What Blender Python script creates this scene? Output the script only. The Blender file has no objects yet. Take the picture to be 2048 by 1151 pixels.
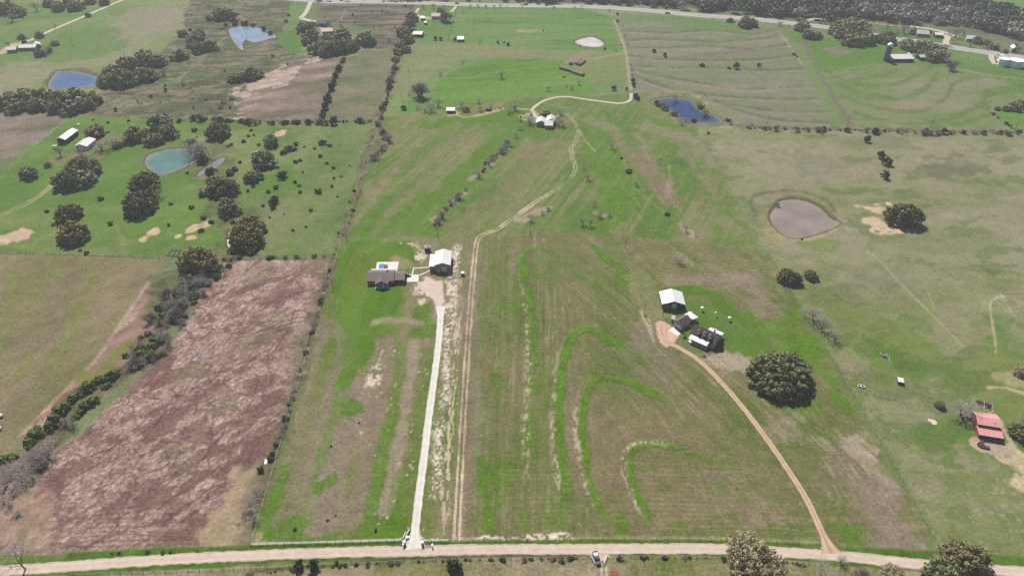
import bpy, math, random
import numpy as np
from mathutils import Vector, Matrix

# ------------------------------------------------------------------ camera, sky, sun, exposure
C = bpy.context.scene
H, PITCH, F = 230.0, math.radians(37.2), 1366.0
cam_d = bpy.data.cameras.new('camera'); cam = bpy.data.objects.new('camera', cam_d)
C.collection.objects.link(cam); C.camera = cam
cam.location = (0, 0, H); cam.rotation_euler = (math.pi/2 - PITCH, 0, 0)
cam_d.sensor_width = 36.0; cam_d.lens = 36.0*F/2048.0
cam_d.clip_start = 1.0; cam_d.clip_end = 12000.0

SUN_EL, SUN_AZ = math.radians(50), math.radians(-17)     # azimuth from +Y towards +X
w = bpy.data.worlds.new('World'); C.world = w; w.use_nodes = True
nt = w.node_tree; bg = nt.nodes['Background']
sky = nt.nodes.new('ShaderNodeTexSky'); sky.sky_type = 'NISHITA'; sky.sun_disc = False
sky.sun_elevation = SUN_EL; sky.sun_rotation = SUN_AZ; sky.altitude = 100
nt.links.new(sky.outputs[0], bg.inputs[0]); bg.inputs[1].default_value = 0.05
sun_d = bpy.data.lights.new('sun', 'SUN'); sun = bpy.data.objects.new('sun', sun_d)
C.collection.objects.link(sun)
sun_d.energy = 5.0; sun_d.angle = math.radians(0.5); sun_d.color = (1.0, 0.95, 0.87)
sdir = Vector((math.sin(SUN_AZ)*math.cos(SUN_EL), math.cos(SUN_AZ)*math.cos(SUN_EL), math.sin(SUN_EL)))
sun.rotation_euler = sdir.to_track_quat('Z', 'Y').to_euler()
sun.location = (0, 300, 400)
C.view_settings.view_transform = 'Standard'; C.view_settings.look = 'None'
C.view_settings.exposure = 0.80; C.view_settings.gamma = 1.0
C.view_settings.use_curve_mapping = False
C.cycles.use_denoising = False
C.cycles.max_bounces = 5; C.cycles.diffuse_bounces = 2; C.cycles.glossy_bounces = 2
C.cycles.volume_bounces = 0; C.cycles.transparent_max_bounces = 4
KEXP = 2.05                                              # picture value of a sunlit white surface

# ------------------------------------------------------------------ helpers
R = random.Random(7)
SP, CP = math.sin(PITCH), math.cos(PITCH)
def P(u, v, z=0.0):
    """the place at height z that the photograph shows at (u, v)"""
    x = (u-1024.0)/F; y = (575.5-v)/F
    t = (H-z)/(SP - y*CP)
    return (x*t, (CP + y*SP)*t)
def depth(x, y, z=0.0):
    return y*CP + (H-z)*SP
def pxm(u, v):
    x, y = P(u, v); return F/depth(x, y)
def lin(c):
    return tuple(((v/255.0)/12.92 if v/255.0 <= 0.04045 else ((v/255.0+0.055)/1.055)**2.4) for v in c)
def alb(c):
    """real base colour of a surface whose sunlit picture colour is c"""
    return tuple(min(0.9, v/KEXP) for v in lin(c))
def link(o):
    C.collection.objects.link(o); return o

MATS = {}
def mat(name, col, rough=0.8, var=0.0, scale=1.0, metal=0.0, island=0.0, rnd=0.0, spec=0.3, bump=0.0, second=None):
    if name in MATS: return MATS[name]
    m = bpy.data.materials.new(name); m.use_nodes = True; n = m.node_tree; L = n.links.new
    b = n.nodes['Principled BSDF']; b.inputs['Roughness'].default_value = rough
    b.inputs['Metallic'].default_value = metal; b.inputs['Specular IOR Level'].default_value = spec
    rgb = n.nodes.new('ShaderNodeRGB'); rgb.outputs[0].default_value = (*col, 1); out = rgb.outputs[0]
    if second is not None:
        oi = n.nodes.new('ShaderNodeObjectInfo'); mx = n.nodes.new('ShaderNodeMix'); mx.data_type = 'RGBA'
        L(oi.outputs['Random'], mx.inputs[0]); L(out, mx.inputs[6]); mx.inputs[7].default_value = (*second, 1); out = mx.outputs[2]
    tc = n.nodes.new('ShaderNodeTexCoord')
    def mul(src, lo, hi, col_in):
        mr = n.nodes.new('ShaderNodeMapRange'); L(src, mr.inputs[0])
        mr.inputs[3].default_value = lo; mr.inputs[4].default_value = hi
        vm = n.nodes.new('ShaderNodeVectorMath'); vm.operation = 'SCALE'
        L(col_in, vm.inputs[0]); L(mr.outputs[0], vm.inputs['Scale']); return vm.outputs[0]
    if var:
        no = n.nodes.new('ShaderNodeTexNoise'); no.inputs['Scale'].default_value = scale; no.inputs['Detail'].default_value = 5
        L(tc.outputs['Object'], no.inputs['Vector']); out = mul(no.outputs[0], 1-2.2*var, 1+2.2*var, out)
        if bump:
            bp = n.nodes.new('ShaderNodeBump'); bp.inputs['Strength'].default_value = bump; bp.inputs['Distance'].default_value = 0.1
            L(no.outputs[0], bp.inputs['Height']); L(bp.outputs[0], b.inputs['Normal'])
    if island:
        g = n.nodes.new('ShaderNodeNewGeometry'); out = mul(g.outputs['Random Per Island'], 1-island, 1+island, out)
    if rnd:
        oi = n.nodes.new('ShaderNodeObjectInfo'); out = mul(oi.outputs['Random'], 1-rnd, 1+rnd, out)
    L(out, b.inputs['Base Color']); MATS[name] = m; return m

class MB:
    def __init__(s): s.v = []; s.f = []
    def add(s, vs, fs):
        o = len(s.v); s.v += vs; s.f += [tuple(i+o for i in f) for f in fs]; return s
    def box(s, x0, x1, y0, y1, z0, z1):
        return s.add([(x0,y0,z0),(x1,y0,z0),(x1,y1,z0),(x0,y1,z0),(x0,y0,z1),(x1,y0,z1),(x1,y1,z1),(x0,y1,z1)],
                     [(0,3,2,1),(4,5,6,7),(0,1,5,4),(1,2,6,5),(2,3,7,6),(3,0,4,7)])
    def hull(s, bot, top):
        n = len(bot)
        return s.add(list(bot)+list(top), [tuple(range(n-1,-1,-1)), tuple(range(n,2*n))] +
                     [(i,(i+1)%n,n+(i+1)%n,n+i) for i in range(n)])
    def tube(s, p, q, r0, r1, n=6, cap=True):
        p, q = Vector(p), Vector(q); d = (q-p)
        if d.length < 1e-6: return s
        d.normalize(); a = d.orthogonal().normalized(); b = d.cross(a); o = len(s.v)
        for c, r in ((p, r0), (q, r1)):
            for k in range(n):
                t = 2*math.pi*k/n; s.v.append(tuple(c + a*(r*math.cos(t)) + b*(r*math.sin(t))))
        s.f += [(o+k, o+(k+1)%n, o+n+(k+1)%n, o+n+k) for k in range(n)]
        if cap: s.f += [tuple(o+k for k in range(n-1,-1,-1)), tuple(o+n+k for k in range(n))]
        return s
    def lathe(s, prof, n=20, cx=0, cy=0):
        o = len(s.v)
        for r, z in prof:
            for k in range(n):
                t = 2*math.pi*k/n; s.v.append((cx+r*math.cos(t), cy+r*math.sin(t), z))
        m = len(prof)
        for i in range(m-1):
            s.f += [(o+i*n+k, o+i*n+(k+1)%n, o+(i+1)*n+(k+1)%n, o+(i+1)*n+k) for k in range(n)]
        s.f += [tuple(o+k for k in range(n-1,-1,-1)), tuple(o+(m-1)*n+k for k in range(n))]
        return s
    def mesh(s, name, m, smooth=False):
        me = bpy.data.meshes.new(name); me.from_pydata(s.v, [], s.f)
        if m: me.materials.append(m)
        if smooth: me.polygons.foreach_set('use_smooth', [True]*len(me.polygons))
        me.update(); return me
def obj(name, mb, m, parent=None, loc=None, rz=None, smooth=False):
    me = mb if isinstance(mb, bpy.types.Mesh) else mb.mesh(name, m, smooth)
    o = link(bpy.data.objects.new(name, me))
    if parent: o.parent = parent
    if loc: o.location = loc
    if rz: o.rotation_euler[2] = rz
    return o
def tag(o, label, cat, group=None):
    o['label'] = label; o['category'] = cat
    if group: o['group'] = group
    return o
def thing(name, label, cat, loc, rz=0.0, group=None):
    o = link(bpy.data.objects.new(name, None)); o.location = loc; o.rotation_euler = (0, 0, rz)
    o.empty_display_size = 1.0
    return tag(o, label, cat, group)
def kind(o, k): o['kind'] = k; return o
def ordinal(i):
    small = ['', 'first','second','third','fourth','fifth','sixth','seventh','eighth','ninth','tenth','eleventh','twelfth','thirteenth',
             'fourteenth','fifteenth','sixteenth','seventeenth','eighteenth','nineteenth']
    tens = ['','','twenty','thirty','forty','fifty','sixty','seventy','eighty','ninety']
    tenth = ['','','twentieth','thirtieth','fortieth','fiftieth','sixtieth','seventieth','eightieth','ninetieth']
    if i < 20: return small[i]
    if i < 100: return tenth[i//10] if i % 10 == 0 else tens[i//10]+'-'+small[i%10]
    return 'hundred and '+ordinal(i-100) if i > 100 else 'hundredth'

# ------------------------------------------------------------------ ground: one sheet, painted with field colours in metres
ys = [-700.0, -400.0, -200.0, -60.0, 20.0, 70.0, 95.0, 108.0, 116.0]
y = 118.0
while y < 1010.0:
    ys.append(y); y += 1.85*(y*y+H*H)/(H*F)
step = 4.0
while y < 5200.0:
    ys.append(y); y += step; step *= 1.22
ys.append(5200.0); ys = np.array(ys, np.float64)
NT = 1020
tt = np.linspace(-1, 1, NT); tails = np.array([0.004, 0.012, 0.03, 0.08, 0.2, 0.45, 1.0])
half = np.maximum(0.64*ys + 125.0, 120.0)
rows = []
inner = half[:, None]*tt[None, :]
right = half[:, None] + (5300.0-half[:, None])*tails[None, :]
GX = np.concatenate([-right[:, ::-1], inner, right], axis=1)
NCOL = GX.shape[1]; NROW = len(ys)
GY = np.repeat(ys[:, None], NCOL, axis=1)
X = GX.ravel().astype(np.float64); Y = GY.ravel().astype(np.float64); NV = X.size

def hsh(ix, iy, seed):
    h = (ix.astype(np.uint32)*np.uint32(374761393)) + (iy.astype(np.uint32)*np.uint32(668265263)) + np.uint32((seed*2246822519) & 0xffffffff)
    h = (h ^ (h >> np.uint32(13)))*np.uint32(1274126177); h = h ^ (h >> np.uint32(16))
    return (h & np.uint32(0xffffff)).astype(np.float32)/np.float32(0xffffff)
def vn(x, y, seed=0):
    fx = np.floor(x); fy = np.floor(y); ix = fx.astype(np.int64); iy = fy.astype(np.int64)
    tx = (x-fx).astype(np.float32); ty = (y-fy).astype(np.float32)
    tx = tx*tx*(3-2*tx); ty = ty*ty*(3-2*ty)
    a = hsh(ix, iy, seed); b = hsh(ix+1, iy, seed); c = hsh(ix, iy+1, seed); d = hsh(ix+1, iy+1, seed)
    return (a*(1-tx)+b*tx)*(1-ty) + (c*(1-tx)+d*tx)*ty
def fbm(x, y, seed=0, octv=4, gain=0.55):
    s = 0; a = 1; t = 0
    for k in range(octv):
        s = s + a*vn(x, y, seed+k*17); t += a; a *= gain; x = x*2.03+11.7; y = y*2.03+5.3
    s = s/t
    return np.clip((s-0.5)*1.55+0.5, 0, 1)
def smooth(a, b, x):
    t = np.clip((x-a)/(b-a), 0, 1); return t*t*(3-2*t)
def catmull(pts, n=8, closed=False):
    p = [np.array(q, float) for q in pts]; out = []; m = len(p)
    for i in range(m if closed else m-1):
        if closed: a, b, c, d = p[i-1], p[i], p[(i+1)%m], p[(i+2)%m]
        else: a, b, c, d = p[max(i-1,0)], p[i], p[i+1], p[min(i+2,m-1)]
        for k in range(n):
            t = k/n
            out.append(0.5*((2*b)+(-a+c)*t+(2*a-5*b+4*c-d)*t*t+(-a+3*b-3*c+d)*t**3))
    if not closed: out.append(p[-1])
    return [tuple(q) for q in out]
def world(px): return [P(u, v) for u, v in px]

COL = np.zeros((NV, 3), np.float32); DET = np.zeros((NV, 3), np.float32); Z = np.zeros(NV, np.float32)
WARP = (fbm(X/9.0, Y/9.0, 91, 3)-0.5)*2.0          # edge roughness, -1..1
WARP2 = (fbm(X/45.0, Y/45.0, 92, 3)-0.5)*2.0

BREAK = (0.6*fbm(X/3.2, Y/3.2, 95, 3)+0.4*fbm(X/1.1, Y/1.1, 96, 2)).astype(np.float32)
FINE = (0.5*fbm(X/1.6, Y/1.6, 97, 2)+0.5*fbm(X/5.0, Y/5.0, 98, 3)).astype(np.float32)
def subset(pts, m):
    a = np.array(pts)
    return np.nonzero((X > a[:,0].min()-m) & (X < a[:,0].max()+m) & (Y > a[:,1].min()-m) & (Y < a[:,1].max()+m))[0]
def seg_dist(px, py, pts, closed):
    best = np.full(px.shape, 1e9); along = np.zeros(px.shape); s0 = 0.0
    n = len(pts)
    for i in range(n if closed else n-1):
        ax, ay = pts[i]; bx, by = pts[(i+1)%n]; dx, dy = bx-ax, by-ay; L2 = dx*dx+dy*dy
        if L2 < 1e-9: continue
        t = np.clip(((px-ax)*dx+(py-ay)*dy)/L2, 0, 1)
        d = (px-ax-t*dx)**2+(py-ay-t*dy)**2
        k = d < best; best[k] = d[k]; L = math.sqrt(L2); along[k] = s0+t[k]*L; s0 += L
    return np.sqrt(best), along
def inside(px, py, pts):
    r = np.zeros(px.shape, bool); n = len(pts); j = n-1
    for i in range(n):
        xi, yi = pts[i]; xj, yj = pts[j]
        if yi != yj:
            r ^= ((yi > py) != (yj > py)) & (px < (xj-xi)*(py-yi)/(yj-yi)+xi)
        j = i
    return r
def poly(px, soft=1.5, rough=1.5, big=0.0, curve=False):
    pts = world(px)
    if curve: pts = catmull(pts, 5, True)
    m = soft+rough+big+2; ix = subset(pts, m)
    d, _ = seg_dist(X[ix], Y[ix], pts, True); ins = inside(X[ix], Y[ix], pts)
    sd = np.where(ins, d, -d) + rough*WARP[ix] + big*WARP2[ix]
    return ix, smooth(-soft, soft, sd).astype(np.float32)
def line(px, width, soft=1.0, rough=0.8, curve=True, full=False):
    pts = world(px)
    if curve: pts = catmull(pts, 6)
    m = width+soft+rough+2; ix = subset(pts, m)
    d, s = seg_dist(X[ix], Y[ix], pts, False)
    mk = smooth(width/2+soft, width/2-soft, d+rough*WARP[ix]).astype(np.float32)
    if full: return ix, mk, d, s
    return ix, mk, width
def blob(u, v, rx, ry=None, ang=0.0, soft=0.4, rough=0.6):
    cx, cy = P(u, v); ry = ry or rx; m = max(rx, ry)*1.8
    ix = np.nonzero((np.abs(X-cx) < m) & (np.abs(Y-cy) < m))[0]
    a = math.radians(ang); dx, dy = X[ix]-cx, Y[ix]-cy
    q = np.sqrt(((dx*math.cos(a)+dy*math.sin(a))/rx)**2+((-dx*math.sin(a)+dy*math.cos(a))/ry)**2)
    return ix, smooth(1+soft, 1-soft, q+rough*WARP[ix]*1.2+0.2*WARP2[ix]).astype(np.float32)
def gcol(c):
    r_, g_, b_ = c
    viv = max(0.0, (g_-max(r_, b_))/g_)
    if g_ > r_*1.15: r_ = max(r_, g_*0.70); b_ = max(b_, g_*0.13)
    q_ = 1-0.34*viv
    return alb((r_*q_, g_*q_, b_*q_*(1-0.4*viv)))
def pal(n, cols):
    c = np.array([gcol(q) for q in cols], np.float32); n = np.clip(n, 0, 0.9999)*(len(cols)-1)
    i = n.astype(int); f = (n-i)[:, None].astype(np.float32)
    return c[i]*(1-f)+c[i+1]*f
def rot(ix, ang, sx, sy):
    a = math.radians(ang); x, y = X[ix], Y[ix]
    return (x*math.cos(a)+y*math.sin(a))/sx, (-x*math.sin(a)+y*math.cos(a))/sy
def put(m, colr, k=1.0):
    ix, mk = m[0], m[1]; mk = (mk*k)[:, None]
    COL[ix] = COL[ix]*(1-mk)+colr*mk
def flat(m, c, k=1.0, br=0.85):
    ix, mk = m[0], m[1]
    if len(m) > 2 and m[2] < 1.7: br = min(br, 0.25)
    if br: mk = np.clip(mk*(1+br)-br*BREAK[ix]*(1.25-0.25*mk), 0, 1)
    ix_c = np.array(gcol(c), np.float32)[None, :]*(0.82+0.36*FINE[ix])[:, None]
    put((ix, mk), ix_c, k)
def field(m, cols, scale=25.0, seed=1, ang=0.0, stretch=1.0, k=1.0, streak=0.0, sw=2.2, sl=60.0, det=(0,0,0.5)):
    ix, mk = m[0], m[1]
    mk = np.clip(mk*1.7-0.7*BREAK[ix]*(1.25-0.25*mk), 0, 1)
    n = fbm(*rot(ix, ang, scale*stretch, scale), seed, 5)
    n = n + 0.30*(FINE[ix]-0.5)
    if streak:
        n = n + streak*(fbm(*rot(ix, ang, sl, sw), seed+5, 3)-0.5)
    put((ix, mk), pal(n, cols), k)
    DET[ix] = DET[ix]*(1-mk[:, None])+np.array(det, np.float32)[None, :]*mk[:, None]
def mottle(m, c, scale, thr, seed, k=1.0, ang=0, stretch=1.0, w=0.08):
    ix, mk = m[0], m[1]
    n = fbm(*rot(ix, ang, scale*stretch, scale), seed, 4)
    flat((ix, mk*smooth(thr-w, thr+w, n)), c, k)

# DET = (pale straw specks, dark tufts, grain strength)
ALL = (np.arange(NV), np.ones(NV, np.float32))
field(ALL, [(112,122,88),(128,140,98),(138,146,110)], 60, 3, det=(0.1,0.3,0.6))

GREEN = (84,146,30); LUSH = (96,158,40); TAN = (150,138,112); MAUVE = (134,120,110); OLIVE = (118,124,78)
# ---- far left hill pasture
m = poly([(-300,-60),(470,-60),(400,0),(370,60),(330,95),(205,150),(200,190),(0,210),(-300,230)], 4, 6, 5)
field(m, [(98,132,66),(112,142,76),(132,142,96),(146,138,112)], 55, 11, 15, 2.0, det=(0.1,0.1,0.5))
field(poly([(190,60),(260,20),(420,-10),(400,30),(350,70),(260,80)], 8, 8, 6), [(126,138,92),(146,136,114),(150,138,120)], 30, 12, 30, 2.5, 0.8)
field(poly([(20,130),(80,120),(110,145),(60,170),(0,175),(-60,165)], 8, 8, 6), [(140,138,104),(150,142,112)], 30, 13, 0, 2, 0.8)
field(poly([(130,60),(230,50),(260,95),(180,125),(60,120),(40,105)], 10, 10, 10), [(82,136,56),(100,146,70)], 30, 14, 20, 2, 0.7)
for a, b in (((265,85),(330,40)),((280,95),(345,55)),((215,30),(290,75)),((330,10),(385,40))):
    flat(line([a, b], 2.5, 2, 2), (156,146,122), 0.5)
# ---- brown corner far left
field(poly([(-300,232),(120,224),(135,235),(75,285),(0,352),(-300,470)], 2, 4, 3), [(100,98,74),(118,108,92),(140,124,112),(150,132,124)], 18, 21, 25, 2.2, det=(0.2,0.5,0.7))
# ---- grey scrub country upper left
m = poly([(395,-60),(600,-60),(585,60),(600,110),(690,110),(640,242),(180,226),(205,190),(330,100),(365,62)], 3, 5, 4)
field(m, [(78,86,58),(96,100,70),(112,110,84),(126,116,98)], 22, 22, 20, 2.5, det=(0.1,0.9,0.8))
mottle(m, (84,104,56), 24, 0.60, 23, 0.8, 15, 2); mottle(m, (70,72,54), 6, 0.58, 24, 0.7, 5, 3); mottle(m, (150,136,114), 5, 0.64, 241, 0.5, 5, 3)
field(poly([(470,188),(520,152),(575,118),(640,112),(690,112),(660,180),(640,238),(475,240)], 3, 6, 4), [(96,100,72),(120,108,92),(142,122,112),(168,146,138)], 16, 25, 20, 3, det=(0.4,0.6,0.9))
m2 = poly([(465,185),(520,152),(590,115),(650,112),(600,150),(540,185),(490,238),(470,240)], 3, 8, 6)
mottle(m2, (186,164,154), 12, 0.52, 26, 0.85, 30, 2.5); mottle(m2, (196,178,166), 5, 0.6, 27, 0.7, 30, 3)
field(poly([(690,112),(700,112),(792,95),(775,160),(758,235),(640,240)], 2, 3, 2), [(92,108,64),(112,116,82),(130,122,98),(150,136,114)], 18, 28, 0, 2, det=(0.4,0.4,0.8))
field(poly([(615,5),(835,8),(815,60),(795,95),(690,112),(735,60),(640,40)], 3, 5, 4), [(86,88,66),(108,102,84),(128,114,100),(146,132,118)], 12, 29, 0, 4, det=(0.2,0.9,0.8))
mottle(poly([(615,5),(835,8),(815,60),(795,95),(690,112),(735,60),(640,40)], 5, 5, 4), (74,72,58), 6, 0.56, 291, 0.8, 0, 5)
field(poly([(590,5),(640,5),(660,45),(780,60),(740,75),(640,60),(600,55)], 5, 5, 3), [(94,118,68),(112,126,84)], 20, 30, 0, 2, 0.7)
field(poly([(583,5),(615,0),(612,30),(598,60),(565,62)], 1.5, 1, 1), [(104,138,72),(120,144,88)], 20, 31)
field(poly([(560,66),(600,62),(612,105),(580,108),(552,85)], 2, 4, 2), [(92,134,54),(108,146,64)], 18, 32)
flat(line([(652,95),(700,70),(760,55),(800,54)], 2.5, 1.5, 1), (150,142,122), 0.6)
flat(line([(470,60),(420,100),(350,160),(190,215)], 3, 3, 2), (140,136,112), 0.55)
flat(line([(690,20),(683,40),(672,42)], 4, 3, 2), (140,136,120), 0.6)
# ---- central north pasture
m = poly([(832,12),(1160,16),(1232,36),(1250,100),(1262,185),(1050,194),(770,236),(795,150),(820,80)], 2, 2, 1)
field(m, [(86,136,58),(100,146,70),(116,146,84),(128,142,94)], 30, 41, 0, 3, streak=0.6, sw=5, sl=90, det=(0.1,0.15,0.5))
field(poly([(815,82),(960,86),(1110,100),(1245,105),(1258,175),(1190,170),(1100,125),(960,118),(900,130),(850,160),(800,210),(775,225),(795,150)], 6, 5, 4),
      [(116,140,76),(128,138,90),(142,136,102)], 30, 42, 5, 3, 0.85, streak=0.5, sw=5, sl=80)
m = poly([(865,185),(890,150),(930,130),(990,117),(1060,115),(1130,122),(1185,165),(1175,182),(1050,190),(900,215),(850,222)], 6, 5, 3)
field(m, [(80,142,40),(94,158,48),(112,156,66),(124,148,82)], 26, 43, 10, 3, streak=0.6, sw=4, sl=70)
for pts in ([(800,110),(860,98),(940,94),(1060,97)],[(800,150),(860,118),(950,108),(1060,110),(1180,118)],[(870,160),(930,128),(1000,117),(1080,117)],[(900,175),(960,150),(1040,142)]):
    flat(line(pts, 3, 3, 1.5), (140,134,104), 0.5)
for k in range(7): flat(line([(770+k*6,228),(790+k*5,190)], 1.2, 1, 0.3), (150,160,96), 0.45)
flat(blob(1060,62,16,7), (172,138,118)); flat(blob(1073,76,4,3), (186,160,140), 0.8)
flat(line([(1140,125),(1165,112),(1180,105)], 14, 4, 3), (150,132,112), 0.7)
flat(line([(1190,118),(1215,112),(1248,106)], 3, 2, 1), (168,158,132), 0.8)
field(poly([(830,12),(905,16),(898,80),(830,72)], 2, 2, 1), [(94,140,62),(112,146,76)], 30, 44)
# ---- top right contour field
m = poly([(1236,32),(1300,28),(1480,46),(1560,62),(1592,90),(1640,160),(1700,258),(1485,252),(1440,215),(1378,182),(1268,186),(1252,110)], 2, 2, 1)
field(m, [(110,124,80),(120,126,94),(128,126,104),(140,134,116)], 30, 51, 0, 4, streak=0.5, sw=4, sl=90, det=(0.2,0.2,0.5))
field(poly([(1240,25),(1320,30),(1480,46),(1500,65),(1400,62),(1300,45),(1240,50)], 5, 4, 3), [(96,140,68),(112,142,84)], 30, 52, 0, 3, 0.75)
for i, pts in enumerate(([(1250,60),(1330,65),(1420,60),(1500,68),(1545,62)],[(1252,80),(1330,78),(1410,82),(1500,80),(1560,72)],[(1255,95),(1330,95),(1420,92),(1500,98),(1580,88)],
            [(1258,110),(1320,118),(1420,120),(1520,118),(1600,108)],[(1260,130),(1330,135),(1430,135),(1540,140),(1620,135)],[(1262,135),(1310,150),(1400,165),(1500,178),(1640,170)],
            [(1265,150),(1330,172),(1430,190),(1560,198),(1660,196)],[(1290,160),(1380,190),(1440,205),(1560,222),(1680,222)],[(1400,185),(1460,215),(1560,240),(1690,245)])):
    flat(line(pts, 5, 4, 3), (86,84,66), 0.6)
    flat(line([(u, v-4) for u, v in pts], 4, 3.5, 2), (112,138,80), 0.55)
    flat(line([(u, v+5) for u, v in pts], 4, 3.5, 2), (152,140,122), 0.5)
flat(line([(1330,118),(1400,112),(1500,102),(1570,100)], 10, 6, 4), (112,100,92), 0.55)
flat(line([(1500,68),(1450,84),(1390,88)], 6, 4, 3), (96,134,72), 0.6)
# ---- top right green and tanks field
m = poly([(1556,58),(1680,70),(1800,84),(1900,98),(2120,128),(2120,264),(1702,258),(1600,100)], 2, 2, 1)
field(m, [(84,140,54),(100,142,66),(122,140,84),(140,132,106)], 38, 61, 10, 2.5, det=(0.1,0.15,0.5))
field(poly([(1640,150),(1740,120),(1850,130),(1990,150),(2060,200),(2000,262),(1710,258)], 8, 8, 6), [(100,134,66),(116,136,80),(128,132,94),(142,134,110)], 24, 62, 5, 2.5, 0.85, streak=0.3, sw=5, sl=60)
field(poly([(1570,62),(1700,85),(1780,95),(1830,115),(1760,128),(1660,135),(1610,100)], 6, 5, 4), [(74,142,44),(88,150,54)], 30, 63, 10, 2, 0.85)
for pts in ([(1650,140),(1700,165),(1780,170),(1850,140),(1880,120)],[(1660,155),(1720,185),(1800,195),(1850,175),(1875,145)],[(1680,190),(1760,215),(1840,220),(1890,195),(1915,160),(1990,150)],
            [(1710,225),(1800,246),(1880,240),(1950,215),(1975,190),(2040,175)],[(1700,160),(1760,150),(1790,142)],[(1720,250),(1800,256),(1900,250),(1990,225)],[(1975,220),(1968,195),(1985,178),(2048,172)]):
    flat(line(pts, 4, 3, 2), (92,96,72), 0.5); flat(line([(u, v+4) for u, v in pts], 4, 3, 2), (84,146,46), 0.6)
field(line([(1605,85),(1625,130),(1655,185),(1690,235),(1702,256)], 10, 4, 2), [(112,104,92),(124,112,100)], 20, 64, 0, 1, 0.8)
field(line([(1590,88),(1615,130),(1640,175),(1668,225),(1682,256)], 12, 3, 2), [(112,138,74),(124,142,84)], 20, 65, 0, 1, 0.8)
flat(line([(1560,68),(1580,95),(1605,130)], 3, 2, 1), (164,154,124), 0.6)
flat(blob(1680,102,10,12), (134,112,106), 0.9)
flat(line([(1910,132),(1980,145),(2060,152)], 3, 2, 1), (110,108,84), 0.7); flat(line([(1910,137),(1980,150),(2060,160)], 3, 2, 1), (160,150,124), 0.6)
field(poly([(2010,210),(2120,205),(2120,262),(2040,262),(2000,232)], 2, 3, 2), [(92,150,56),(104,156,64)], 20, 66)
field(poly([(1560,-60),(2120,-60),(2120,126),(1990,108),(1850,84),(1760,70),(1560,40)], 3, 4, 3), [(92,104,72),(108,120,82),(120,126,92)], 30, 67)
field(poly([(1060,6),(1165,5),(1280,9),(1380,17),(1480,24),(1590,36),(1680,38),(1760,42),(1850,50),(1950,54),(2048,78),(2300,110),(2300,-80),(1000,-80)], 2, 3, 2), [(70,66,56),(92,84,72),(104,96,84)], 14, 671)
field(poly([(1960,-10),(2120,-10),(2120,22),(2040,30),(1985,16)], 4, 4, 3), [(112,144,78),(124,148,90)], 30, 68)
flat(line([(2120,30),(2040,24),(2010,16)], 8, 3, 2), (206,194,180), 0.8)
field(poly([(1770,48),(1850,62),(1900,72),(1880,88),(1790,74),(1740,60)], 4, 4, 3), [(84,132,62),(100,138,72)], 25, 69)
field(poly([(1900,72),(1960,70),(2020,110),(1900,94)], 4, 4, 3), [(104,132,74),(132,134,98)], 25, 70)
flat(line([(1730,44),(1800,54),(1900,72)], 5, 3, 2), (168,156,132), 0.7)
# ---- left green pasture
m = poly([(-300,480),(0,354),(78,286),(140,236),(182,228),(400,240),(640,244),(758,240),(748,262),(700,430),(680,480),(664,514),(430,517),(330,517),(0,505),(-300,495)], 2, 1.5, 1)
field(m, [(92,126,52),(104,136,60),(120,140,76),(136,140,94)], 26, 71, 20, 1.5, det=(0.2,0.35,0.6))
field(poly([(-100,360),(180,240),(330,245),(400,330),(430,400),(440,480),(100,420),(-100,470)], 18, 10, 20), [(88,130,44),(102,142,54),(122,148,72)], 20, 72, 20, 1.8, 0.75)
field(poly([(560,250),(755,245),(700,430),(672,500),(600,500),(640,380)], 14, 10, 10), [(98,128,64),(116,132,82),(134,136,98)], 16, 73, 70, 2.5, 0.8, det=(0.5,0.3,0.8))
field(poly([(520,400),(620,380),(600,470),(540,500),(500,470)], 12, 8, 8), [(112,124,76),(142,134,104)], 14, 74, 60, 2, 0.6)
for (u,v,r) in ((27,474,7),(40,470,5),(309,462,3.4),(384,459,3.8),(287,479,2.6),(380,475,4),(356,473,2),(415,448,3),(560,268,4)):
    flat(blob(u,v,r,r*1.2), (206,178,150), 0.95)
flat(blob(205,285,14,10), (140,130,88), 0.5); flat(blob(130,318,10,8), (138,124,96), 0.7); flat(blob(175,312,12,6), (140,122,100), 0.6)
flat(line([(232,450),(243,480),(248,505)], 4, 3, 2), (138,138,92), 0.5)
flat(line([(-100,485),(60,493),(250,503)], 4, 3, 2), (128,136,88), 0.5)
flat(line([(450,395),(470,380),(478,372)], 3, 2, 1), (150,144,110), 0.6)
flat(line([(-80,470),(0,433),(40,416),(78,394),(106,371)], 1.0, 0.5, 0.3), (196,176,140), 0.9)
flat(line([(-80,464),(0,428),(40,411),(78,389),(104,367)], 1.0, 0.5, 0.3), (190,172,136), 0.9)
m = line([(400,300),(440,318),(420,345),(450,400),(470,440),(460,480),(470,510)], 26, 8, 8)
field(m, [(72,82,48),(92,104,60),(112,118,76),(132,124,98)], 8, 75, 0, 1, 0.7, det=(0.4,0.8,1))
flat(line([(290,348),(320,353),(360,345),(395,330),(410,315)], 4, 2, 2), (112,110,76), 0.7)
flat(line([(285,330),(300,303),(345,292),(390,297)], 3, 1.5, 1), (130,122,92), 0.6)
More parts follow.
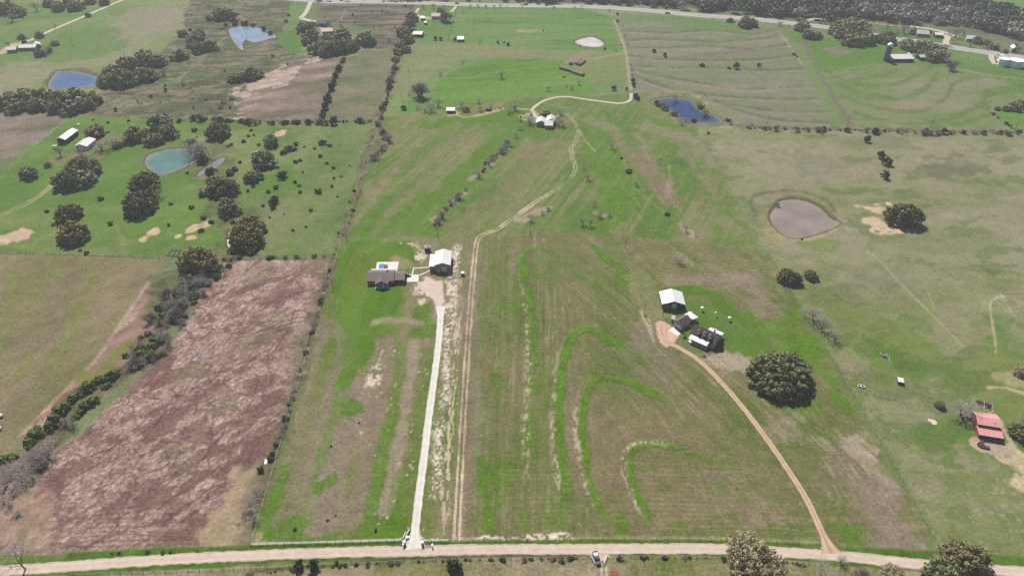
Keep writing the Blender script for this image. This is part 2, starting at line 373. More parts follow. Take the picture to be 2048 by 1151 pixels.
# ---- pond banks
flat(line([(92,170),(108,145),(146,138),(190,148),(206,165),(190,178)], 6, 2, 2), (96,88,66), 0.7)
flat(line([(1300,206),(1312,194),(1350,187),(1385,195),(1410,220),(1448,240),(1446,250)], 14, 3, 4), (176,150,126), 0.85)
flat(line([(1305,210),(1330,226),(1352,240),(1372,248)], 7, 3, 2), (178,156,126), 0.8)
flat(line([(1265,192),(1300,186),(1378,183)], 5, 3, 2), (140,118,98), 0.6)
flat(blob(1290,206,14,10), (150,152,84), 0.7)
flat(line([(1148,88),(1160,75),(1187,72),(1206,82),(1210,92),(1180,97),(1155,93)], 3, 1.5, 1), (112,112,80), 0.6)
# ---- middle property field
m = poly([(764,238),(890,216),(1050,196),(1262,188),(1376,184),(1482,252),(1390,254),(1536,504),(1205,466),(960,470),(936,474),(684,479),(730,340)], 1.5, 1.2, 0.5)
field(m, [(98,130,52),(112,132,66),(126,130,82),(138,130,100)], 24, 81, 65, 2.5, streak=0.7, sw=2.2, sl=80, det=(0.4,0.1,0.7))
G = poly([(760,470),(830,390),(920,330),(1000,260),(1035,245),(1030,290),(960,345),(900,400),(850,465)], 10, 6, 8)
field(G, [(80,140,30),(92,146,40),(108,138,58)], 20, 82, 55, 3, 0.85, streak=0.5, sw=3, sl=60)
for (cols, k, pts, wd) in (((84,142,34),0.7,[(720,470),(790,400),(870,330),(935,250)],8),((88,142,40),0.75,[(850,460),(900,410),(960,345),(1010,290)],12),((84,144,34),0.8,[(860,250),(920,240),(990,240),(1040,235)],14),
        ((134,122,94),0.6,[(730,400),(800,330),(870,265)],9),((132,122,94),0.55,[(770,430),(850,350),(900,290),(935,262)],8),((140,132,102),0.55,[(700,455),(760,385),(800,320),(850,270)],5),
        ((124,118,84),0.55,[(900,460),(1000,390),(1090,300)],14),((122,122,76),0.6,[(940,440),(1040,370),(1110,300)],6),((132,122,94),0.55,[(1050,310),(1080,285),(1110,280),(1130,300)],16),
        ((82,144,34),0.75,[(1180,470),(1220,400),(1230,330),(1200,270)],24),((92,144,48),0.6,[(1240,420),(1290,360),(1330,290)],14),((84,142,44),0.7,[(1170,330),(1185,300),(1160,255)],12),
        ((138,116,100),0.65,[(1270,310),(1310,360),(1340,400)],14),((134,122,98),0.6,[(1230,290),(1290,300),(1340,390)],10),((132,124,98),0.55,[(1350,290),(1400,350),(1440,410)],12),
        ((88,140,42),0.7,[(1360,330),(1420,390),(1490,460),(1520,490)],6),((92,136,48),0.6,[(1340,290),(1350,315),(1380,345)],8),((134,126,98),0.55,[(1400,410),(1460,450),(1500,470)],9),
        ((142,132,108),0.5,[(1180,240),(1260,270),(1290,300)],10),((88,140,46),0.65,[(1210,225),(1240,250),(1270,290)],9),((142,132,108),0.5,[(1300,255),(1380,280),(1430,330)],14),
        ((96,140,50),0.7,[(1290,235),(1340,250),(1395,262)],9)):
    ix, mk, _ = line(pts, wd, wd*0.4, wd*0.3)
    flat((ix, (mk*(0.75+0.9*(fbm(*rot(ix, 60, 30, 3), 83, 3)-0.3))).clip(0,1)), cols, min(1, k*1.15))
for i in range(26):
    u = R.uniform(700, 1000); v = R.uniform(300, 465); flat(line([(u,v),(u+R.uniform(20,60),v-R.uniform(30,70))], 0.7, 0.6, 0.3), R.choice([(160,146,122),(146,140,96),(112,132,60)]), R.uniform(.3,.6))
for i in range(20):
    u = R.uniform(930,1140); v = R.uniform(300,450); flat(line([(u,v),(u+25,v-35)], 0.6, 0.5, 0.3), R.choice([(156,142,120),(104,112,66)]), R.uniform(.3,.6))
for i in range(26):
    u = R.uniform(1230,1470); v = R.uniform(280,440); flat(line([(u,v),(u+R.uniform(10,25),v+R.uniform(25,50))], 0.8, 0.7, 0.4), R.choice([(168,150,134),(112,116,72),(124,102,92)]), R.uniform(.3,.55))
flat(line([(1160,262),(1170,280),(1190,302)], 1.2, 0.8, 0.5), (176,160,132), 0.7)
flat(line([(1265,372),(1310,410),(1350,440)], 0.7, 0.6, 0.3), (160,150,110), 0.6)
flat(line([(1340,330),(1338,370),(1334,395)], 3, 1, 2), (160,148,122), 0.45); flat(line([(1352,285),(1350,330)], 4, 2, 2), (96,140,50), 0.7)
flat(blob(1352,322,9,9), (72,128,54), 0.7)
field(poly([(1040,210),(1080,235),(1120,262),(1090,290),(1050,262),(1000,245),(960,240),(980,225)], 6, 4, 4), [(82,142,32),(98,146,48)], 16, 84, 0, 1, 0.8)
for pts, wd in (([(1040,442),(1070,425),(1100,415)],6),([(1095,-0+300),(1000,345),(985,360)],0.1),([(870,440),(905,405),(930,385)],5),([(940,360),(985,325),(1015,295)],4),([(1190,425),(1210,430)],4),([(1358,448),(1385,470)],5)):
    if wd > 1: flat(line(pts, wd, 2, 2), (170,152,132), 0.7)
# ---- house lot, lower left
m = poly([(684,481),(935,474),(926,620),(914,850),(902,1078),(820,1086),(502,1090),(560,890),(640,620)], 1.2, 0.8, 0)
field(m, [(100,130,46),(116,126,66),(132,126,90),(144,130,112)], 26, 101, 88, 2.6, streak=0.35, sw=4, sl=70, det=(0.6,0.1,0.7))
def strip(pts, wd, c, k, seed, soft=None):
    ix, mk, _ = line(pts, wd, soft or wd*0.35, wd*0.25)
    flat((ix, mk*(0.45+1.1*fbm(*rot(ix, 86, 26, 5), seed, 4)).clip(0,1)), c, k)
for pts, wd, c, k in (([(640,650),(600,790),(560,950),(535,1060)],9,(136,124,106),0.75),([(655,640),(690,690),(640,820),(600,960),(570,1060)],8,(132,124,98),0.65),
        ([(715,760),(700,850),(672,960),(640,1075)],10,(140,126,108),0.8),([(770,690),(755,800),(735,920),(705,1040)],11,(138,122,104),0.85),([(832,680),(815,790),(796,900),(772,1020)],6,(158,140,124),0.85),
        ([(640,600),(620,700),(575,870),(540,960),(515,1040)],4,(104,138,48),0.65),([(690,750),(660,850),(630,960),(612,1040)],5,(100,140,44),0.6),([(800,690),(790,770),(765,900),(730,1050)],5,(106,138,50),0.6),
        ([(770,850),(755,940),(740,1040)],5,(100,140,44),0.55),([(800,950),(785,1060)],6,(94,140,38),0.5),([(850,700),(835,820),(815,960)],5,(112,126,66),0.5)):
    strip(pts, wd, c, k, int(wd*7+pts[0][0]))
field(poly([(690,484),(830,478),(842,500),(835,530),(800,560),(800,600),(790,640),(760,668),(690,662),(682,600),(655,585),(668,530)], 4, 3, 2), [(74,132,18),(88,142,24),(104,142,40),(112,136,52)], 12, 102, 88, 3, streak=0.3, sw=2.2, sl=40)
for k in range(16):
    a = 700+k*6; flat(line([(a+14,500),(a-6,540),(a-18,578)], 0.9, 0.7, 0.2), (126,122,50), 0.5)
for k in range(14):
    flat(line([(688,575+k*7),(790,575+k*7)], 0.8, 0.6, 0.2), (108,150,34), 0.4)
field(poly([(716,672),(752,672),(748,700),(738,735),(718,735),(714,700)], 2, 2, 1), [(70,140,8),(84,146,16)], 8, 103)
field(poly([(690,660),(716,664),(714,720),(690,735),(685,700)], 3, 3, 2), [(84,142,24),(110,136,60)], 8, 104, 0, 1, 0.8)
for u,v,rx,ry in ((698,822,9,6),(660,960,9,5),(640,975,5,6),(848,632,8,7),(848,662,9,5),(575,1062,8,6),(660,1075,10,5),(610,1080,14,3),(740,1070,14,6),(800,1060,10,7),(700,745,5,8),(530,1060,10,14),(545,1010,6,16),(520,1082,9,5)):
    flat(blob(u,v,rx/1.5,ry*1.6/1.5), (82,142,18), 0.8)
mottle(line([(746,760),(760,735)], 8, 3, 2), (224,206,188), 1.6, 0.45, 111, 0.9); flat(line([(752,735),(765,700)], 1, .7,.5), (214,196,176), 0.6)
field(line([(755,641),(800,640),(838,645)], 5, 3, 3), [(142,130,104),(180,164,144)], 3, 112, 0, 2, 0.7)
WR = [(914,492),(908,560),(904,625),(896,690),(888,780),(880,860),(874,940),(870,990)]
ix, mk, _ = line(WR, 3.6, 2, 1.5); flat((ix, mk), (150,136,114), 0.5)
flat((ix, mk*smooth(0.44,0.60,fbm(*rot(ix,88,1.1,0.7),113,2)*0.6+0.4*fbm(*rot(ix,88,14,5),114,2))), (244,232,218), 0.8, 0)
for pts in ([(920,560),(908,760),(893,960),(888,1070)],[(912,700),(898,900),(890,1000)]):
    ix, mk, _ = line(pts, 3, 1, 1); flat((ix, mk*smooth(0.5,0.6,fbm(*rot(ix,88,5,0.8),114,3))), (206,190,168), 0.7)
ix, mk = poly([(800,484),(838,480),(846,500),(842,545),(832,560),(826,575),(832,625),(866,600),(886,560),(902,500),(916,498),(915,560),(905,610),(886,640),(884,560),(850,550),(838,520),(828,495)], 3, 3, 2)
flat((ix, mk*smooth(0.3,0.6,fbm(X[ix]/2.2,Y[ix]/2.2,115,4))), (222,202,184), 0.9)
field(poly([(836,563),(886,560),(888,590),(886,622),(876,622),(866,600),(850,585),(834,575)], 1.2, 0.6), [(216,192,178),(226,206,192)], 6, 116, det=(0,0,0.3))
flat(blob(792,517,2.2,2.4), (172,138,116), 0.7)
flat(blob(806,530,6,5), (160,142,116), 0.6)
for i in range(70):
    u = R.uniform(720,860); v = R.uniform(700,1060); flat(blob(u,v,R.uniform(.25,.6),R.uniform(.3,.9)), (200,182,160), 0.6)
# ---- access strip with its two-track
m = poly([(936,474),(962,472),(955,760),(946,1080),(901,1080),(914,850),(926,620)], 0.8, 0.6)
field(m, [(116,116,74),(130,118,92),(146,132,112)], 20, 121, 88, 3, streak=0.6, sw=1.5, sl=50, det=(0.9,0,0.8))
TRK = [(1132,226),(1147,242),(1156,262),(1151,284),(1142,296),(1146,320),(1151,335),(1140,358),(1108,381),(1070,405),(1020,440),(995,458),(968,468),(955,480),(949,520),(941,610),(929,790),(918,980),(913,1080)]
for d in (-1.0, 1.0):
    pts = catmull(world(TRK), 6); off = []
    for i, p in enumerate(pts):
        a = pts[max(i-1,0)]; b = pts[min(i+1,len(pts)-1)]; L = math.hypot(b[0]-a[0], b[1]-a[1]); off.append((p[0]-(b[1]-a[1])/L*d, p[1]+(b[0]-a[0])/L*d))
    ixx = subset(off, 3); dd, _ = seg_dist(X[ixx], Y[ixx], off, False)
    wid = 0.40+0.2*WARP[ixx]
    flat((ixx, smooth(wid+0.45, wid-0.25, dd).astype(np.float32)*np.where(Y[ixx] < P(0,466)[1], 0.95, np.where(Y[ixx] < P(0,380)[1], 0.78, 0.55)).astype(np.float32)), (212,196,168), 0.9)
flat(line([(947,560),(934,760),(925,900)], 5, 2, 1), (120,100,86), 0.35)
# ---- terraced field
m = poly([(962,472),(1205,467),(1536,506),(1640,680),(1760,880),(1868,1072),(1850,1100),(1660,1090),(1640,1086),(1300,1078),(948,1082),(955,760)], 2.5, 2.5, 2)
TER = [[(1062,1010),(1062,900),(1060,830),(1066,760),(1064,650),(1052,565),(1040,528),(1050,508),(1075,498),(1105,503),(1132,522),(1165,555),(1210,585),(1250,610)],
       [(1155,470),(1190,495),(1225,530),(1258,558),(1275,590)],
       [(1137,1035),(1128,960),(1119,880),(1119,800),(1125,730),(1140,682),(1165,660),(1195,665),(1235,690),(1275,714),(1330,750)],
       [(1222,1056),(1200,1018),(1180,960),(1168,900),(1164,840),(1172,790),(1190,762),(1220,755),(1260,765),(1300,785),(1345,804),(1400,835)],
       [(1312,1052),(1285,1010),(1268,970),(1259,925),(1265,900),(1290,888),(1330,890),(1372,905),(1430,924),(1500,946),(1560,965)]]
TW = [catmull(world(t), 6) for t in TER]
ix = m[0]; D = np.full(ix.shape, 1e9); S = np.zeros(ix.shape)
for k, t in enumerate(TW):
    d, s = seg_dist(X[ix], Y[ix], t, False); q = d < D; D[q] = d[q]; S[q] = s[q]+k*977
wl = smooth(1180, 1060, (X[ix]/np.maximum(depth(X[ix],Y[ix]),1)*F+1024)).astype(np.float32) if False else smooth(60, 10, X[ix]).astype(np.float32)
st1 = fbm(*rot(ix, 89, 46, 1.3), 132, 3); st2 = fbm(*rot(ix, 119, 40, 1.2), 135, 3); st3 = fbm(*rot(ix, 2, 40, 1.2), 136, 3)
wr = smooth(-20, 30, Y[ix]-P(0,930)[1]).astype(np.float32)
stn = wl*st1+(1-wl)*(st2*wr+st3*(1-wr))
n = 0.62*fbm(X[ix]/26, Y[ix]/34, 131, 5)+0.42*stn+0.24*fbm(D/1.3, S/60.0, 133, 2)+0.06*fbm(D/5, S/60.0, 137, 2)-0.17
put(m, pal(n, [(88,114,38),(102,114,54),(115,116,70),(126,118,84),(144,132,108)]))
DET[ix] = DET[ix]*(1-m[1][:,None])+np.array((0.8,0.05,0.7),np.float32)[None,:]*m[1][:,None]
sel = smooth(0.60,0.75,fbm(D/1.6,S/25.0,134,3)).astype(np.float32); flat((ix, m[1]*sel*0.12), (176,160,138))
sel = smooth(0.66,0.74,stn).astype(np.float32); flat((ix, m[1]*sel*0.32), (178,162,140))
for (u,v,rx,ry,c,k) in ((1100,540,14,18,(96,130,44),.7),(1280,560,30,10,(92,136,34),.8),(1200,560,14,12,(96,134,40),.6),(1000,600,18,60,(110,124,62),.6),(1390,560,40,10,(140,124,104),.8),(1480,560,22,14,(142,126,112),.85),(1520,610,20,26,(144,126,114),.9),(1320,700,30,20,(136,122,108),.6),
        (1560,700,28,34,(86,150,16),.9),(1620,700,14,40,(80,148,10),.95),(1600,790,14,16,(88,142,24),.85),(1500,690,22,14,(98,138,40),.8),(1455,720,16,10,(176,158,140),.75),(1420,712,10,8,(172,156,140),.6),(1420,660,26,14,(84,136,30),.85),(1440,630,30,16,(90,136,40),.8),(1560,860,30,10,(160,144,128),.6),(1640,880,16,8,(178,160,144),.6),(1720,895,10,7,(196,178,160),.7),(1760,940,8,12,(182,164,148),.7),
        (1700,1060,12,8,(78,146,10),.9),(1560,1060,10,4,(90,138,30),.7),(1740,1000,24,30,(140,124,108),.7),(1780,1040,14,22,(144,128,114),.7),(1400,1000,50,40,(128,114,88),.6),(1460,1000,30,20,(140,124,104),.6),(1160,880,10,60,(132,114,96),.6),(1220,900,18,40,(124,110,82),.6),(1360,960,30,30,(124,112,80),.6),
        (1243,1042,3.5,6,(72,146,10),.95),(1355,1052,7,3,(82,142,20),.8),(1440,978,8,5,(88,134,40),.7),(990,760,4,10,(70,148,0),.95),(988,690,3,6,(84,146,20),.9),(965,960,4,14,(72,148,0),.9),(1006,950,4,14,(72,148,4),.95),(975,1045,4,14,(80,144,14),.85),(1050,1040,5,7,(82,142,18),.8),(1105,1030,6,9,(96,138,34),.7),(1030,615,12,5,(84,142,20),.8),(1095,760,7,20,(98,130,40),.7),(1080,850,8,40,(104,124,50),.6)):
    ib, mb_ = blob(u, v, rx/1.8, ry*1.35/1.8, 0, 0.75, 0.7)
    if c[0] > c[1]*1.04: mb_ = (mb_*np.clip(0.25+1.2*fbm(*rot(ib, 118 if v > 690 else 4, 30, 1.3), 145, 3), 0, 1)).astype(np.float32)
    flat((ib, mb_), c, k*0.9)
for i, t in enumerate(TER):
    wd = (4.0, 3.0, 4.8, 3.3, 3.0)[i]
    ixl, mk, d, s = line(t, wd, 1.3, 1.5, True, True); mk = np.clip(mk*1.8-0.8*BREAK[ixl]*(1.25-0.25*mk), 0, 1)
    Lt = s.max(); fade = smooth(0, 0.06, s/Lt)*smooth(1.0, (0.62,0.8,0.72,0.78,0.55)[i], s/Lt)
    if i == 0: fade = (0.45+0.55*smooth(0.2, 0.4, s/Lt))*smooth(0.02,0.12,s/Lt)*smooth(0.97,0.72,s/Lt)
    kk = (mk*fade*(0.85+0.4*fbm(X[ixl]/9,Y[ixl]/9,140+i,3))).clip(0,1).astype(np.float32)
    put((ixl, kk), pal(fbm(X[ixl]/4,Y[ixl]/4,141,3), [(72,136,14),(88,146,20),(104,146,38)]))
    Z[ixl] += (0.35*mk*fade).astype(np.float32)
    # pale stubble just outside the ridge
    ixl, mk, d, s = line([(u-13+ (3 if i in (0,1) else 0), v-3) for u, v in t], 2.2, 1, 1, True, True)
    fd = smooth(0.02,0.1,s/s.max())*smooth(0.62,0.45,s/s.max())*(0.0 if i == 1 else 1.0)
    flat((ixl, (mk*fd*smooth(0.46,0.66,fbm(X[ixl]/1.1,Y[ixl]/2.2,150+i,2))).astype(np.float32)), (206,188,166), 0.6, 0)
for i in range(40):
    u = R.uniform(960,1110); v = R.uniform(560,1040); flat(line([(u,v),(u-R.uniform(0,6),v+R.uniform(30,110))], 0.6, 0.5, 0.3), R.choice([(168,150,128),(160,144,118),(150,136,112),(98,124,40)]), R.uniform(.2,.45))
for i in range(46):
    u = R.uniform(1290,1640); v = R.uniform(700,1040); L = R.uniform(20,70); flat(line([(u,v),(u+L*0.62,v+L)], 0.55, 0.5, 0.3), R.choice([(172,154,132),(160,144,118),(104,120,54)]), R.uniform(.2,.45))
for i in range(34):
    u = R.uniform(1650,1790); v = R.uniform(850,1040); L = R.uniform(15,45); flat(line([(u,v),(u+L*0.6,v+L)], 0.6, 0.5, 0.3), R.choice([(180,162,140),(168,152,130)]), R.uniform(.2,.4))
for k in range(14):
    v = 925+k*10; flat(line([(1270+k*3,v),(1500+k*8,v+R.uniform(6,14))], 0.6, 0.5, 0.3), (152,136,108), 0.4)
for k in range(12):
    v = 940+k*9; flat(line([(1010,v),(1250+k*2,v+R.uniform(-4,4))], 0.5, 0.5, 0.3), (142,130,96), 0.35)
for k in range(12):
    v = 512+k*6; flat(line([(1310,v-10),(1420,v),(1545,v+14)], 0.7, 0.6, 0.3), (160,144,124), 0.45)
field(line([(1318,585),(1400,580),(1435,600),(1460,630)], 8, 2, 2), [(70,138,10),(86,144,26)], 8, 160)
field(poly([(1300,575),(1400,590),(1470,650),(1560,680),(1520,730),(1450,705),(1380,720),(1360,690),(1320,640)], 5, 4, 4), [(84,132,34),(100,134,48),(122,128,78)], 12, 161, 0, 1, 0.7)
flat(blob(1300,590,8,22), (136,134,92), 0.6); flat(line([(1283,625),(1297,650),(1310,690),(1330,710)], 1.5, 1, 1), (190,172,148), 0.7)
flat(line([(1250,500),(1262,540),(1275,590),(1290,625)], 1.8, 1.5, 1), (150,140,108), 0.4)
flat(line([(1200,470),(1225,500),(1245,520)], 12, 5, 5), (74,140,20), 0.5)
field(poly([(1309,643),(1322,640),(1338,650),(1350,662),(1358,672),(1350,682),(1340,690),(1332,692),(1322,684),(1312,664)], 0.8, 0.8), [(206,166,144),(222,190,168)], 4, 165, det=(0,0,0.3))
flat(blob(1455,722,7,6,0,0.8,0.8), (180,164,146), 0.5)
mottle(line([(960,1081),(1060,1079),(1140,1076)], 4.5, 1, 1), (230,214,198), 1.5, 0.42, 162, 0.9)
mottle(line([(820,1083),(900,1082),(950,1081)], 4, 1, 1), (190,172,160), 1.5, 0.5, 163, 0.9)
flat(line([(520,1087),(660,1084),(800,1080)], 2.2, 0.8, 0.6), (168,152,140), 0.8)
flat(line([(1140,1076),(1400,1077),(1640,1086)], 2.2, 0.8, 0.6), (148,150,96), 0.6)
# ---- right pasture
m = poly([(1390,257),(1500,262),(2160,266),(2160,1150),(1880,1105),(1870,1075),(1760,870),(1640,670),(1536,504)], 1.2, 0.8)
field(m, [(114,124,72),(126,132,84),(138,138,98),(148,142,112)], 40, 171, 15, 2, det=(0.5,0.5,0.8))
field(poly([(1400,262),(2160,270),(2160,560),(1700,560),(1560,500)], 40, 20, 20), [(124,128,86),(136,136,100),(148,144,116),(152,146,122)], 30, 172, 8, 2, 0.75)
field(poly([(1700,640),(2160,600),(2160,900),(1800,900),(1720,800)], 30, 15, 20), [(104,130,50),(118,136,62),(132,138,82)], 22, 173, 20, 2, 0.8)
field(poly([(1860,840),(2160,880),(2160,960),(1950,930),(1800,860)], 20, 10, 10), [(84,132,40),(102,138,56)], 18, 174, 20, 2, 0.7)
field(poly([(1760,900),(1990,940),(2160,960),(2160,1120),(1900,1060),(1830,980)], 16, 10, 12), [(112,128,70),(128,136,86),(142,140,102)], 10, 175, 20, 1.5, 0.85)
mottle(m, (150,142,118), 26, 0.66, 176, 0.55, 10, 2); mottle(m, (92,120,60), 14, 0.68, 177, 0.5, 15, 2)
for (u,v,rx,ry,c,k) in ((1760,285,60,20,(120,120,90),.5),(1900,340,50,16,(104,104,80),.6),(1930,330,40,24,(108,106,84),.5),(1640,330,50,30,(126,126,98),.5),(1700,380,40,9,(98,134,60),.6),(1850,480,90,20,(112,130,76),.4),(1560,545,14,10,(150,130,100),.7),(1610,525,14,5,(160,140,112),.6),(1700,620,40,20,(120,130,76),.5),(1760,700,20,12,(84,130,44),.6),(1810,735,18,8,(88,130,44),.6),(1830,650,20,10,(96,134,50),.5),(1990,640,20,10,(92,138,56),.6),(1960,605,30,16,(140,148,104),.6),(2020,690,30,14,(100,142,60),.5),(1780,560,50,30,(126,126,96),.5),(1720,580,30,20,(132,126,98),.4),(1890,925,14,10,(82,138,48),.7),(1905,905,10,8,(84,140,48),.6),(1980,930,14,8,(146,146,108),.6),(1700,740,16,8,(138,128,100),.5),(1560,470,16,10,(150,144,96),.5),(1640,490,30,10,(112,142,58),.6)):
    flat(blob(u,v,rx/2.2,ry*1.5/2.2), c, k)
for (u,v,rx,ry) in ((1714,412,5,3),(1733,415,7,3),(1755,419,9,5),(1752,408,6,3),(1778,407,5,3),(1742,443,9,5),(1773,452,8,5),(1752,455,5,4),(1757,462,7,4),(1778,463,8,5),(1797,461,6,4),(1824,463,7,4)):
    flat(blob(u,v,rx/1.7,ry*1.6/1.7), (206,184,156), 0.95)
for (u,v) in ((1756,463),(1779,464),(1824,462)): flat(blob(u,v,1.5,1.2), (120,100,80), 0.8)
flat(line([(1735,502),(1762,524),(1800,565),(1850,615),(1900,665),(1922,690)], 1.3, 0.7, 0.5), (170,164,124), 0.75)
flat(line([(1814,500),(1840,550),(1860,595),(1872,622)], 0.8, 0.6, 0.5), (168,162,122), 0.6)
flat(line([(2010,592),(1990,596),(1980,610),(1985,650),(1990,680),(1992,705)], 1.0, 0.6, 0.5), (186,176,148), 0.8)
flat(line([(2003,590),(2012,605),(2022,622)], 0.8, 0.5, 0.5), (180,168,144), 0.7)
flat(line([(1978,775),(2010,775),(2048,786),(2120,800)], 2.4, 1, 1), (190,172,136), 0.8); flat(blob(2022,760,6,5), (184,174,130), 0.5)
flat(line([(1985,828),(2000,845),(2015,870),(2035,900),(2070,930)], 3, 1.5, 1), (190,172,142), 0.85)
flat(blob(2060,945,9,14), (206,188,156), 0.85)
flat(blob(1960,888,4.4,4.4,0,0.15,0.15), (196,170,146), 0.95); flat(blob(1998,893,5.5,4), (176,156,138), 0.8)
for k in range(70):
    u = R.uniform(1820,2040); v = R.uniform(950,1120); flat(blob(u,v,R.uniform(.3,.9),R.uniform(.3,.9)), (176,174,140), 0.45)
flat(line([(1536,506),(1640,675),(1700,780),(1762,880),(1868,1072)], 3.2, 1, 0.8), (98,130,58), 0.5)
flat(line([(1840,490-220),(2060,272)], 2, 2, 1), (104,112,72), 0.4)
flat(line([(1680,388),(1850,388),(2120,391)], 1.0, 0.8, 0.5), (112,124,76), 0.6)
flat(line([(1508,420),(1503,400),(1515,388),(1560,382),(1610,384),(1650,400),(1668,420)], 4, 1.5, 2), (96,96,68), 0.7)
flat(line([(1530,400),(1545,390),(1590,385)], 5, 2, 2), (140,120,98), 0.6)
flat(line([(1538,440),(1548,415),(1560,400),(1595,394),(1640,410),(1665,435)], 4, 1.5, 1.5), (92,86,64), 0.75)
flat(line([(1540,445),(1560,470),(1600,480),(1650,468),(1682,446)], 2.4, 1, 1), (176,158,132), 0.75)
flat(line([(1530,430),(1537,460),(1556,478)], 9, 4, 3), (160,148,98), 0.5)
# ---- left olive hay field
m = poly([(-300,510),(0,508),(335,520),(300,560),(215,700),(110,800),(0,915),(-300,1160)], 1.5, 2.0, 1.5)
field(m, [(114,112,66),(128,120,82),(138,126,94),(148,134,110)], 24, 181, 65, 2.5, streak=0.3, sw=4, sl=50, det=(0.3,0.1,0.7))
for pts in ([(30,540),(10,640),(-20,760)],[(110,540),(80,640),(40,760)],[(190,540),(150,640),(100,740),(60,800)],[(70,560),(60,640)]):
    flat(line(pts, 5, 4, 3), (122,132,66), 0.6)
for pts in ([(60,690),(90,640),(125,575)],[(20,830),(60,770)]): flat(line(pts, 16, 8, 8), (128,112,96), 0.5)
m = poly([(335,522),(300,560),(235,665),(160,760),(60,850),(0,915),(-200,1090),(-200,1010),(60,880),(140,800),(220,760),(285,700),(275,640),(310,560),(345,530)], 2, 3, 2)
field(m, [(122,80,76),(138,98,92),(162,132,120),(190,164,148)], 6, 182, 50, 4, det=(0.5,0,1))
field(poly([(240,560),(300,545),(340,600),(300,680),(240,740),(170,770),(225,690),(280,620)], 4, 5, 3), [(114,108,74),(134,116,94),(152,122,110),(164,136,124)], 8, 183, 50, 3, 0.8)
flat(line([(300,560),(240,650),(190,720),(120,790),(40,870)], 2, 1, 1), (188,166,146), 0.5)
field(line([(255,690),(205,740),(175,750)], 9, 3, 3), [(122,124,62),(134,130,78)], 8, 184)
# ---- brown rutted field
BF = [(440,520),(664,516),(640,600),(590,760),(530,930),(490,1080),(440,1092),(120,1100),(60,1105),(-60,1100),(-60,1040),(60,980),(110,905),(180,850),(240,800),(320,720),(370,660),(390,600),(420,560)]
m = poly(BF, 1.5, 2.0, 1.0); ix = m[0]
n = 0.24*fbm(*rot(ix,48,14,10),191,4)+0.42*fbm(*rot(ix,48,1.2,0.8),192,2)+0.14*fbm(*rot(ix,30,4.5,3),193,3)+0.22*vn(X[ix]/0.7,Y[ix]/0.7,1921)+0.02
put(m, pal(n, [(104,78,74),(128,98,92),(150,122,114),(172,146,136),(194,170,158),(210,190,178)]))
DET[ix] = DET[ix]*(1-m[1][:,None])+np.array((0.3,0.0,1.0),np.float32)[None,:]*m[1][:,None]
wx = X[ix]+5*(fbm(X[ix]/12,Y[ix]/12,193,3)-0.5); wy = Y[ix]+5*(fbm(X[ix]/12,Y[ix]/12,194,3)-0.5)
a = math.radians(46)
for sd, (L1, L2, th) in enumerate(((20,9,0.03),(13,9,0.03),(7,5,0.04))):
    q = np.abs(vn((wx*math.cos(a)+wy*math.sin(a))/L1, (-wx*math.sin(a)+wy*math.cos(a))/L2, 195+sd)-0.5)
    flat((ix, (m[1]*smooth(th, th*0.3, q)).astype(np.float32)), (88,56,54), 0.5 if sd < 2 else 0.4)
md_ = fbm(*rot(ix,48,22,12),199,4)+0.22*(FINE[ix]-0.5)
flat((ix, m[1]*smooth(0.60,0.68,md_)), (116,86,80), 0.8, 0)
md_ = fbm(*rot(ix,48,8,5),1991,3)+0.22*(FINE[ix]-0.5)
flat((ix, m[1]*smooth(0.64,0.72,md_)), (120,90,84), 0.7, 0); mottle(m, (132,122,90), 16, 0.72, 198, 0.5, 48, 1.5)
def ruts(n, seed):
    r = random.Random(seed)
    for i in range(n):
        u = r.uniform(120,560); v = r.uniform(560,1060); pts = [(u,v)]; ang = r.uniform(0.2,1.0)
        for k in range(5):
            u += 22*math.cos(ang); v -= 22*math.sin(ang); ang += r.uniform(-.35,.35); pts.append((u,v))
        ixr, mk, _ = line(pts, r.uniform(.25,.7), 0.4, 0.3)
        ins = inside(X[ixr], Y[ixr], world(BF)); flat((ixr, mk*ins), (92,62,58), r.uniform(.35,.8), 0.3)
ruts(150, 5)
for k in range(9):
    v = 1090-k*9; ixr, mk, _ = line([(130+k*8,v+3),(250,v-2+R.uniform(-3,3)),(400,v+R.uniform(-4,4)),(480,v-4)], 0.6, 0.5, 0.5)
    flat((ixr, mk), (96,66,60), 0.45)
field(line([(490,1085),(440,1070),(450,1040),(480,1000),(500,960)], 14, 5, 5), [(150,140,104),(182,162,130),(196,176,146)], 4, 200, 45, 2, 0.75)
field(poly([(-60,950),(60,940),(90,1010),(60,1090),(-60,1090)], 5, 5, 3), [(120,112,82),(164,138,118),(192,164,142)], 5, 201, 0, 1, 0.85)
# creek ground between
m = line([(400,545),(370,600),(330,640),(300,700),(230,755),(150,800),(110,860),(60,920),(0,950),(-60,970)], 13, 5, 4)
field(m, [(76,76,48),(98,92,62),(118,104,80),(142,118,98)], 4, 202, 45, 2, 0.9, det=(0.3,1,1))
field(poly([(300,550),(360,530),(440,525),(430,560),(400,590),(370,640),(330,640),(290,610)], 4, 4, 3), [(78,82,48),(96,102,60),(114,112,78),(130,118,94)], 7, 203, 30, 2, 0.9, det=(0.3,0.9,1))
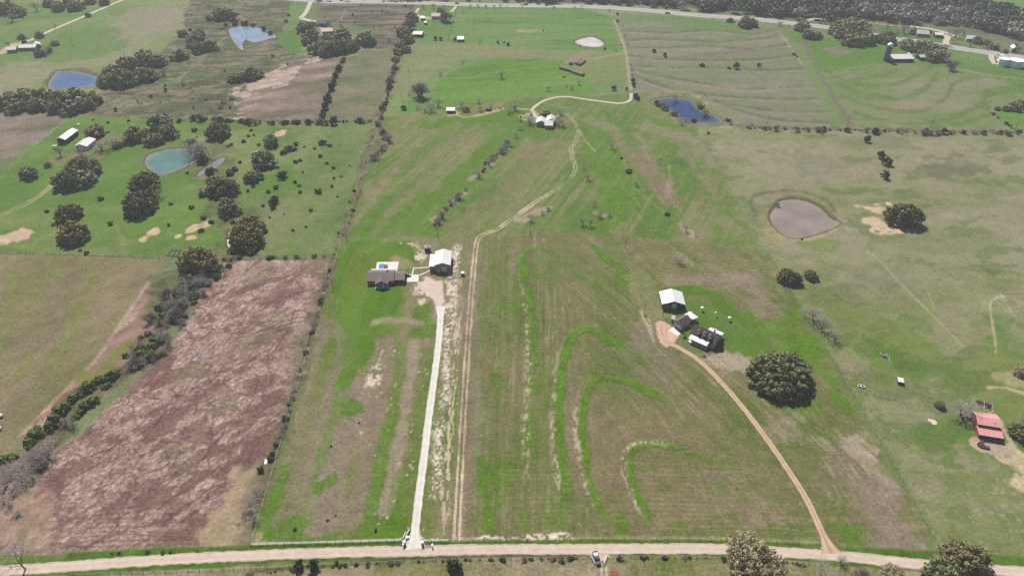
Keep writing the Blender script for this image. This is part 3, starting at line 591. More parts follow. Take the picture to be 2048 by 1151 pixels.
# hedge bases
for pts, wd in (([(664,516),(640,600),(600,740),(560,870),(525,960),(490,1085)],7),([(762,236),(748,262),(700,430),(684,478)],6),([(835,20),(800,110),(770,200),(758,240)],8),([(690,112),(665,170),(640,240)],7),([(180,228),(400,240),(640,243),(758,240)],6),([(0,505),(200,511),(340,517)],2.5),([(440,517),(664,515)],4),([(1480,254),(1700,259),(2120,264)],6)):
    ixl, mk, _ = line(pts, wd, wd*0.35, wd*0.3); put((ixl, mk), pal(fbm(X[ixl]/4,Y[ixl]/4,210,4), [(70,70,48),(96,90,66),(120,110,86),(150,134,112)]), 0.8)
field(poly([(752,262),(790,262),(775,300),(745,330),(735,330)], 2, 3, 2), [(84,90,54),(120,108,84),(150,130,112)], 7, 211, 0, 1, 0.8)
# ---- road verges and ground below the road
field(poly([(-200,1100),(0,1108),(120,1112),(300,1100),(495,1090),(830,1082),(1200,1078),(1440,1078),(1640,1086),(1700,1098),(1870,1098),(2200,1130),(2200,1240),(-200,1240)], 1.2, 1.0), [(96,124,40),(110,126,58)], 12, 221)
field(poly([(-200,1160),(130,1150),(330,1140),(600,1122),(900,1112),(1180,1109),(1450,1110),(1640,1124),(1800,1140),(2200,1168),(2200,1300),(-200,1300)], 1.2, 1.0), [(108,118,60),(126,126,78),(146,136,106),(160,146,122)], 14, 222, 10, 2, det=(0.7,0.3,0.9))
field(poly([(480,1145),(700,1132),(860,1128),(760,1170),(480,1175)], 8, 5, 5), [(150,136,112),(170,152,134)], 6, 223, 0, 1, 0.7)
for pts, wd in (([(140,1112),(300,1103),(495,1096),(800,1087)],2.6),([(140,1148),(330,1134),(600,1118),(900,1108)],2.6),([(1700,1098),(1850,1110),(2200,1128)],3.2),([(1230,1106),(1450,1106),(1640,1119),(1800,1134)],2.6),([(860,1087),(1200,1083),(1600,1088)],1.6)):
    ixl, mk, _ = line(pts, wd, 0.7, 0.6); put((ixl, mk), pal(fbm(X[ixl]/3,Y[ixl]/3,224,3), [(58,104,10),(78,130,16),(98,138,40)]), 0.9)
flat(line([(500,1143),(700,1126),(900,1114),(1180,1110)], 1.6, 0.6, 0.5), (58,66,28), 0.6)
flat(line([(1198,1106),(1202,1120),(1204,1170)], 0.5, 0.35, 0.2), (218,200,168), 0.9); flat(line([(1206,1106),(1210,1120),(1216,1170)], 0.5, 0.35, 0.2), (218,200,168), 0.9)
flat(line([(1196,1104),(1206,1108)], 5, 1, 0.6), (220,198,180), 0.9)
flat(line([(1265,1085+45),(1278,1160)], 3, 1.5, 1), (104,112,40), 0.6)
# farm yards and tracks far off
flat(line([(1262,180),(1258,150),(1252,105),(1240,70),(1228,40)], 3.2, 1.2, 0.5), (176,164,136), 0.75)
flat(line([(1254,180),(1250,140),(1243,105),(1232,70),(1222,45)], 2.0, 1, 0.5), (140,128,100), 0.6)
flat(line([(908,228),(930,234),(960,230),(990,222),(1005,218)], 3, 1.2, 1), (188,174,142), 0.8); flat(line([(1035,217),(1062,220)], 2.5, 1, 0.8), (206,194,170), 0.85)
flat(blob(1072,232,9,10), (206,186,160), 0.7)
flat(line([(1088,206),(1110,212),(1150,218)], 1.5, 1, 0.8), (148,146,112), 0.6)
flat(blob(912,226,5,6), (196,176,150), 0.7)
flat(poly([(0,100),(25,86),(45,84),(60,88),(50,97),(0,110),(-60,125),(-60,115)], 2, 2, 1), (204,176,150), 0.9)
flat(poly([(640,56),(660,58),(668,66),(645,68)], 2, 2, 1), (206,190,168), 0.8)
flat(poly([(836,32),(858,34),(868,38),(840,40)], 2, 2, 1), (190,180,150), 0.7)
flat(line([(1700,82),(1780,68)], 12, 4, 3), (120,112,96), 0.5)
flat(poly([(1815,108),(1845,108),(1855,122),(1825,124)], 3, 3, 2), (134,142,84), 0.5)

# ------------------------------------------------------------------ ponds: hollows in the ground with water in them
def water_mat(name, col, rough=0.06, spec=0.5, shallow=(0.16,0.14,0.10)):
    m = bpy.data.materials.new(name); m.use_nodes = True; n = m.node_tree; b = n.nodes['Principled BSDF']
    b.inputs['Roughness'].default_value = rough; b.inputs['IOR'].default_value = 1.33; b.inputs['Specular IOR Level'].default_value = spec
    tc = n.nodes.new('ShaderNodeTexCoord'); no = n.nodes.new('ShaderNodeTexNoise'); no.inputs['Scale'].default_value = 0.06; no.inputs['Detail'].default_value = 4
    mr = n.nodes.new('ShaderNodeMapRange'); mr.inputs[3].default_value = 0.45; mr.inputs[4].default_value = 1.55
    vm = n.nodes.new('ShaderNodeVectorMath'); vm.operation = 'SCALE'; 
    mx = n.nodes.new('ShaderNodeMix'); mx.data_type = 'RGBA'; mx.inputs[6].default_value = (*col, 1); mx.inputs[7].default_value = (*shallow, 1)
    at = n.nodes.new('ShaderNodeAttribute'); at.attribute_name = 'shore'; n.links.new(at.outputs['Fac'], mx.inputs[0]); n.links.new(mx.outputs[2], vm.inputs[0])
    L = n.links.new; L(tc.outputs['Object'], no.inputs[0]); L(no.outputs[0], mr.inputs[0]); L(mr.outputs[0], vm.inputs['Scale']); L(vm.outputs[0], b.inputs['Base Color'])
    n2 = n.nodes.new('ShaderNodeTexNoise'); n2.inputs['Scale'].default_value = 1.3; n2.inputs['Detail'].default_value = 3
    bp = n.nodes.new('ShaderNodeBump'); bp.inputs['Strength'].default_value = 0.12; bp.inputs['Distance'].default_value = 0.05
    L(tc.outputs['Object'], n2.inputs[0]); L(n2.outputs[0], bp.inputs['Height']); L(bp.outputs[0], b.inputs['Normal'])
    return m
PONDS = [([(291,318),(300,308),(322,301),(345,297),(370,297),(385,303),(396,315),(385,327),(360,338),(335,347),(318,350),(298,338),(290,328)], (0.055,0.115,0.10), 'teal'),
 ([(96,167),(109,148),(117,142),(146,142),(169,146),(201,156),(198,167),(182,173),(146,176),(104,178)], (0.03,0.065,0.14), 'blue'),
 ([(459,57),(482,52),(520,56),(553,72),(536,78),(510,85),(495,81),(485,86),(487,99),(480,98),(467,83),(459,68)], (0.12,0.165,0.24), 'sky_blue'),
 ([(1150,83),(1166,76),(1187,74),(1202,81),(1208,89),(1197,94),(1176,93),(1158,90)], (0.34,0.31,0.30), 'pale'),
 ([(1301,202),(1315,197),(1339,194),(1361,195),(1382,200),(1393,213),(1404,224),(1423,229),(1436,234),(1444,241),(1441,247),(1409,246),(1377,245),(1358,240),(1355,230),(1340,222),(1328,213),(1308,207)], (0.010,0.026,0.075), 'deep_blue'),
 ([(1540,430),(1550,415),(1558,403),(1573,399),(1594,399),(1615,403),(1636,413),(1651,425),(1660,435),(1675,442),(1679,447),(1667,455),(1646,463),(1620,471),(1599,475),(1578,474),(1563,466),(1549,453),(1543,443)], (0.150,0.124,0.106), 'muddy'),
 ([(450,316),(444,326),(428,337),(408,348),(394,352),(400,343),(418,330),(438,317)], (0.12,0.12,0.13), 'grey'),
 ([(459,462),(462,474),(466,486),(465,498),(457,494),(454,482),(456,470)], (0.34,0.34,0.34), 'silt')]
for px, c, nm in PONDS:
    pts = catmull(world(px), 4, True)
    ix = subset(pts, 6); d, _ = seg_dist(X[ix], Y[ix], pts, True); ins = inside(X[ix], Y[ix], pts); sd = np.where(ins, d, -d)
    Z[ix] = np.minimum(Z[ix], (-0.25-1.6*smooth(-0.2, 4.0, sd)*1.0 + 0.25*smooth(0.3, -2.0, sd)).astype(np.float32)*smooth(-2.2, -0.4, sd).astype(np.float32))
    flat((ix, (smooth(-2.6, -0.6, sd)).astype(np.float32)), (96,84,64), 0.8)
    cx = sum(p[0] for p in pts)/len(pts); cy = sum(p[1] for p in pts)/len(pts)
    mb = MB(); n_ = len(pts); sh_ = []
    for fr, sv in ((1.0, 0.8), (0.93, 0.45), (0.82, 0.15), (0.6, 0.0)):
        mb.v += [((p[0]-cx)*fr, (p[1]-cy)*fr, 0) for p in pts]; sh_ += [sv]*n_
    mb.v.append((0, 0, 0)); sh_.append(0.0)
    a_ = sum(pts[i][0]*pts[(i+1)%n_][1]-pts[(i+1)%n_][0]*pts[i][1] for i in range(n_))
    for k_ in range(3): mb.f += [(k_*n_+i, k_*n_+(i+1)%n_, (k_+1)*n_+(i+1)%n_, (k_+1)*n_+i) for i in range(n_)]
    mb.f += [(3*n_+i, 3*n_+(i+1)%n_, 4*n_) for i in range(n_)]
    if a_ < 0: mb.f = [tuple(reversed(f_)) for f_ in mb.f]
    wm_ = mb.mesh('pond_water', water_mat('water_'+nm, c, 0.06 if nm not in ('pale','silt') else 0.25)); wm_.attributes.new('shore', 'FLOAT', 'POINT').data.foreach_set('value', np.array(sh_, np.float32))
    o = kind(obj('pond_water', wm_, None), 'structure'); o.location = (cx, cy, -0.22)

me = bpy.data.meshes.new('ground')
me.vertices.add(NV)
co = np.stack([X, Y, Z.astype(np.float64)], 1).astype(np.float32); me.vertices.foreach_set('co', co.ravel())
r0 = np.arange(NROW-1)[:, None]*NCOL; c0 = np.arange(NCOL-1)[None, :]
q = np.stack([r0+c0, r0+c0+1, r0+c0+1+NCOL, r0+c0+NCOL], -1).reshape(-1, 4).astype(np.int32)
me.loops.add(q.size); me.loops.foreach_set('vertex_index', q.ravel())
me.polygons.add(len(q)); me.polygons.foreach_set('loop_start', np.arange(0, q.size, 4, dtype=np.int32))
me.polygons.foreach_set('use_smooth', np.ones(len(q), bool))
ca = me.attributes.new('cover', 'FLOAT_COLOR', 'POINT'); ca.data.foreach_set('color', np.concatenate([COL, np.ones((NV,1),np.float32)], 1).ravel())
da = me.attributes.new('detail', 'FLOAT_VECTOR', 'POINT'); da.data.foreach_set('vector', DET.ravel())
me.update(calc_edges=True)
gm = bpy.data.materials.new('ground_cover'); gm.use_nodes = True; n = gm.node_tree; L = n.links.new; b = n.nodes['Principled BSDF']
b.inputs['Roughness'].default_value = 0.95; b.inputs['Specular IOR Level'].default_value = 0.08
A = n.nodes.new('ShaderNodeAttribute'); A.attribute_name = 'cover'; B = n.nodes.new('ShaderNodeAttribute'); B.attribute_name = 'detail'
sx = n.nodes.new('ShaderNodeSeparateXYZ'); L(B.outputs['Vector'], sx.inputs[0])
tc = n.nodes.new('ShaderNodeTexCoord')
def noise(scale, det=3, rough=0.6):
    k = n.nodes.new('ShaderNodeTexNoise'); k.inputs['Scale'].default_value = scale; k.inputs['Detail'].default_value = det; k.inputs['Roughness'].default_value = rough
    L(tc.outputs['Object'], k.inputs['Vector']); return k.outputs[0]
def math_(op, a, b2, c=None):
    k = n.nodes.new('ShaderNodeMath'); k.operation = op
    for i, s in enumerate((a, b2, c)):
        if s is None: continue
        if isinstance(s, (int, float)): k.inputs[i].default_value = s
        else: L(s, k.inputs[i])
    return k.outputs[0]
def maprange(s, a, b2, c, d):
    k = n.nodes.new('ShaderNodeMapRange'); L(s, k.inputs[0])
    for i, q_ in enumerate((a, b2, c, d)): k.inputs[i+1].default_value = q_
    return k.outputs[0]
g1 = noise(0.7, 4, 0.72); g2 = noise(0.13, 4, 0.65)
fac = math_('ADD', math_('MULTIPLY', math_('SUBTRACT', g1, 0.5), 2.3), math_('MULTIPLY', math_('SUBTRACT', g2, 0.5), 1.1))
fac = math_('MULTIPLY_ADD', fac, sx.outputs[2], 1.0)
vm = n.nodes.new('ShaderNodeVectorMath'); vm.operation = 'SCALE'; L(A.outputs['Color'], vm.inputs[0]); L(fac, vm.inputs['Scale'])
def mixc(f, a, colr):
    k = n.nodes.new('ShaderNodeMix'); k.data_type = 'RGBA'; L(f, k.inputs[0]); L(a, k.inputs[6]); k.inputs[7].default_value = (*colr, 1); return k.outputs[2]
straw = math_('MULTIPLY', maprange(noise(0.95, 2, 0.5), 0.66, 0.76, 0, 0.75), sx.outputs[0])
o1 = mixc(straw, vm.outputs[0], alb((206,190,160)))
tuft = math_('MULTIPLY', maprange(noise(0.5, 3, 0.6), 0.64, 0.74, 0, 0.7), sx.outputs[1])
o2 = mixc(tuft, o1, alb((62,74,42)))
L(o2, b.inputs['Base Color'])
bp = n.nodes.new('ShaderNodeBump'); bp.inputs['Strength'].default_value = 0.65; bp.inputs['Distance'].default_value = 0.45
L(g1, bp.inputs['Height']); L(bp.outputs[0], b.inputs['Normal'])
me.materials.append(gm)
ground = kind(link(bpy.data.objects.new('ground', me)), 'structure')

# ------------------------------------------------------------------ roads and drives
FR = [-0.5, -0.44, -0.3, -0.18, 0, 0.18, 0.3, 0.44, 0.5]
def ribbon(name, px, width, m, z=0.05, jit=0.25, wends=None, curve=8):
    pts = catmull(world(px), curve); L_ = [0.0]
    for a, b2 in zip(pts, pts[1:]): L_.append(L_[-1]+math.dist(a, b2))
    n_ = max(8, int(L_[-1]/1.6)); mb = MB(); k = 0; ac = []
    for i in range(n_+1):
        s = L_[-1]*i/n_
        while k < len(pts)-2 and L_[k+1] < s: k += 1
        t = (s-L_[k])/max(1e-6, L_[k+1]-L_[k]); x = pts[k][0]+(pts[k+1][0]-pts[k][0])*t; y_ = pts[k][1]+(pts[k+1][1]-pts[k][1])*t
        a = pts[max(k-1,0)]; b2 = pts[min(k+2,len(pts)-1)]; q_ = math.dist(a, b2); nx, ny = -(b2[1]-a[1])/q_, (b2[0]-a[0])/q_
        wd = width
        if wends:
            for end, extra, run in wends:
                e = s if end == 0 else L_[-1]-s
                if e < run: wd += extra*(1-e/run)**2.2
        for j, f in enumerate(FR):
            r_ = R.uniform(-jit, jit) if abs(f) == 0.5 else 0
            mb.v.append((x+nx*(wd*f+r_), y_+ny*(wd*f+r_), z if abs(f) < 0.5 else 0.004))
        if i:
            o = 9*i; ac += FR
            for j in range(8): mb.f.append((o-9+j, o+j, o+j+1, o-8+j))
        else: ac += FR
    mb.f = [tuple(reversed(f)) for f in mb.f]
    me_ = mb.mesh(name, m); at = me_.attributes.new('across', 'FLOAT', 'POINT'); at.data.foreach_set('value', np.array(ac, np.float32))
    return kind(obj(name, me_, m), 'structure')
def road_mat(name, c1, c2, scale=0.25, mid=0.82, edge=0.6):
    m = bpy.data.materials.new(name); m.use_nodes = True; n = m.node_tree; L = n.links.new; b = n.nodes['Principled BSDF']; b.inputs['Roughness'].default_value = 0.9; b.inputs['Specular IOR Level'].default_value = 0.15
    tc = n.nodes.new('ShaderNodeTexCoord'); mp = n.nodes.new('ShaderNodeMapping'); mp.inputs['Scale'].default_value = (0.35, 1, 1)
    no = n.nodes.new('ShaderNodeTexNoise'); no.inputs['Scale'].default_value = scale; no.inputs['Detail'].default_value = 6; no.inputs['Roughness'].default_value = 0.65
    mx = n.nodes.new('ShaderNodeMix'); mx.data_type = 'RGBA'; mx.inputs[6].default_value = (*alb(c1), 1); mx.inputs[7].default_value = (*alb(c2), 1)
    mr = n.nodes.new('ShaderNodeMapRange'); mr.inputs[1].default_value = 0.3; mr.inputs[2].default_value = 0.7
    L(tc.outputs['Object'], mp.inputs[0]); L(mp.outputs[0], no.inputs[0]); L(no.outputs[0], mr.inputs[0]); L(mr.outputs[0], mx.inputs[0])
    at = n.nodes.new('ShaderNodeAttribute'); at.attribute_name = 'across'
    cv = n.nodes.new('ShaderNodeFloatCurve'); cu = cv.mapping.curves[0]
    for x_, y_ in ((0.02,edge),(0.10,0.5+0.5*edge),(0.24,1.0),(0.36,0.92),(0.5,mid),(0.64,0.92),(0.76,1.0),(0.90,0.80)): cu.points.new(x_, y_)
    cu.points[0].location = (0, edge); cu.points[-1].location = (1, edge); cv.mapping.update()
    ad = n.nodes.new('ShaderNodeMath'); ad.operation = 'ADD'; L(at.outputs['Fac'], ad.inputs[0]); ad.inputs[1].default_value = 0.5; L(ad.outputs[0], cv.inputs['Value'])
    n3 = n.nodes.new('ShaderNodeTexNoise'); n3.inputs['Scale'].default_value = 0.5; L(tc.outputs['Object'], n3.inputs[0])
    m3 = n.nodes.new('ShaderNodeMapRange'); m3.inputs[3].default_value = 0.8; m3.inputs[4].default_value = 1.2; L(n3.outputs[0], m3.inputs[0])
    mu = n.nodes.new('ShaderNodeMath'); mu.operation = 'MULTIPLY'; L(cv.outputs[0], mu.inputs[0]); L(m3.outputs[0], mu.inputs[1])
    vs = n.nodes.new('ShaderNodeVectorMath'); vs.operation = 'SCALE'; L(mx.outputs[2], vs.inputs[0]); L(mu.outputs[0], vs.inputs['Scale']); L(vs.outputs[0], b.inputs['Base Color'])
    return m
M_ROAD = road_mat('pink_gravel', (214,192,177), (230,210,194), 0.25, 0.92, 0.75); M_WHITE = road_mat('white_gravel', (232,226,218), (246,242,236), 0.25, 0.9, 0.85); M_TANR = road_mat('tan_gravel', (206,172,146), (222,194,168), 0.25, 0.66); M_ASPH = road_mat('pale_asphalt', (176,174,174), (190,188,186)); M_CALI = road_mat('pale_caliche', (206,194,174), (226,214,194))
ribbon('gravel_road', [(-400,1160),(-100,1146),(60,1137),(300,1120),(500,1110),(700,1103),(830,1101),(950,1098),(1200,1097),(1440,1097),(1640,1108),(1700,1113),(1850,1128),(2048,1143),(2300,1160)], 4.4, M_ROAD, 0.05)
ribbon('white_driveway', [(829,1097),(830,1062),(837,1000),(847,920),(860,815),(874,712),(880,650),(881,612)], 3.3, M_WHITE, 0.06, 0.15, [(0, 6.5, 9), (1, 2.5, 14)])
ribbon('tan_driveway', [(1663,1106),(1645,1066),(1610,992),(1558,912),(1500,832),(1450,772),(1400,722),(1362,697),(1336,684),(1325,668),(1322,655)], 2.7, M_TANR, 0.06, 0.15, [(0, 6, 10), (1, 3.5, 12)])
ribbon('highway', [(420,-16),(560,-4),(650,3),(760,4),(900,8),(1000,11),(1160,13),(1280,20),(1400,31),(1500,38),(1640,53),(1700,62),(1790,77),(1850,85),(1900,94),(1960,103),(2048,116),(2250,146)], 15.0, M_ASPH, 0.06, 0.2)
ribbon('hill_lane', [(300,-24),(245,0),(170,32),(100,62),(62,80),(42,86)], 4.6, M_CALI)
ribbon('farm_lane', [(624,-4),(618,12),(611,26),(601,36)], 5.5, M_CALI); ribbon('farm_lane', [(601,36),(618,41),(640,44),(656,46)], 6, M_CALI)
ribbon('farm_lane', [(837,17),(833,24),(834,29),(842,34),(856,35)], 3.6, M_CALI); ribbon('farm_lane', [(914,11),(908,18),(902,24)], 3.6, M_CALI)
ribbon('farm_lane', [(1262,186),(1262,197),(1256,203),(1244,206),(1230,206),(1180,200),(1140,194),(1110,195),(1085,203),(1070,213),(1064,220),(1068,228),(1074,236)], 3.0, M_CALI, 0.05, 0.3)
ribbon('farm_lane', [(1893,92),(1892,82),(1895,74),(1888,70)], 6.5, M_CALI); ribbon('farm_lane', [(1982,110),(1984,120),(1990,128)], 5, M_CALI)
ribbon('farm_lane', [(1594,52),(1612,42),(1632,38),(1650,40)], 6, M_CALI); ribbon('farm_lane', [(1820,53),(1860,58),(1900,68),(1910,72)], 6, M_CALI)
# highway centre line and edge lines, flat paint
M_LINE = mat('road_paint', (0.75, 0.74, 0.70), 0.7)
for off in (-6.2, 6.2, 0.0):
    pts = catmull(world([(420,-16),(560,-4),(650,3),(760,4),(900,8),(1000,11),(1160,13),(1280,20),(1400,31),(1500,38),(1640,53),(1700,62),(1790,77),(1850,85),(1900,94),(1960,103),(2048,116),(2250,146)]), 8); mb = MB()
    for i, p in enumerate(pts):
        a = pts[max(i-1,0)]; b2 = pts[min(i+1,len(pts)-1)]; q_ = math.dist(a,b2); nx, ny = -(b2[1]-a[1])/q_, (b2[0]-a[0])/q_
        for w_ in (off-0.12, off+0.12): mb.v.append((p[0]+nx*w_, p[1]+ny*w_, 0.075))
        if i: mb.f.append((2*i-2, 2*i-1, 2*i+1, 2*i))
    kind(obj('road_line', mb, M_LINE if off else mat('yellow_paint', alb((200,170,60)), 0.7)), 'structure')
def slab(name, px, m, z=0.08):
    pts = world(px); mb = MB(); n_ = len(pts); a = sum(pts[i][0]*pts[(i+1)%n_][1]-pts[(i+1)%n_][0]*pts[i][1] for i in range(n_))
    if a < 0: pts = pts[::-1]
    mb.hull([(p[0],p[1],-0.1) for p in pts], [(p[0],p[1],z) for p in pts]); return kind(obj(name, mb, m), 'structure')
M_CONC = mat('white_concrete', alb((236,232,226)), 0.85, 0.05, 0.6)
slab('driveway_slab', [(804,552),(823,551),(823,549.5),(838,549),(837,563),(804,564)], M_CONC)
slab('driveway_slab', [(1347,653),(1363,665.5),(1355,672),(1336,661)], M_CONC)
slab('concrete_slab', [(1855,836),(1871,840),(1875,846),(1871,849),(1864,848),(1863,844),(1857,842)], mat('pale_slab', alb((226,204,186)), 0.9, 0.08, 0.8))
for seg in ([(823,550),(826,537),(828,537),(825.5,550)],[(826,535.5),(861,533),(861,534.6),(826,537.2)],[(859.5,534),(861.5,534),(861.5,541),(859.5,541)],[(838,549.5),(860,540),(861.5,541),(840,551)]):
    slab('walkway', seg, M_CONC, 0.07)

# ------------------------------------------------------------------ vegetation prototypes (unit radius)
def leafmesh(name, m, n, sampler, size, seed, up=0.0):
    r = np.random.default_rng(seed)
    p, nr, sc = sampler(r, n)
    d = r.normal(size=(n,3)); nr = nr*1.0+d*0.36+np.array([0,0,up]); nr /= np.linalg.norm(nr,axis=1)[:,None]
    t = np.cross(nr, r.normal(size=(n,3))); t /= np.linalg.norm(t,axis=1)[:,None]; bt = np.cross(nr, t)
    s = (size*sc*r.uniform(0.6,1.35,n))[:,None]
    V = np.stack([p-t*s-bt*s*0.7, p+t*s-bt*s*0.8, p+t*s*0.9+bt*s*0.75, p-t*s*0.8+bt*s*0.7], 1).reshape(-1,3).astype(np.float32)
    me = bpy.data.meshes.new(name); me.vertices.add(4*n); me.vertices.foreach_set('co', V.ravel())
    me.loops.add(4*n); me.loops.foreach_set('vertex_index', np.arange(4*n, dtype=np.int32))
    me.polygons.add(n); me.polygons.foreach_set('loop_start', np.arange(0,4*n,4,dtype=np.int32))
    me.materials.append(m); me.update(calc_edges=True); return me
def dome(nl, lr, shape, zc, flat_=0.0, seed=0, irregular=0.18):
    """clumps spread over and through a dome; leaves on the clumps"""
    def f(r, n):
        rr = np.random.default_rng(seed)
        az = rr.uniform(0, 2*math.pi, nl); el = np.arcsin(rr.uniform(-0.35, 1.0, nl)); rad = rr.uniform(0.72, 1.0, nl)*(1-lr*0.6)
        q = 8; bumps = 1+irregular*np.sin(az*2+seed)+irregular*0.7*np.sin(az*3+seed*2.3)
        inn = rr.random(nl) < 0.22; rad[inn] *= rr.uniform(0.3,0.8,inn.sum())
        cx = np.stack([np.cos(az)*np.cos(el)*rad*bumps*shape[0], np.sin(az)*np.cos(el)*rad*bumps*shape[1], np.sin(el)*rad*shape[2]*rr.uniform(0.8,1.08,nl)+zc],1)
        ls = lr*rr.uniform(0.6,1.3,nl); li = r.integers(0,nl,n)
        d = r.normal(size=(n,3)); d[:,2] = d[:,2]*0.85+0.25; d /= np.linalg.norm(d,axis=1)[:,None]
        p = cx[li]+d*ls[li][:,None]*np.array([1,1,0.72])*r.uniform(0.65,1.05,n)[:,None]
        p[:,2] = np.maximum(p[:,2], 0.03)
        return p, d, np.ones(n)
    return f
def cone(hgt, rad, seed):
    def f(r, n):
        h = r.random(n)**0.75; az = r.uniform(0,2*math.pi,n); prof = np.where(h < 0.18, 0.55+h*2.5, 1-(h-0.18)/0.82*0.93)
        lob = 1+0.16*np.sin(az*3+h*9+seed)+0.12*np.sin(az*5-h*14+seed)
        rr = rad*prof*lob*np.sqrt(r.uniform(0.5,1,n)); p = np.stack([np.cos(az)*rr, np.sin(az)*rr, 0.06+h*hgt],1)
        return p, np.stack([np.cos(az),np.sin(az),0.5*np.ones(n)],1), np.ones(n)
    return f
def branches(seed, hgt, spread, levels=4, n0=5, up=0.5, stems=1, twig=3, r0=0.035, droop=0.0, zmax=1.45):
    r = random.Random(seed); big = MB(); fine = MB()
    def grow(p, d, L_, rad, lv):
        q = p + d*L_
        tgt = big if lv < 2 else fine
        if lv >= levels:                      # twig: a sliver
            s = d.orthogonal().normalized()*rad*2.2
            o = len(fine.v); fine.v += [tuple(p-s), tuple(p+s), tuple(q)]; fine.f.append((o,o+1,o+2)); return
        tgt.tube(p, q, rad, rad*0.68, 5 if lv == 0 else 3, False)
        k = n0 if lv == 0 else r.randint(3, 4)
        if lv == levels-1: k = twig+2
        for i in range(k):
            az = 2*math.pi*(i+r.random()*0.7)/k; tilt = r.uniform(0.35, 0.95)*spread
            a = d.orthogonal().normalized(); b2 = d.cross(a)
            nd = (d*math.cos(tilt)+(a*math.cos(az)+b2*math.sin(az))*math.sin(tilt)); nd.z += up*0.25-droop*lv; nd.normalize()
            st = p + d*L_*(r.uniform(0.55,1.0) if lv else r.uniform(0.7,1.0))
            grow(st, nd, (L_*2.1 if lv == 0 and stems == 1 else L_)*r.uniform(0.58,0.86), rad*0.5, lv+1)
    for s in range(stems):
        d = Vector((r.uniform(-.5,.5)*(stems>1)+r.uniform(-.08,.08), r.uniform(-.5,.5)*(stems>1)+r.uniform(-.08,.08), 1)).normalized()
        grow(Vector((r.uniform(-.2,.2)*(stems>1), r.uniform(-.2,.2)*(stems>1), -0.02)), d, hgt*(1 if stems == 1 else r.uniform(.7,1.1)), r0, 0)
    xs = fine.v; mx = max(math.hypot(v[0],v[1]) for v in xs); k = 1.0/mx
    k = 1.0/np.percentile([math.hypot(v[0],v[1]) for v in xs], 93)
    top = k*np.percentile([v[2] for v in fine.v], 97); kz = k*zmax/top
    big.v = [(v[0]*k, v[1]*k, v[2]*kz) for v in big.v]; fine.v = [(v[0]*k, v[1]*k, v[2]*kz) for v in fine.v]
    return big, fine
def trunkmesh(name, m, h, r_, seed, limbs=5, reach=0.6, top=0.75):
    r = random.Random(seed); mb = MB(); mb.tube((0,0,-0.05), (0.02,0.01,h), r_*1.25, r_*0.9, 8, False)
    for i in range(limbs):
        az = 2*math.pi*(i+r.random()*.6)/limbs; e = (math.cos(az)*reach*r.uniform(.6,1), math.sin(az)*reach*r.uniform(.6,1), h+(top-h)*r.uniform(.5,1))
        mid = (e[0]*0.45, e[1]*0.45, h+(e[2]-h)*0.55); mb.tube((0.02,0.01,h*0.9), mid, r_*0.6, r_*0.4, 5, False); mb.tube(mid, e, r_*0.4, r_*0.12, 5, False)
    return mb.mesh(name, m, True)

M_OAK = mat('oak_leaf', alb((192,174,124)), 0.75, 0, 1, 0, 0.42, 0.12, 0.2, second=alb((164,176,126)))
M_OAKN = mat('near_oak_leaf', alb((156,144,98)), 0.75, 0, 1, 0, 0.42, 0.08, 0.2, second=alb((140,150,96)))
M_OAKW = mat('autumn_oak_leaf', alb((178,164,100)), 0.75, 0, 1, 0, 0.42, 0.1, 0.2)
M_PALE = mat('pale_new_leaf', alb((196,184,128)), 0.8, 0, 1, 0, 0.38, 0.08, 0.15, second=alb((184,176,138)))
M_CED = mat('cedar_leaf', alb((64,84,62)), 0.8, 0, 1, 0, 0.4, 0.15, 0.15)
M_SHR = mat('shrub_leaf', alb((72,96,50)), 0.8, 0, 1, 0, 0.4, 0.2, 0.15)
M_GRSH = mat('green_shrub_leaf', alb((118,142,54)), 0.8, 0, 1, 0, 0.4, 0.2, 0.15)
M_BARK = mat('bark', alb((140,128,118)), 0.9, 0.15, 6)
M_TWIG = mat('grey_twig', alb((204,192,186)), 0.9, 0, 1, 0, 0.3, 0.12, 0.1, second=alb((190,176,176)))
M_TWP = mat('purple_twig', alb((186,168,172)), 0.9, 0, 1, 0, 0.3, 0.1, 0.1, second=alb((180,164,154)))
M_TWW = mat('white_twig', alb((232,228,220)), 0.9, 0, 1, 0, 0.25, 0.05, 0.1)
M_WFAR = mat('woodland_leaf', alb((140,150,118)), 0.8, 0, 1, 0, 0.5, 0.1, 0.15)
M_WBARE = mat('woodland_twig', alb((186,176,170)), 0.9, 0, 1, 0, 0.45, 0.1, 0.1)

PROTO = {}
def proto(kindname, variants): PROTO[kindname] = variants
oakt = [trunkmesh('oak_trunk', M_BARK, 0.26, 0.055, s, 6, 0.62, 0.7) for s in (1,2)]
proto('oak', [(oakt[i%2], leafmesh('oak_crown', M_OAK, 3300, dome(90, 0.19, (1.02,0.96,0.86), 0.30, seed=40+i), 0.055, 60+i)) for i in range(6)])
proto('warm', [(oakt[i%2], leafmesh('oak_crown', M_OAKW, 3300, dome(90, 0.19, (1.0,1.0,0.9), 0.36, seed=140+i), 0.055, 160+i)) for i in range(2)])
proto('bigoak', [(oakt[0], leafmesh('oak_crown', M_OAKN, 24000, dome(420, 0.095, (1.0,0.94,0.66), 0.16, seed=77, irregular=0.07), 0.022, 78))])
proto('midoak', [(oakt[i%2], leafmesh('oak_crown', M_OAKN, 9000, dome(200, 0.135, (1.0,0.92,0.82), 0.26, seed=277+i, irregular=0.12), 0.034, 278+i)) for i in range(3)])
proto('midwarm', [(oakt[i%2], leafmesh('oak_crown', M_OAKW, 8500, dome(180, 0.14, (1.0,0.95,0.92), 0.32, seed=377+i, irregular=0.1), 0.036, 378+i)) for i in range(2)])
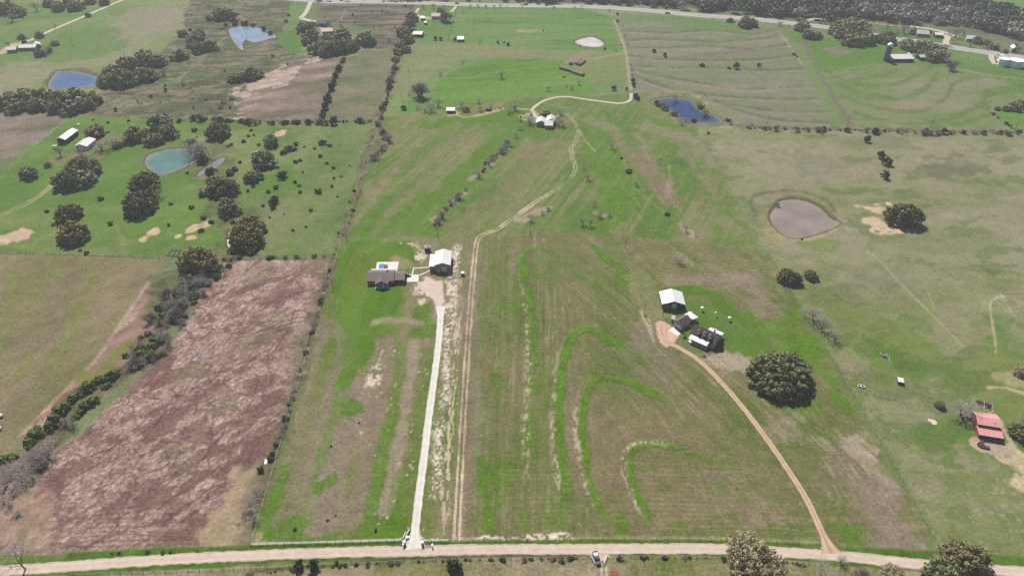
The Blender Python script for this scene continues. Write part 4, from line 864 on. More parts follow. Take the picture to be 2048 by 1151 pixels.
proto('pale', [(oakt[i%2], leafmesh('leafing_crown', M_PALE, 8500, dome(190, 0.15, (1.0,0.95,0.95), 0.45, seed=90+i, irregular=0.12), 0.024, 95+i)) for i in range(2)])
ct = trunkmesh('cedar_trunk', M_BARK, 0.3, 0.06, 5, 3, 0.3, 0.8)
proto('cedar', [(ct, leafmesh('cedar_crown', M_CED, 1000, dome(34, 0.30, (0.92,0.92,1.15), 0.62, seed=210+i, irregular=0.22), 0.085, 200+i)) for i in range(3)])
st = MB().tube((0,0,-0.05),(0,0,0.3),0.06,0.05,5).mesh('shrub_stem', M_BARK)
proto('shrub', [(st, leafmesh('shrub_foliage', M_SHR, 420, dome(16, 0.34, (1,1,0.75), 0.3, seed=300+i, irregular=0.2), 0.11, 310+i)) for i in range(4)])
proto('greenbush', [(st, leafmesh('bush_foliage', M_GRSH, 420, dome(16, 0.34, (1,1,0.7), 0.25, seed=320+i, irregular=0.2), 0.11, 330+i)) for i in range(3)])
def bare(kindname, seeds, m, **kw):
    out = []
    for s in seeds:
        b_, f_ = branches(s, **kw); out.append((b_.mesh('branching_trunk', M_BARK), f_.mesh('twig_crown', m)))
    proto(kindname, out)
bare('bare', (11,12,13,14), M_TWIG, zmax=1.25, hgt=0.22, spread=0.85, levels=5, n0=6, up=0.4, twig=3, r0=0.045)
bare('purple', (21,22), M_TWP, zmax=1.25, stems=4, hgt=0.3, spread=0.9, levels=5, n0=6, up=0.6, twig=3, r0=0.05)
bare('whitebare', (31,32), M_TWW, hgt=0.45, spread=0.9, levels=5, n0=5, up=0.4, twig=2, r0=0.05)
bare('brush', (41,42,43), M_TWIG, hgt=0.35, spread=0.8, levels=4, n0=4, up=0.4, stems=5, twig=4, r0=0.03, zmax=1.05)
NAMES = {'oak':('oak_tree','tree','trunk','crown'),'warm':('oak_tree','tree','trunk','crown'),'bigoak':('oak_tree','tree','trunk','crown'),'midoak':('oak_tree','tree','trunk','crown'),'midwarm':('oak_tree','tree','trunk','crown'),'pale':('elm_tree','tree','trunk','crown'),
         'cedar':('cedar_tree','tree','trunk','crown'),'shrub':('round_shrub','shrub','stem','foliage'),'greenbush':('green_bush','bush','stem','foliage'),'bare':('bare_tree','tree','trunk','crown'),
         'purple':('leafless_tree','tree','trunk','crown'),'whitebare':('pale_bare_tree','tree','trunk','crown'),'brush':('bare_bush','bush','stem','twigs')}
CH = {'oak':0.5,'warm':0.55,'bigoak':0.36,'midoak':0.48,'midwarm':0.55,'pale':0.55,'cedar':0.7,'shrub':0.35,'greenbush':0.3,'bare':0.7,'purple':0.75,'whitebare':0.85,'brush':0.5}
COUNT = {}
def tree(k, u, v, wpx, label, group=None, sz=1.0):
    """a plant whose crown shows at (u, v), wpx wide"""
    s = wpx/2/pxm(u, v)
    for _ in range(2):
        x, y_ = P(u, v, CH[k]*s*sz); s = wpx/2*depth(x, y_, CH[k]*s*sz)/F
    nm, cat, pt, cr = NAMES[k]; COUNT[k] = COUNT.get(k, 0)+1
    tm, cm = PROTO[k][(COUNT[k]-1)%len(PROTO[k])] if k not in ('bigoak',) else PROTO[k][0]
    rt = thing(nm, label, cat, (x, y_, 0), R.uniform(0, 6.28) if k != 'bigoak' else 0.5, group)
    rt.scale = (s, s*R.uniform(.93,1.07), s*sz*R.uniform(.92,1.08))
    a = link(bpy.data.objects.new(pt, tm)); a.parent = rt
    b2 = link(bpy.data.objects.new(cr, cm)); b2.parent = rt
    return rt
def cluster(k, items, desc, place, group, by='left', sz=1.0):
    its = sorted(items, key=lambda q: q[0] if by == 'left' else q[1])
    for i, q in enumerate(its):
        kk = q[3] if len(q) > 3 else k
        if len(its) == 1: lab = f'{desc} {place}'
        else:
            lab = f'{desc}, {ordinal(i+1)} from the {"left" if by == "left" else "far end"} {place}'
            if len(lab.split()) > 16: lab = lab.replace(' from the far end', ' from far end').replace(' from the left ', ' from left ').replace(' of the ', ' of ').replace(' in the ', ' in ').replace(' on the ', ' on ').replace(' along the ', ' along ')
        tree(kk, q[0], q[1], q[2], lab, group, sz)

# ---- large trees near the camera
tree('bigoak', 1563, 742, 133, 'huge round dark oak standing alone right of the dormered house')
tree('midoak', 1808, 428, 74, 'wide dark oak clump beside the sandy patches in the right pasture')
tree('midoak', 1579, 552, 48, 'round oak on the fence line below the muddy pond')
tree('midoak', 1623, 549, 32, 'smaller dark oak just right of the round fence line oak')
tree('pale', 1510, 1124, 122, 'large pale budding elm overhanging the gravel road')
tree('midoak', 1930, 1114, 104, 'broad grey green oak at the right fence corner above the gravel road')
tree('midoak', 1885, 1148, 92, 'olive oak below the gravel road in front of the fence corner oak')
tree('pale', 1786, 1146, 56, 'tan budding tree below the gravel road near the bottom edge', sz=0.8)
tree('whitebare', 1647, 1136, 52, 'white barked leafless tree below the tan driveway mouth')
tree('bare', 1683, 1118, 24, 'thin grey leafless tree at the road edge by the tan driveway mouth', sz=1.3)
tree('purple', 1722, 1146, 34, 'low dark purple bush at the bottom edge below the road')
tree('whitebare', 36, 1118, 84, 'pale leafless tree in the lower left corner beside the road')
tree('shrub', 908, 1133, 38, 'dark round bush at the bottom edge below the access strip', sz=1.5)
tree('shrub', 597, 1130, 22, 'left one of two dark round bushes under the road', 'two dark bushes under the road', 1.6)
tree('shrub', 626, 1129, 27, 'right and bigger one of two dark round bushes under the road', 'two dark bushes under the road', 1.6)
tree('cedar', 673, 1124, 10, 'tiny dark cedar on the fence below the road')
tree('bare', 1928, 818, 62, 'bushy grey green tree leaning over the red barn corner', sz=0.8); tree('brush', 1945, 832, 40, 'grey brush tangled beside the red barn wall')
tree('pale', 1880, 808, 22, 'small blossoming white tree left of the red barn', sz=1.0)
tree('pale', 2044, 742, 34, 'tan tree cut by the right edge above the sandy track', sz=0.8)
tree('midoak', 2046, 862, 54, 'olive tree right of the red barn by the sandy drive')
tree('pale', 2060, 850, 44, 'pale budding tree at the right edge behind the red barn', sz=0.8)
tree('bare', 1628, 628, 46, 'upper grey leafless tree on the right fence line', sz=0.8); tree('bare', 1645, 650, 44, 'middle grey leafless tree on the right fence line', sz=0.8)
tree('bare', 1673, 676, 32, 'leaning bare tree casting a long shadow on the right fence line', sz=0.8)
tree('bare', 1360, 521, 28, 'grey bare bush tree alone in the field above the white roofed shop', sz=0.7)
tree('shrub', 522, 938, 16, 'black green bush beside white boards on the brown field edge', sz=1.5)
tree('bare', 498, 1010, 40, 'large grey leafless thicket tree at the brown field corner', sz=0.8); tree('bare', 512, 985, 34, 'grey leafless tree just above the brown field corner', sz=0.8); tree('brush', 508, 1035, 26, 'low grey brush at the very corner of the brown field')
# ---- left pasture oaks
cluster('oak', [(318,241,50),(336,262,42),(270,268,48),(307,277,40)], 'round dark oak', 'in the foursome above the teal pond', 'four oaks above the teal pond')
tree('midoak', 435, 261, 50, 'lone round oak right of the teal pond foursome'); tree('oak', 188, 261, 44, 'round oak behind the two white farm sheds'); tree('oak', 541, 280, 38, 'small round oak among shrubs below the far hedge')
tree('oak', 526, 316, 54, 'grey dome shaped oak among shrubs in the left pasture'); tree('oak', 505, 351, 38, 'smaller oak below the grey dome shaped oak')
tree('midoak', 442, 370, 64, 'grey spreading oak beside the creek pool'); tree('oak', 455, 412, 50, 'oak with two crowns above the creek bend')
tree('midwarm', 500, 448, 56, 'grey oak behind the russet topped oak at the creek'); tree('midwarm', 490, 470, 70, 'russet topped oak beside the silty creek pool')
tree('midoak', 135, 424, 55, 'dark flat oak above the russet tinged oak in the left pasture'); tree('midwarm', 143, 463, 62, 'russet tinged oak near the lower left pasture fence')
tree('midoak', 285, 360, 62, 'upper oak of the tall clump below the teal pond'); tree('midoak', 279, 404, 74, 'lower and larger oak of the tall clump below the teal pond'); tree('bare', 316, 386, 34, 'sparse leafless tree right of the tall oak clump', sz=0.8); tree('oak', 308, 375, 26, 'small grey oak tucked in the right of the tall clump')
tree('oak', 56, 344, 40, 'small oak standing alone left of the farm oaks'); tree('midoak', 165, 333, 64, 'rear oak of the trio below the farm sheds'); tree('midoak', 138, 356, 66, 'left front oak of the trio below the farm sheds'); tree('oak', 168, 355, 50, 'right front oak of the trio below the farm sheds')
tree('midwarm', 392, 516, 78, 'big yellow green oak at the wooden pen by the fence')
tree('brush', 400, 300, 60, 'grey leafless thicket on the right bank of the teal pond', sz=0.8); tree('brush', 380, 288, 40, 'smaller grey thicket behind the teal pond'); tree('shrub', 407, 322, 26, 'dark bush at the teal pond dam')
tree('bare', 222, 285, 46, 'grey green leafless tree beside the farm oaks', sz=0.7); tree('greenbush', 238, 290, 24, 'bright green bush under the grey leafless farm tree'); tree('bare', 200, 292, 30, 'small grey tree left of the bright green farm bush', sz=0.8)
tree('bare', 160, 305, 34, 'twisted dark leafless tree in front of the farm shed', sz=0.7); tree('bare', 118, 303, 22, 'leaning dead tree beside the white tank', sz=1.2); tree('pale', 95, 329, 16, 'small pale budding tree left of the farm oaks')
SHRUBS = [(188+u/3.837*1.0, v) for u, v in ()]
raw = [(1008,240),(985,925),(825,940)]
near = [(772,450),(848,640),(1438,250),(1468,515),(1560,596),(1620,625),(1542,692),(1296,650),(1310,490),(658,865),(618,844),(1840,168),(1905,390),(1940,355),(1735,400),(360,546),(405,650),(1068,598),(1555,420),(1480,8),(1775,35)]
sh = [(u/3.837, 280+v/3.837, 13 if (u,v) in ((848,640),(1620,625),(658,865),(1542,692),(1560,596),(1468,515),(772,450)) else 9) for u, v in near]
near2 = [(515,18,18),(573,40,11),(315,30,13),(262,65,20),(215,95,16),(298,70,14),(380,50,7),(457,65,8),(497,122,11),(312,165,11),(345,155,9),(549,178,8),(601,213,9),(730,195,5),(365,247,6),(605,290,8),(662,278,6),(205,270,26),(308,320,10),(338,348,9),(158,362,12),(342,398,10),(488,392,18),(592,353,9),(100,396,10),(152,462,27),(60,502,9),(135,520,14),(430,538,9),(292,690,8),(390,665,7),(638,710,7),(632,433,6),(725,470,6),(228,566,5),(112,592,6),(70,700,13),(25,215,7),(760,390,9)]
sh2 = [(510+u/3.837, 280+v/3.837, w_) for u, v, w_ in near2]
top = [(712,920,5),(828,940,7),(985,925,8),(1490,998,13),(1510,1050,5),(1460,1080,12),(1480,1076,10),(1695,1085,12),(1910,965,8),(1925,998,9),(1905,1042,8),(1950,1035,7),(1868,1083,11),(1775,1108,7),(1750,1122,7),(1985,1110,8),(1378,925,14)]
sh3 = [(u/3.837, v/3.837, w_) for u, v, w_ in top]
cluster('shrub', sh, 'small dark round shrub', 'on the lower left pasture', 'small round shrubs in the left pasture')
cluster('shrub', sh2, 'dark round shrub', 'on the shrub dotted pasture beside the fence', 'round shrubs in the shrub dotted pasture')
cluster('shrub', sh3, 'little dark shrub', 'along the top of the green farm pasture', 'shrubs along the top of the farm pasture')
r = random.Random(3)
cr = [(425+r.uniform(-12,12), 345+r.uniform(-8,30), r.uniform(9,18), r.choice(['shrub','brush','greenbush','shrub'])) for _ in range(14)]+[(400,380,20,'brush'),(405,390,16,'shrub'),(460,345,20,'shrub'),(470,338,16,'shrub'),(452,436,16,'shrub'),(465,444,14,'greenbush'),(470,500,24,'greenbush'),(505,498,30,'greenbush'),(530,462,14,'shrub'),(525,478,10,'shrub')]
cluster('shrub', cr, 'rough creek side bush', 'along the left pasture creek', 'bushes along the pasture creek', 'far')
sc_ = []
for _ in range(46):
    if r.random() < .6: u, v = r.uniform(230,470), r.uniform(130,225)
    else: u, v = r.uniform(640,800), r.uniform(18,90)
    if u < 330 and v < 170: v += 45
    sc_.append((u, v, r.uniform(4,9), r.choice(['brush','purple','brush','cedar'])))
cluster('brush', sc_, 'low scrub bush', 'scattered over the grey scrub land', 'scattered bushes on the scrub land')
# ---- creek thicket between the two lower left fields
cl = [(440,535),(400,560),(372,600),(345,630),(325,660),(305,700),(290,720)]
ck = []
for i in range(92):
    t = r.random()*(len(cl)-1); k = int(t); f = t-k; u = cl[k][0]+(cl[k+1][0]-cl[k][0])*f+r.uniform(-34,26); v = cl[k][1]+(cl[k+1][1]-cl[k][1])*f+r.uniform(-14,14)
    ck.append((u, v, r.uniform(12,26), r.choice(['brush','brush','bare','shrub','greenbush','shrub','brush'])))
for i in range(34):
    t = r.random()*(len(cl)-1); k = int(t); f = t-k
    ck.append((cl[k][0]+(cl[k+1][0]-cl[k][0])*f+r.uniform(-44,10), cl[k][1]+(cl[k+1][1]-cl[k][1])*f+r.uniform(-12,12), r.uniform(16,32), r.choice(['bare','purple','bare','greenbush'])))
cluster('brush', ck, 'tangled bush', 'of the upper creek thicket', 'upper creek thicket bushes', 'far')
lo = [(220,752,20,'shrub'),(232,746,18,'greenbush'),(200,758,20,'greenbush'),(180,772,24,'greenbush'),(170,778,20,'shrub'),(158,785,18,'greenbush'),(145,795,22,'greenbush'),(212,772,14,'greenbush'),(190,800,18,'greenbush'),(178,805,22,'greenbush'),(165,815,20,'shrub'),(155,828,18,'greenbush'),(130,812,24,'greenbush'),(120,822,22,'greenbush'),(108,838,24,'greenbush'),(112,846,16,'shrub'),(98,850,20,'greenbush'),(75,862,24,'greenbush'),(66,870,24,'greenbush'),(100,862,12,'shrub'),(58,882,22,'greenbush'),(20,914,20,'greenbush'),(5,918,20,'greenbush'),(130,845,22,'brush'),(145,850,18,'brush')]
lo = [(u,v,w_*1.35,k) for u,v,w_,k in lo]
cluster('greenbush', lo, 'bright green bush', 'of the lower creek strip by the brown field', 'green bushes along the lower creek', 'far')
gr = [(88,905,54,'bare'),(65,915,46,'bare'),(40,932,46,'bare'),(18,945,48,'bare'),(60,945,44,'bare'),(95,890,34,'bare'),(8,965,50,'bare'),(40,960,40,'bare'),(70,925,40,'purple'),(25,980,34,'brush'),(20,1010,26,'brush'),(35,1025,22,'brush'),(5,1000,30,'brush')]
cluster('bare', gr, 'grey leafless creek tree', 'of the grey thicket at the left edge', 'grey leafless thicket at the left edge', 'far', 0.7)
# ---- hedgerows
def hedge(px, n_, jit, wr, kinds, desc, place, group, by='far'):
    its = []
    seg = [math.dist(a, b2) for a, b2 in zip(px, px[1:])]; T = sum(seg)
    for i in range(n_):
        s = T*min(0.995,max(0.005,(i+0.5+r.gauss(0,0.9))/n_)); k = 0
        while k < len(seg)-1 and s > seg[k]: s -= seg[k]; k += 1
        f = s/seg[k]; its.append((px[k][0]+(px[k+1][0]-px[k][0])*f+r.uniform(-jit,jit), px[k][1]+(px[k+1][1]-px[k][1])*f+r.uniform(-jit*.4,jit*.4), wr[0]*0.6+(wr[1]*1.25-wr[0]*0.6)*r.random()**1.8, r.choice(kinds)))
    cluster(kinds[0], its, desc, place, group, by)
hedge([(686,118),(672,150),(660,180),(648,215),(640,240)], 36, 2, (9,14), ['cedar','cedar','shrub'], 'dark evergreen hedge bush', 'of the dark hedgerow right of the pink ground', 'bushes of the dark hedgerow')
hedge([(800,105),(785,150),(775,190),(765,225),(755,250)], 48, 3, (9,16), ['brush','shrub','brush','purple'], 'greyish hedge bush', 'of the hedgerow left of the middle pasture', 'bushes of the grey hedgerow')
hedge([(832,25),(818,48)], 6, 3, (14,22), ['purple','bare','brush'], 'purple grey hedge tree', 'of the hedgerow beside the top farm', 'hedge trees beside the top farm')
cluster('oak', [(824,34,26),(806,62,34),(815,78,28),(802,92,32),(812,98,24),(795,102,22),(790,118,16)], 'oak in the hedge', 'of the hedgerow above the middle pasture', 'oaks in the hedgerow', 'far')
hedge([(380,236),(470,242),(560,245),(640,243),(755,242)], 62, 3, (8,18), ['brush','cedar','shrub','purple','greenbush'], 'scrubby hedge bush', 'of the cross hedge below the scrub land', 'bushes of the cross hedge', 'left')
hedge([(748,262),(735,305),(715,385),(695,455),(684,478)], 18, 3, (4,9), ['brush','shrub','brush'], 'sparse fence line bush', 'along the middle field left fence', 'bushes on the middle field fence')
hedge([(758,260),(775,285),(745,320)], 20, 8, (10,18), ['brush','shrub','brush'], 'rough bush', 'in the scrub corner inside the middle field', 'scrub corner bushes')
hedge([(672,495),(662,520),(645,590),(632,640),(615,690),(590,775),(565,860),(540,920)], 48, 2.5, (7,14), ['brush','shrub','brush'], 'dry fence line bush', 'along the brown field right fence', 'bushes on the brown field fence')
hedge([(435,517),(540,514),(660,512)], 16, 3, (8,15), ['shrub','brush','greenbush'], 'dark fence bush', 'along the fence above the brown field', 'bushes above the brown field', 'left')
hedge([(1490,254),(1640,258),(1800,262),(1950,264),(2045,265)], 92, 1.2, (7,13), ['brush','purple','brush','cedar','purple'], 'low brown hedge bush', 'of the long hedge above the right pasture', 'bushes of the long right hedge', 'left')
hedge([(1980,222),(2000,238),(2020,252),(2040,262)], 9, 2, (7,11), ['brush','shrub'], 'low bush', 'on the diagonal hedge at the far right', 'bushes of the diagonal hedge')
cluster('oak', [(2030,212,30),(2046,208,30),(2012,216,18),(1995,216,14)], 'dark oak', 'of the clump on the far right diagonal hedge', 'oak clump at the far right')
hedge([(480,1150),(560,1140),(700,1128),(800,1122),(900,1118),(1000,1117),(1080,1116),(1170,1114)], 60, 1.5, (6,12), ['shrub','greenbush','purple'], 'low dark bush', 'on the fence below the gravel road', 'bushes on the fence below the road', 'left')
hedge([(1215,1114),(1300,1113),(1400,1114),(1450,1116)], 16, 1.2, (6,12), ['shrub','brush','shrub'], 'low dark fence bush', 'below the road right of the pickup', 'bushes right of the pickup', 'left')
hedge([(1568,1122),(1620,1130)], 6, 1, (8,12), ['shrub','brush'], 'dark ditch bush', 'right of the large budding elm', 'ditch bushes by the elm', 'left')
hedge([(175,1106),(250,1104),(330,1103),(400,1101)], 7, 2, (5,9), ['shrub'], 'tiny dark bush', 'on the green verge above the road', 'bushes on the road verge', 'left')
# ---- middle property
hedge([(868,448),(890,420),(930,378)], 30, 5, (12,20), ['brush','brush','bare'], 'bare grey bush', 'of the lower diagonal thicket in the middle field', 'lower diagonal thicket', 'left')
hedge([(955,352),(975,325),(1000,305),(1018,284)], 26, 4, (11,18), ['brush','bare','shrub'], 'bare grey bush', 'of the upper diagonal thicket in the middle field', 'upper diagonal thicket', 'left')
cluster('bare', [(1168,335,12),(1176,354,18),(1189,408,12),(1200,428,18),(1219,428,14),(1166,442,24),(1181,446,20)], 'bare tree', 'in the green swale of the middle field', 'bare trees in the green swale')
cluster('bare', [(1063,435,20),(1085,425,12),(1097,417,12,'brush')], 'bare tree', 'on the pale rocks beside the two track', 'bare trees on the pale rocks')
cluster('bare', [(1225,292,16),(1257,342,15,'shrub'),(1273,368,12),(1334,428,12,'shrub'),(1373,456,22),(1392,468,10),(1243,316,7,'shrub')], 'isolated tree', 'in the right half of the middle field', 'isolated trees of the middle field')
cluster('bare', [(1030,214,26),(1018,222,20),(1041,238,14),(1041,255,16),(1032,271,14),(1060,240,28),(1062,226,16),(1091,226,22,'oak'),(1121,225,18),(1118,244,30),(1108,243,22),(1128,250,18),(1105,232,12,'greenbush')], 'yard tree', 'around the white roofed middle house', 'trees around the middle house', sz=0.75)
cluster('bare', [(863,214,30),(876,206,26),(835,214,14),(818,186,12),(808,215,14,'cedar'),(923,209,22),(932,218,20,'oak'),(958,202,16),(960,216,18),(850,220,16),(1000,216,10,'brush')], 'farmyard tree', 'along the property back line', 'trees on the property back line', sz=0.8)
tree('purple', 839, 179, 38, 'big purple grey leafless tree in the middle pasture')
cluster('bare', [(1003,149,20),(926,124,10),(881,148,12),(1143,175,12),(1158,165,12),(1097,177,12),(1133,170,9),(1128,154,6,'shrub')], 'lone bare tree', 'on the middle pasture', 'lone bare trees on the middle pasture')
cluster('cedar', [(1228,176,11),(1253,178,7),(1267,162,12),(1268,170,9),(1271,192,14),(1276,196,10),(1265,150,6,'brush'),(1264,140,7,'brush'),(1262,130,6,'brush'),(1255,88,6,'brush'),(1250,70,6,'brush'),(1235,42,7),(1235,28,6),(1246,52,5,'brush')], 'dark tree', 'along the fence by the pasture gate lane', 'trees along the gate lane', 'far')
cluster('cedar', [(1323,208,18,'oak'),(1330,214,18,'oak'),(1314,206,12),(1348,226,15,'oak'),(1387,240,14,'shrub'),(1363,244,14,'bare'),(1372,238,16,'bare'),(1352,196,18,'bare'),(1397,210,20,'brush'),(1402,214,14,'shrub'),(1412,226,20,'brush'),(1456,240,12,'shrub'),(1462,246,12,'brush'),(1417,266,8,'shrub')], 'pond side tree', 'around the deep blue pond', 'trees around the deep blue pond')
cluster('cedar', [(1308,102,9),(1330,110,10),(1404,130,13,'shrub'),(1472,132,15),(1458,136,9,'shrub'),(1518,130,9),(1505,250,9,'brush')], 'dark evergreen', 'on the contour field', 'evergreens on the contour field')
cluster('cedar', [(1735,278,16),(1763,309,19),(1774,323,21),(1771,350,19)], 'dark cedar', 'of the four in the right pasture', 'four dark cedars in the right pasture', 'far')
tree('brush', 1556, 408, 14, 'drowned leafless bush in the muddy pond corner'); tree('shrub', 1604, 478, 6, 'tiny dark bush on the muddy pond bank')
# ---- far groves
cluster('oak', [(15,200,48),(50,193,48),(85,192,46),(120,196,48),(152,192,52),(182,196,42),(112,212,42),(142,214,44),(32,212,42),(72,208,44),(166,208,42)], 'oak', 'of the long grove below the blue pond', 'long oak grove below the blue pond')
cluster('oak', [(290,117,50),(312,122,36),(252,129,48),(226,140,44),(242,156,54),(218,160,42),(262,156,42),(290,148,46),(325,146,20,'brush'),(205,162,26)], 'oak', 'of the grove right of the blue pond', 'oak grove right of the blue pond')
cluster('oak', [(358,109,35),(364,66,24),(388,78,44),(397,66,28),(396,97,32),(418,91,34),(444,27,40),(466,28,28,'purple'),(418,36,16)], 'oak', 'of the loose row left of the sky blue pond', 'loose oaks left of the sky blue pond')
cluster('oak', [(12,16,44),(34,22,36),(22,34,26,'bare'),(70,14,24,'bare'),(98,6,26),(115,12,32),(150,10,36),(136,5,26),(180,1,24),(207,3,24),(176,30,14),(110,52,8,'bare')], 'oak', 'on the far left hill', 'oaks on the far left hill')
cluster('oak', [(78,69,22),(42,74,16),(48,84,12,'shrub'),(80,106,24),(96,97,24,'bare'),(109,86,18),(16,88,14,'brush'),(98,100,14)], 'yard tree', 'around the far left farmhouse', 'trees around the far left farmhouse')
cluster('oak', [(500,148,38),(470,155,30),(515,146,24),(487,152,26),(455,160,16,'brush'),(444,200,18,'brush'),(440,214,14,'brush'),(460,195,14,'brush')], 'creek tree', 'at the pale scour in the scrub land', 'trees at the pale scour')
cluster('shrub', [(451,50,12),(443,58,8),(470,48,14),(490,47,16),(505,50,12),(528,58,14),(540,66,12),(380,60,10),(545,112,8),(575,128,6),(412,200,6),(385,197,5)], 'dark bank bush', 'around the sky blue pond', 'bushes around the sky blue pond')
cluster('oak', [(608,54,38),(625,52,30,'purple'),(622,72,40),(612,82,26),(638,92,46),(656,80,34),(668,94,46),(690,92,40),(680,70,40),(702,90,36),(732,77,42),(648,102,34),(740,80,24),(660,46,14,'bare'),(572,42,10),(577,30,8)], 'oak', 'of the dense grove around the scrub farmhouse', 'dense grove around the scrub farmhouse')
cluster('bare', [(846,13,12),(866,12,13),(888,14,11),(882,24,20,'oak'),(895,34,26,'purple'),(885,34,20,'purple'),(868,36,10,'bare'),(880,20,14,'greenbush'),(811,12,6,'shrub'),(927,26,5)], 'yard tree', 'around the top centre farm', 'trees around the top farm')
cluster('bare', [(941,12,10),(956,12,9),(972,13,9),(988,13,8),(1001,12,9),(1014,12,7),(1044,11,8),(1108,16,9),(1150,16,9),(1163,14,8),(1219,20,8)], 'small roadside tree', 'of the row along the highway', 'row of trees along the highway')
cluster('cedar', [(871,77,9),(881,78,8),(910,79,8),(960,84,8,'bare'),(996,85,7),(1016,88,8),(1008,85,5,'shrub'),(1086,62,4,'shrub'),(1210,97,6),(1232,102,4,'shrub'),(1160,91,4,'shrub')], 'small dark tree', 'on the fence line of the top pasture', 'small trees in the top pasture')
cluster('oak', [(1492,44,34),(1504,45,28),(1461,40,16),(1425,38,6,'bare'),(1358,34,5,'bare')], 'grey oak', 'beside the highway above the contour field', 'oaks above the contour field')
cluster('oak', [(1606,52,34),(1618,68,30),(1634,70,26),(1560,47,14,'bare'),(1578,52,8,'bare'),(1570,86,8,'bare'),(1588,108,9),(1594,113,6,'shrub')], 'oak', 'left of the dense highway grove', 'oaks left of the highway grove')
cluster('oak', [(1682,52,44),(1702,48,44),(1722,54,46),(1690,66,42),(1706,78,44),(1734,78,38),(1722,68,40),(1740,62,34,'bare'),(1758,76,30),(1774,74,38),(1672,62,28),(1780,80,30)], 'oak', 'of the dense grove left of the silo', 'dense grove left of the silo')
cluster('oak', [(1814,88,32),(1832,92,36),(1852,96,40),(1872,100,44),(1884,110,36),(1866,112,34),(1846,104,24),(1890,95,26,'bare'),(1896,122,22,'bare'),(1905,132,24,'purple'),(1860,88,30,'bare')], 'oak', 'of the grove behind the long barn', 'grove behind the long barn')
cluster('bare', [(1810,58,24),(1828,62,20,'oak'),(1796,66,18),(1842,66,14),(1858,62,12,'oak'),(1908,80,16),(1914,66,26),(1930,64,22),(1942,88,16),(1955,80,24,'oak'),(1968,92,10),(1975,84,20,'oak'),(1988,92,22,'oak'),(2010,102,14,'oak'),(2040,98,18,'bare'),(2030,92,16,'oak'),(1974,98,7,'brush'),(1900,60,18)], 'tree', 'around the roadside houses at the upper right', 'trees around the roadside houses')
cluster('bare', [(1650,44,10),(1662,46,12),(1640,42,12),(1790,50,10),(1776,54,12)], 'bare tree', 'beside the pale loop drive at the highway', 'bare trees at the loop drive')
# ---- woodland beyond the highway: nearest trees singly, the rest as one mass
edge = world([(1060,9),(1165,8),(1280,13),(1380,22),(1480,30),(1590,42),(1680,44),(1760,48),(1850,54),(1950,58),(2048,84),(2200,110)])
def edge_y(x):
    for a, b2 in zip(edge, edge[1:]):
        if a[0] <= x <= b2[0]: return a[1]+(b2[1]-a[1])*(x-a[0])/(b2[0]-a[0])
    return edge[0][1] if x < edge[0][0] else edge[-1][1]
rw = random.Random(21); pts = []
clear = world([(1960,-12),(2120,-12),(2120,22),(2040,30),(1985,16)])
tries = 0
while tries < 30000 and len(pts) < 1250:
    tries += 1; x = rw.uniform(20, 760); y_ = rw.uniform(640, 1090); ey = edge_y(x)
    if y_ < ey+5 or y_ > ey+300: continue
    if x < 120 and y_ < ey+10: continue
    u_ = 0
    ins = False; j = len(clear)-1
    for i in range(len(clear)):
        if (clear[i][1] > y_) != (clear[j][1] > y_) and x < (clear[j][0]-clear[i][0])*(y_-clear[i][1])/(clear[j][1]-clear[i][1])+clear[i][0]: ins = not ins
        j = i
    if ins: continue
    if any((x-p[0])**2+(y_-p[1])**2 < 56 for p in pts): continue
    pts.append((x, y_, y_-ey))
pts.sort(key=lambda p: p[2])
lowE = leafmesh('woodland_crown', M_WFAR, 330, dome(24, 0.32, (1,1,0.9), 0.55, seed=501), 0.135, 502)
lowB = leafmesh('woodland_crown', M_WBARE, 330, dome(24, 0.32, (1,1,0.95), 0.6, seed=503), 0.085, 504)
lowT = MB().tube((0,0,-0.05),(0,0,0.6),0.06,0.04,5).mesh('woodland_trunk', M_BARK)
massE, massB = [], []
ve = np.empty(len(lowE.vertices)*3, np.float32); lowE.vertices.foreach_get('co', ve); ve = ve.reshape(-1,3)
vb = np.empty(len(lowB.vertices)*3, np.float32); lowB.vertices.foreach_get('co', vb); vb = vb.reshape(-1,3)
for i, (x, y_, d) in enumerate(pts):
    patch = math.sin(x*0.021+1.3)*math.cos(y_*0.03)+rw.uniform(-.7,.7); ev = patch > (0.1 if d < 25 else -0.45); s = rw.uniform(5.5, 9.5); a = rw.uniform(0, 6.28)
    if i < 190:
        rt = thing('woodland_tree', ('dark evergreen' if ev else 'greyish leafless')+' tree on the near edge of the woods beyond the highway', 'tree', (x, y_, 0), a, ('evergreen' if ev else 'leafless')+' trees on the near edge of the woods')
        rt.scale = (s, s, s*rw.uniform(.9,1.2))
        for nm, ms in (('trunk', lowT), ('crown', lowE if ev else lowB)):
            o = link(bpy.data.objects.new(nm, ms)); o.parent = rt
    else:
        v_ = (ve if ev else vb).copy(); c_, s_ = math.cos(a), math.sin(a); v_ = v_ @ np.array([[c_,s_,0],[-s_,c_,0],[0,0,1]], np.float32)*s; v_ += np.array([x, y_, 0], np.float32); (massE if ev else massB).append(v_)
for nm, mass, m in (('evergreen_woodland', massE, M_WFAR), ('leafless_woodland', massB, M_WBARE)):
    V = np.concatenate(mass); k = len(V)//4; me = bpy.data.meshes.new(nm); me.vertices.add(4*k); me.vertices.foreach_set('co', V.ravel()); me.loops.add(4*k); me.loops.foreach_set('vertex_index', np.arange(4*k, dtype=np.int32)); me.polygons.add(k); me.polygons.foreach_set('loop_start', np.arange(0,4*k,4,dtype=np.int32)); me.materials.append(m); me.update(calc_edges=True)
    kind(link(bpy.data.objects.new(nm, me)), 'stuff')
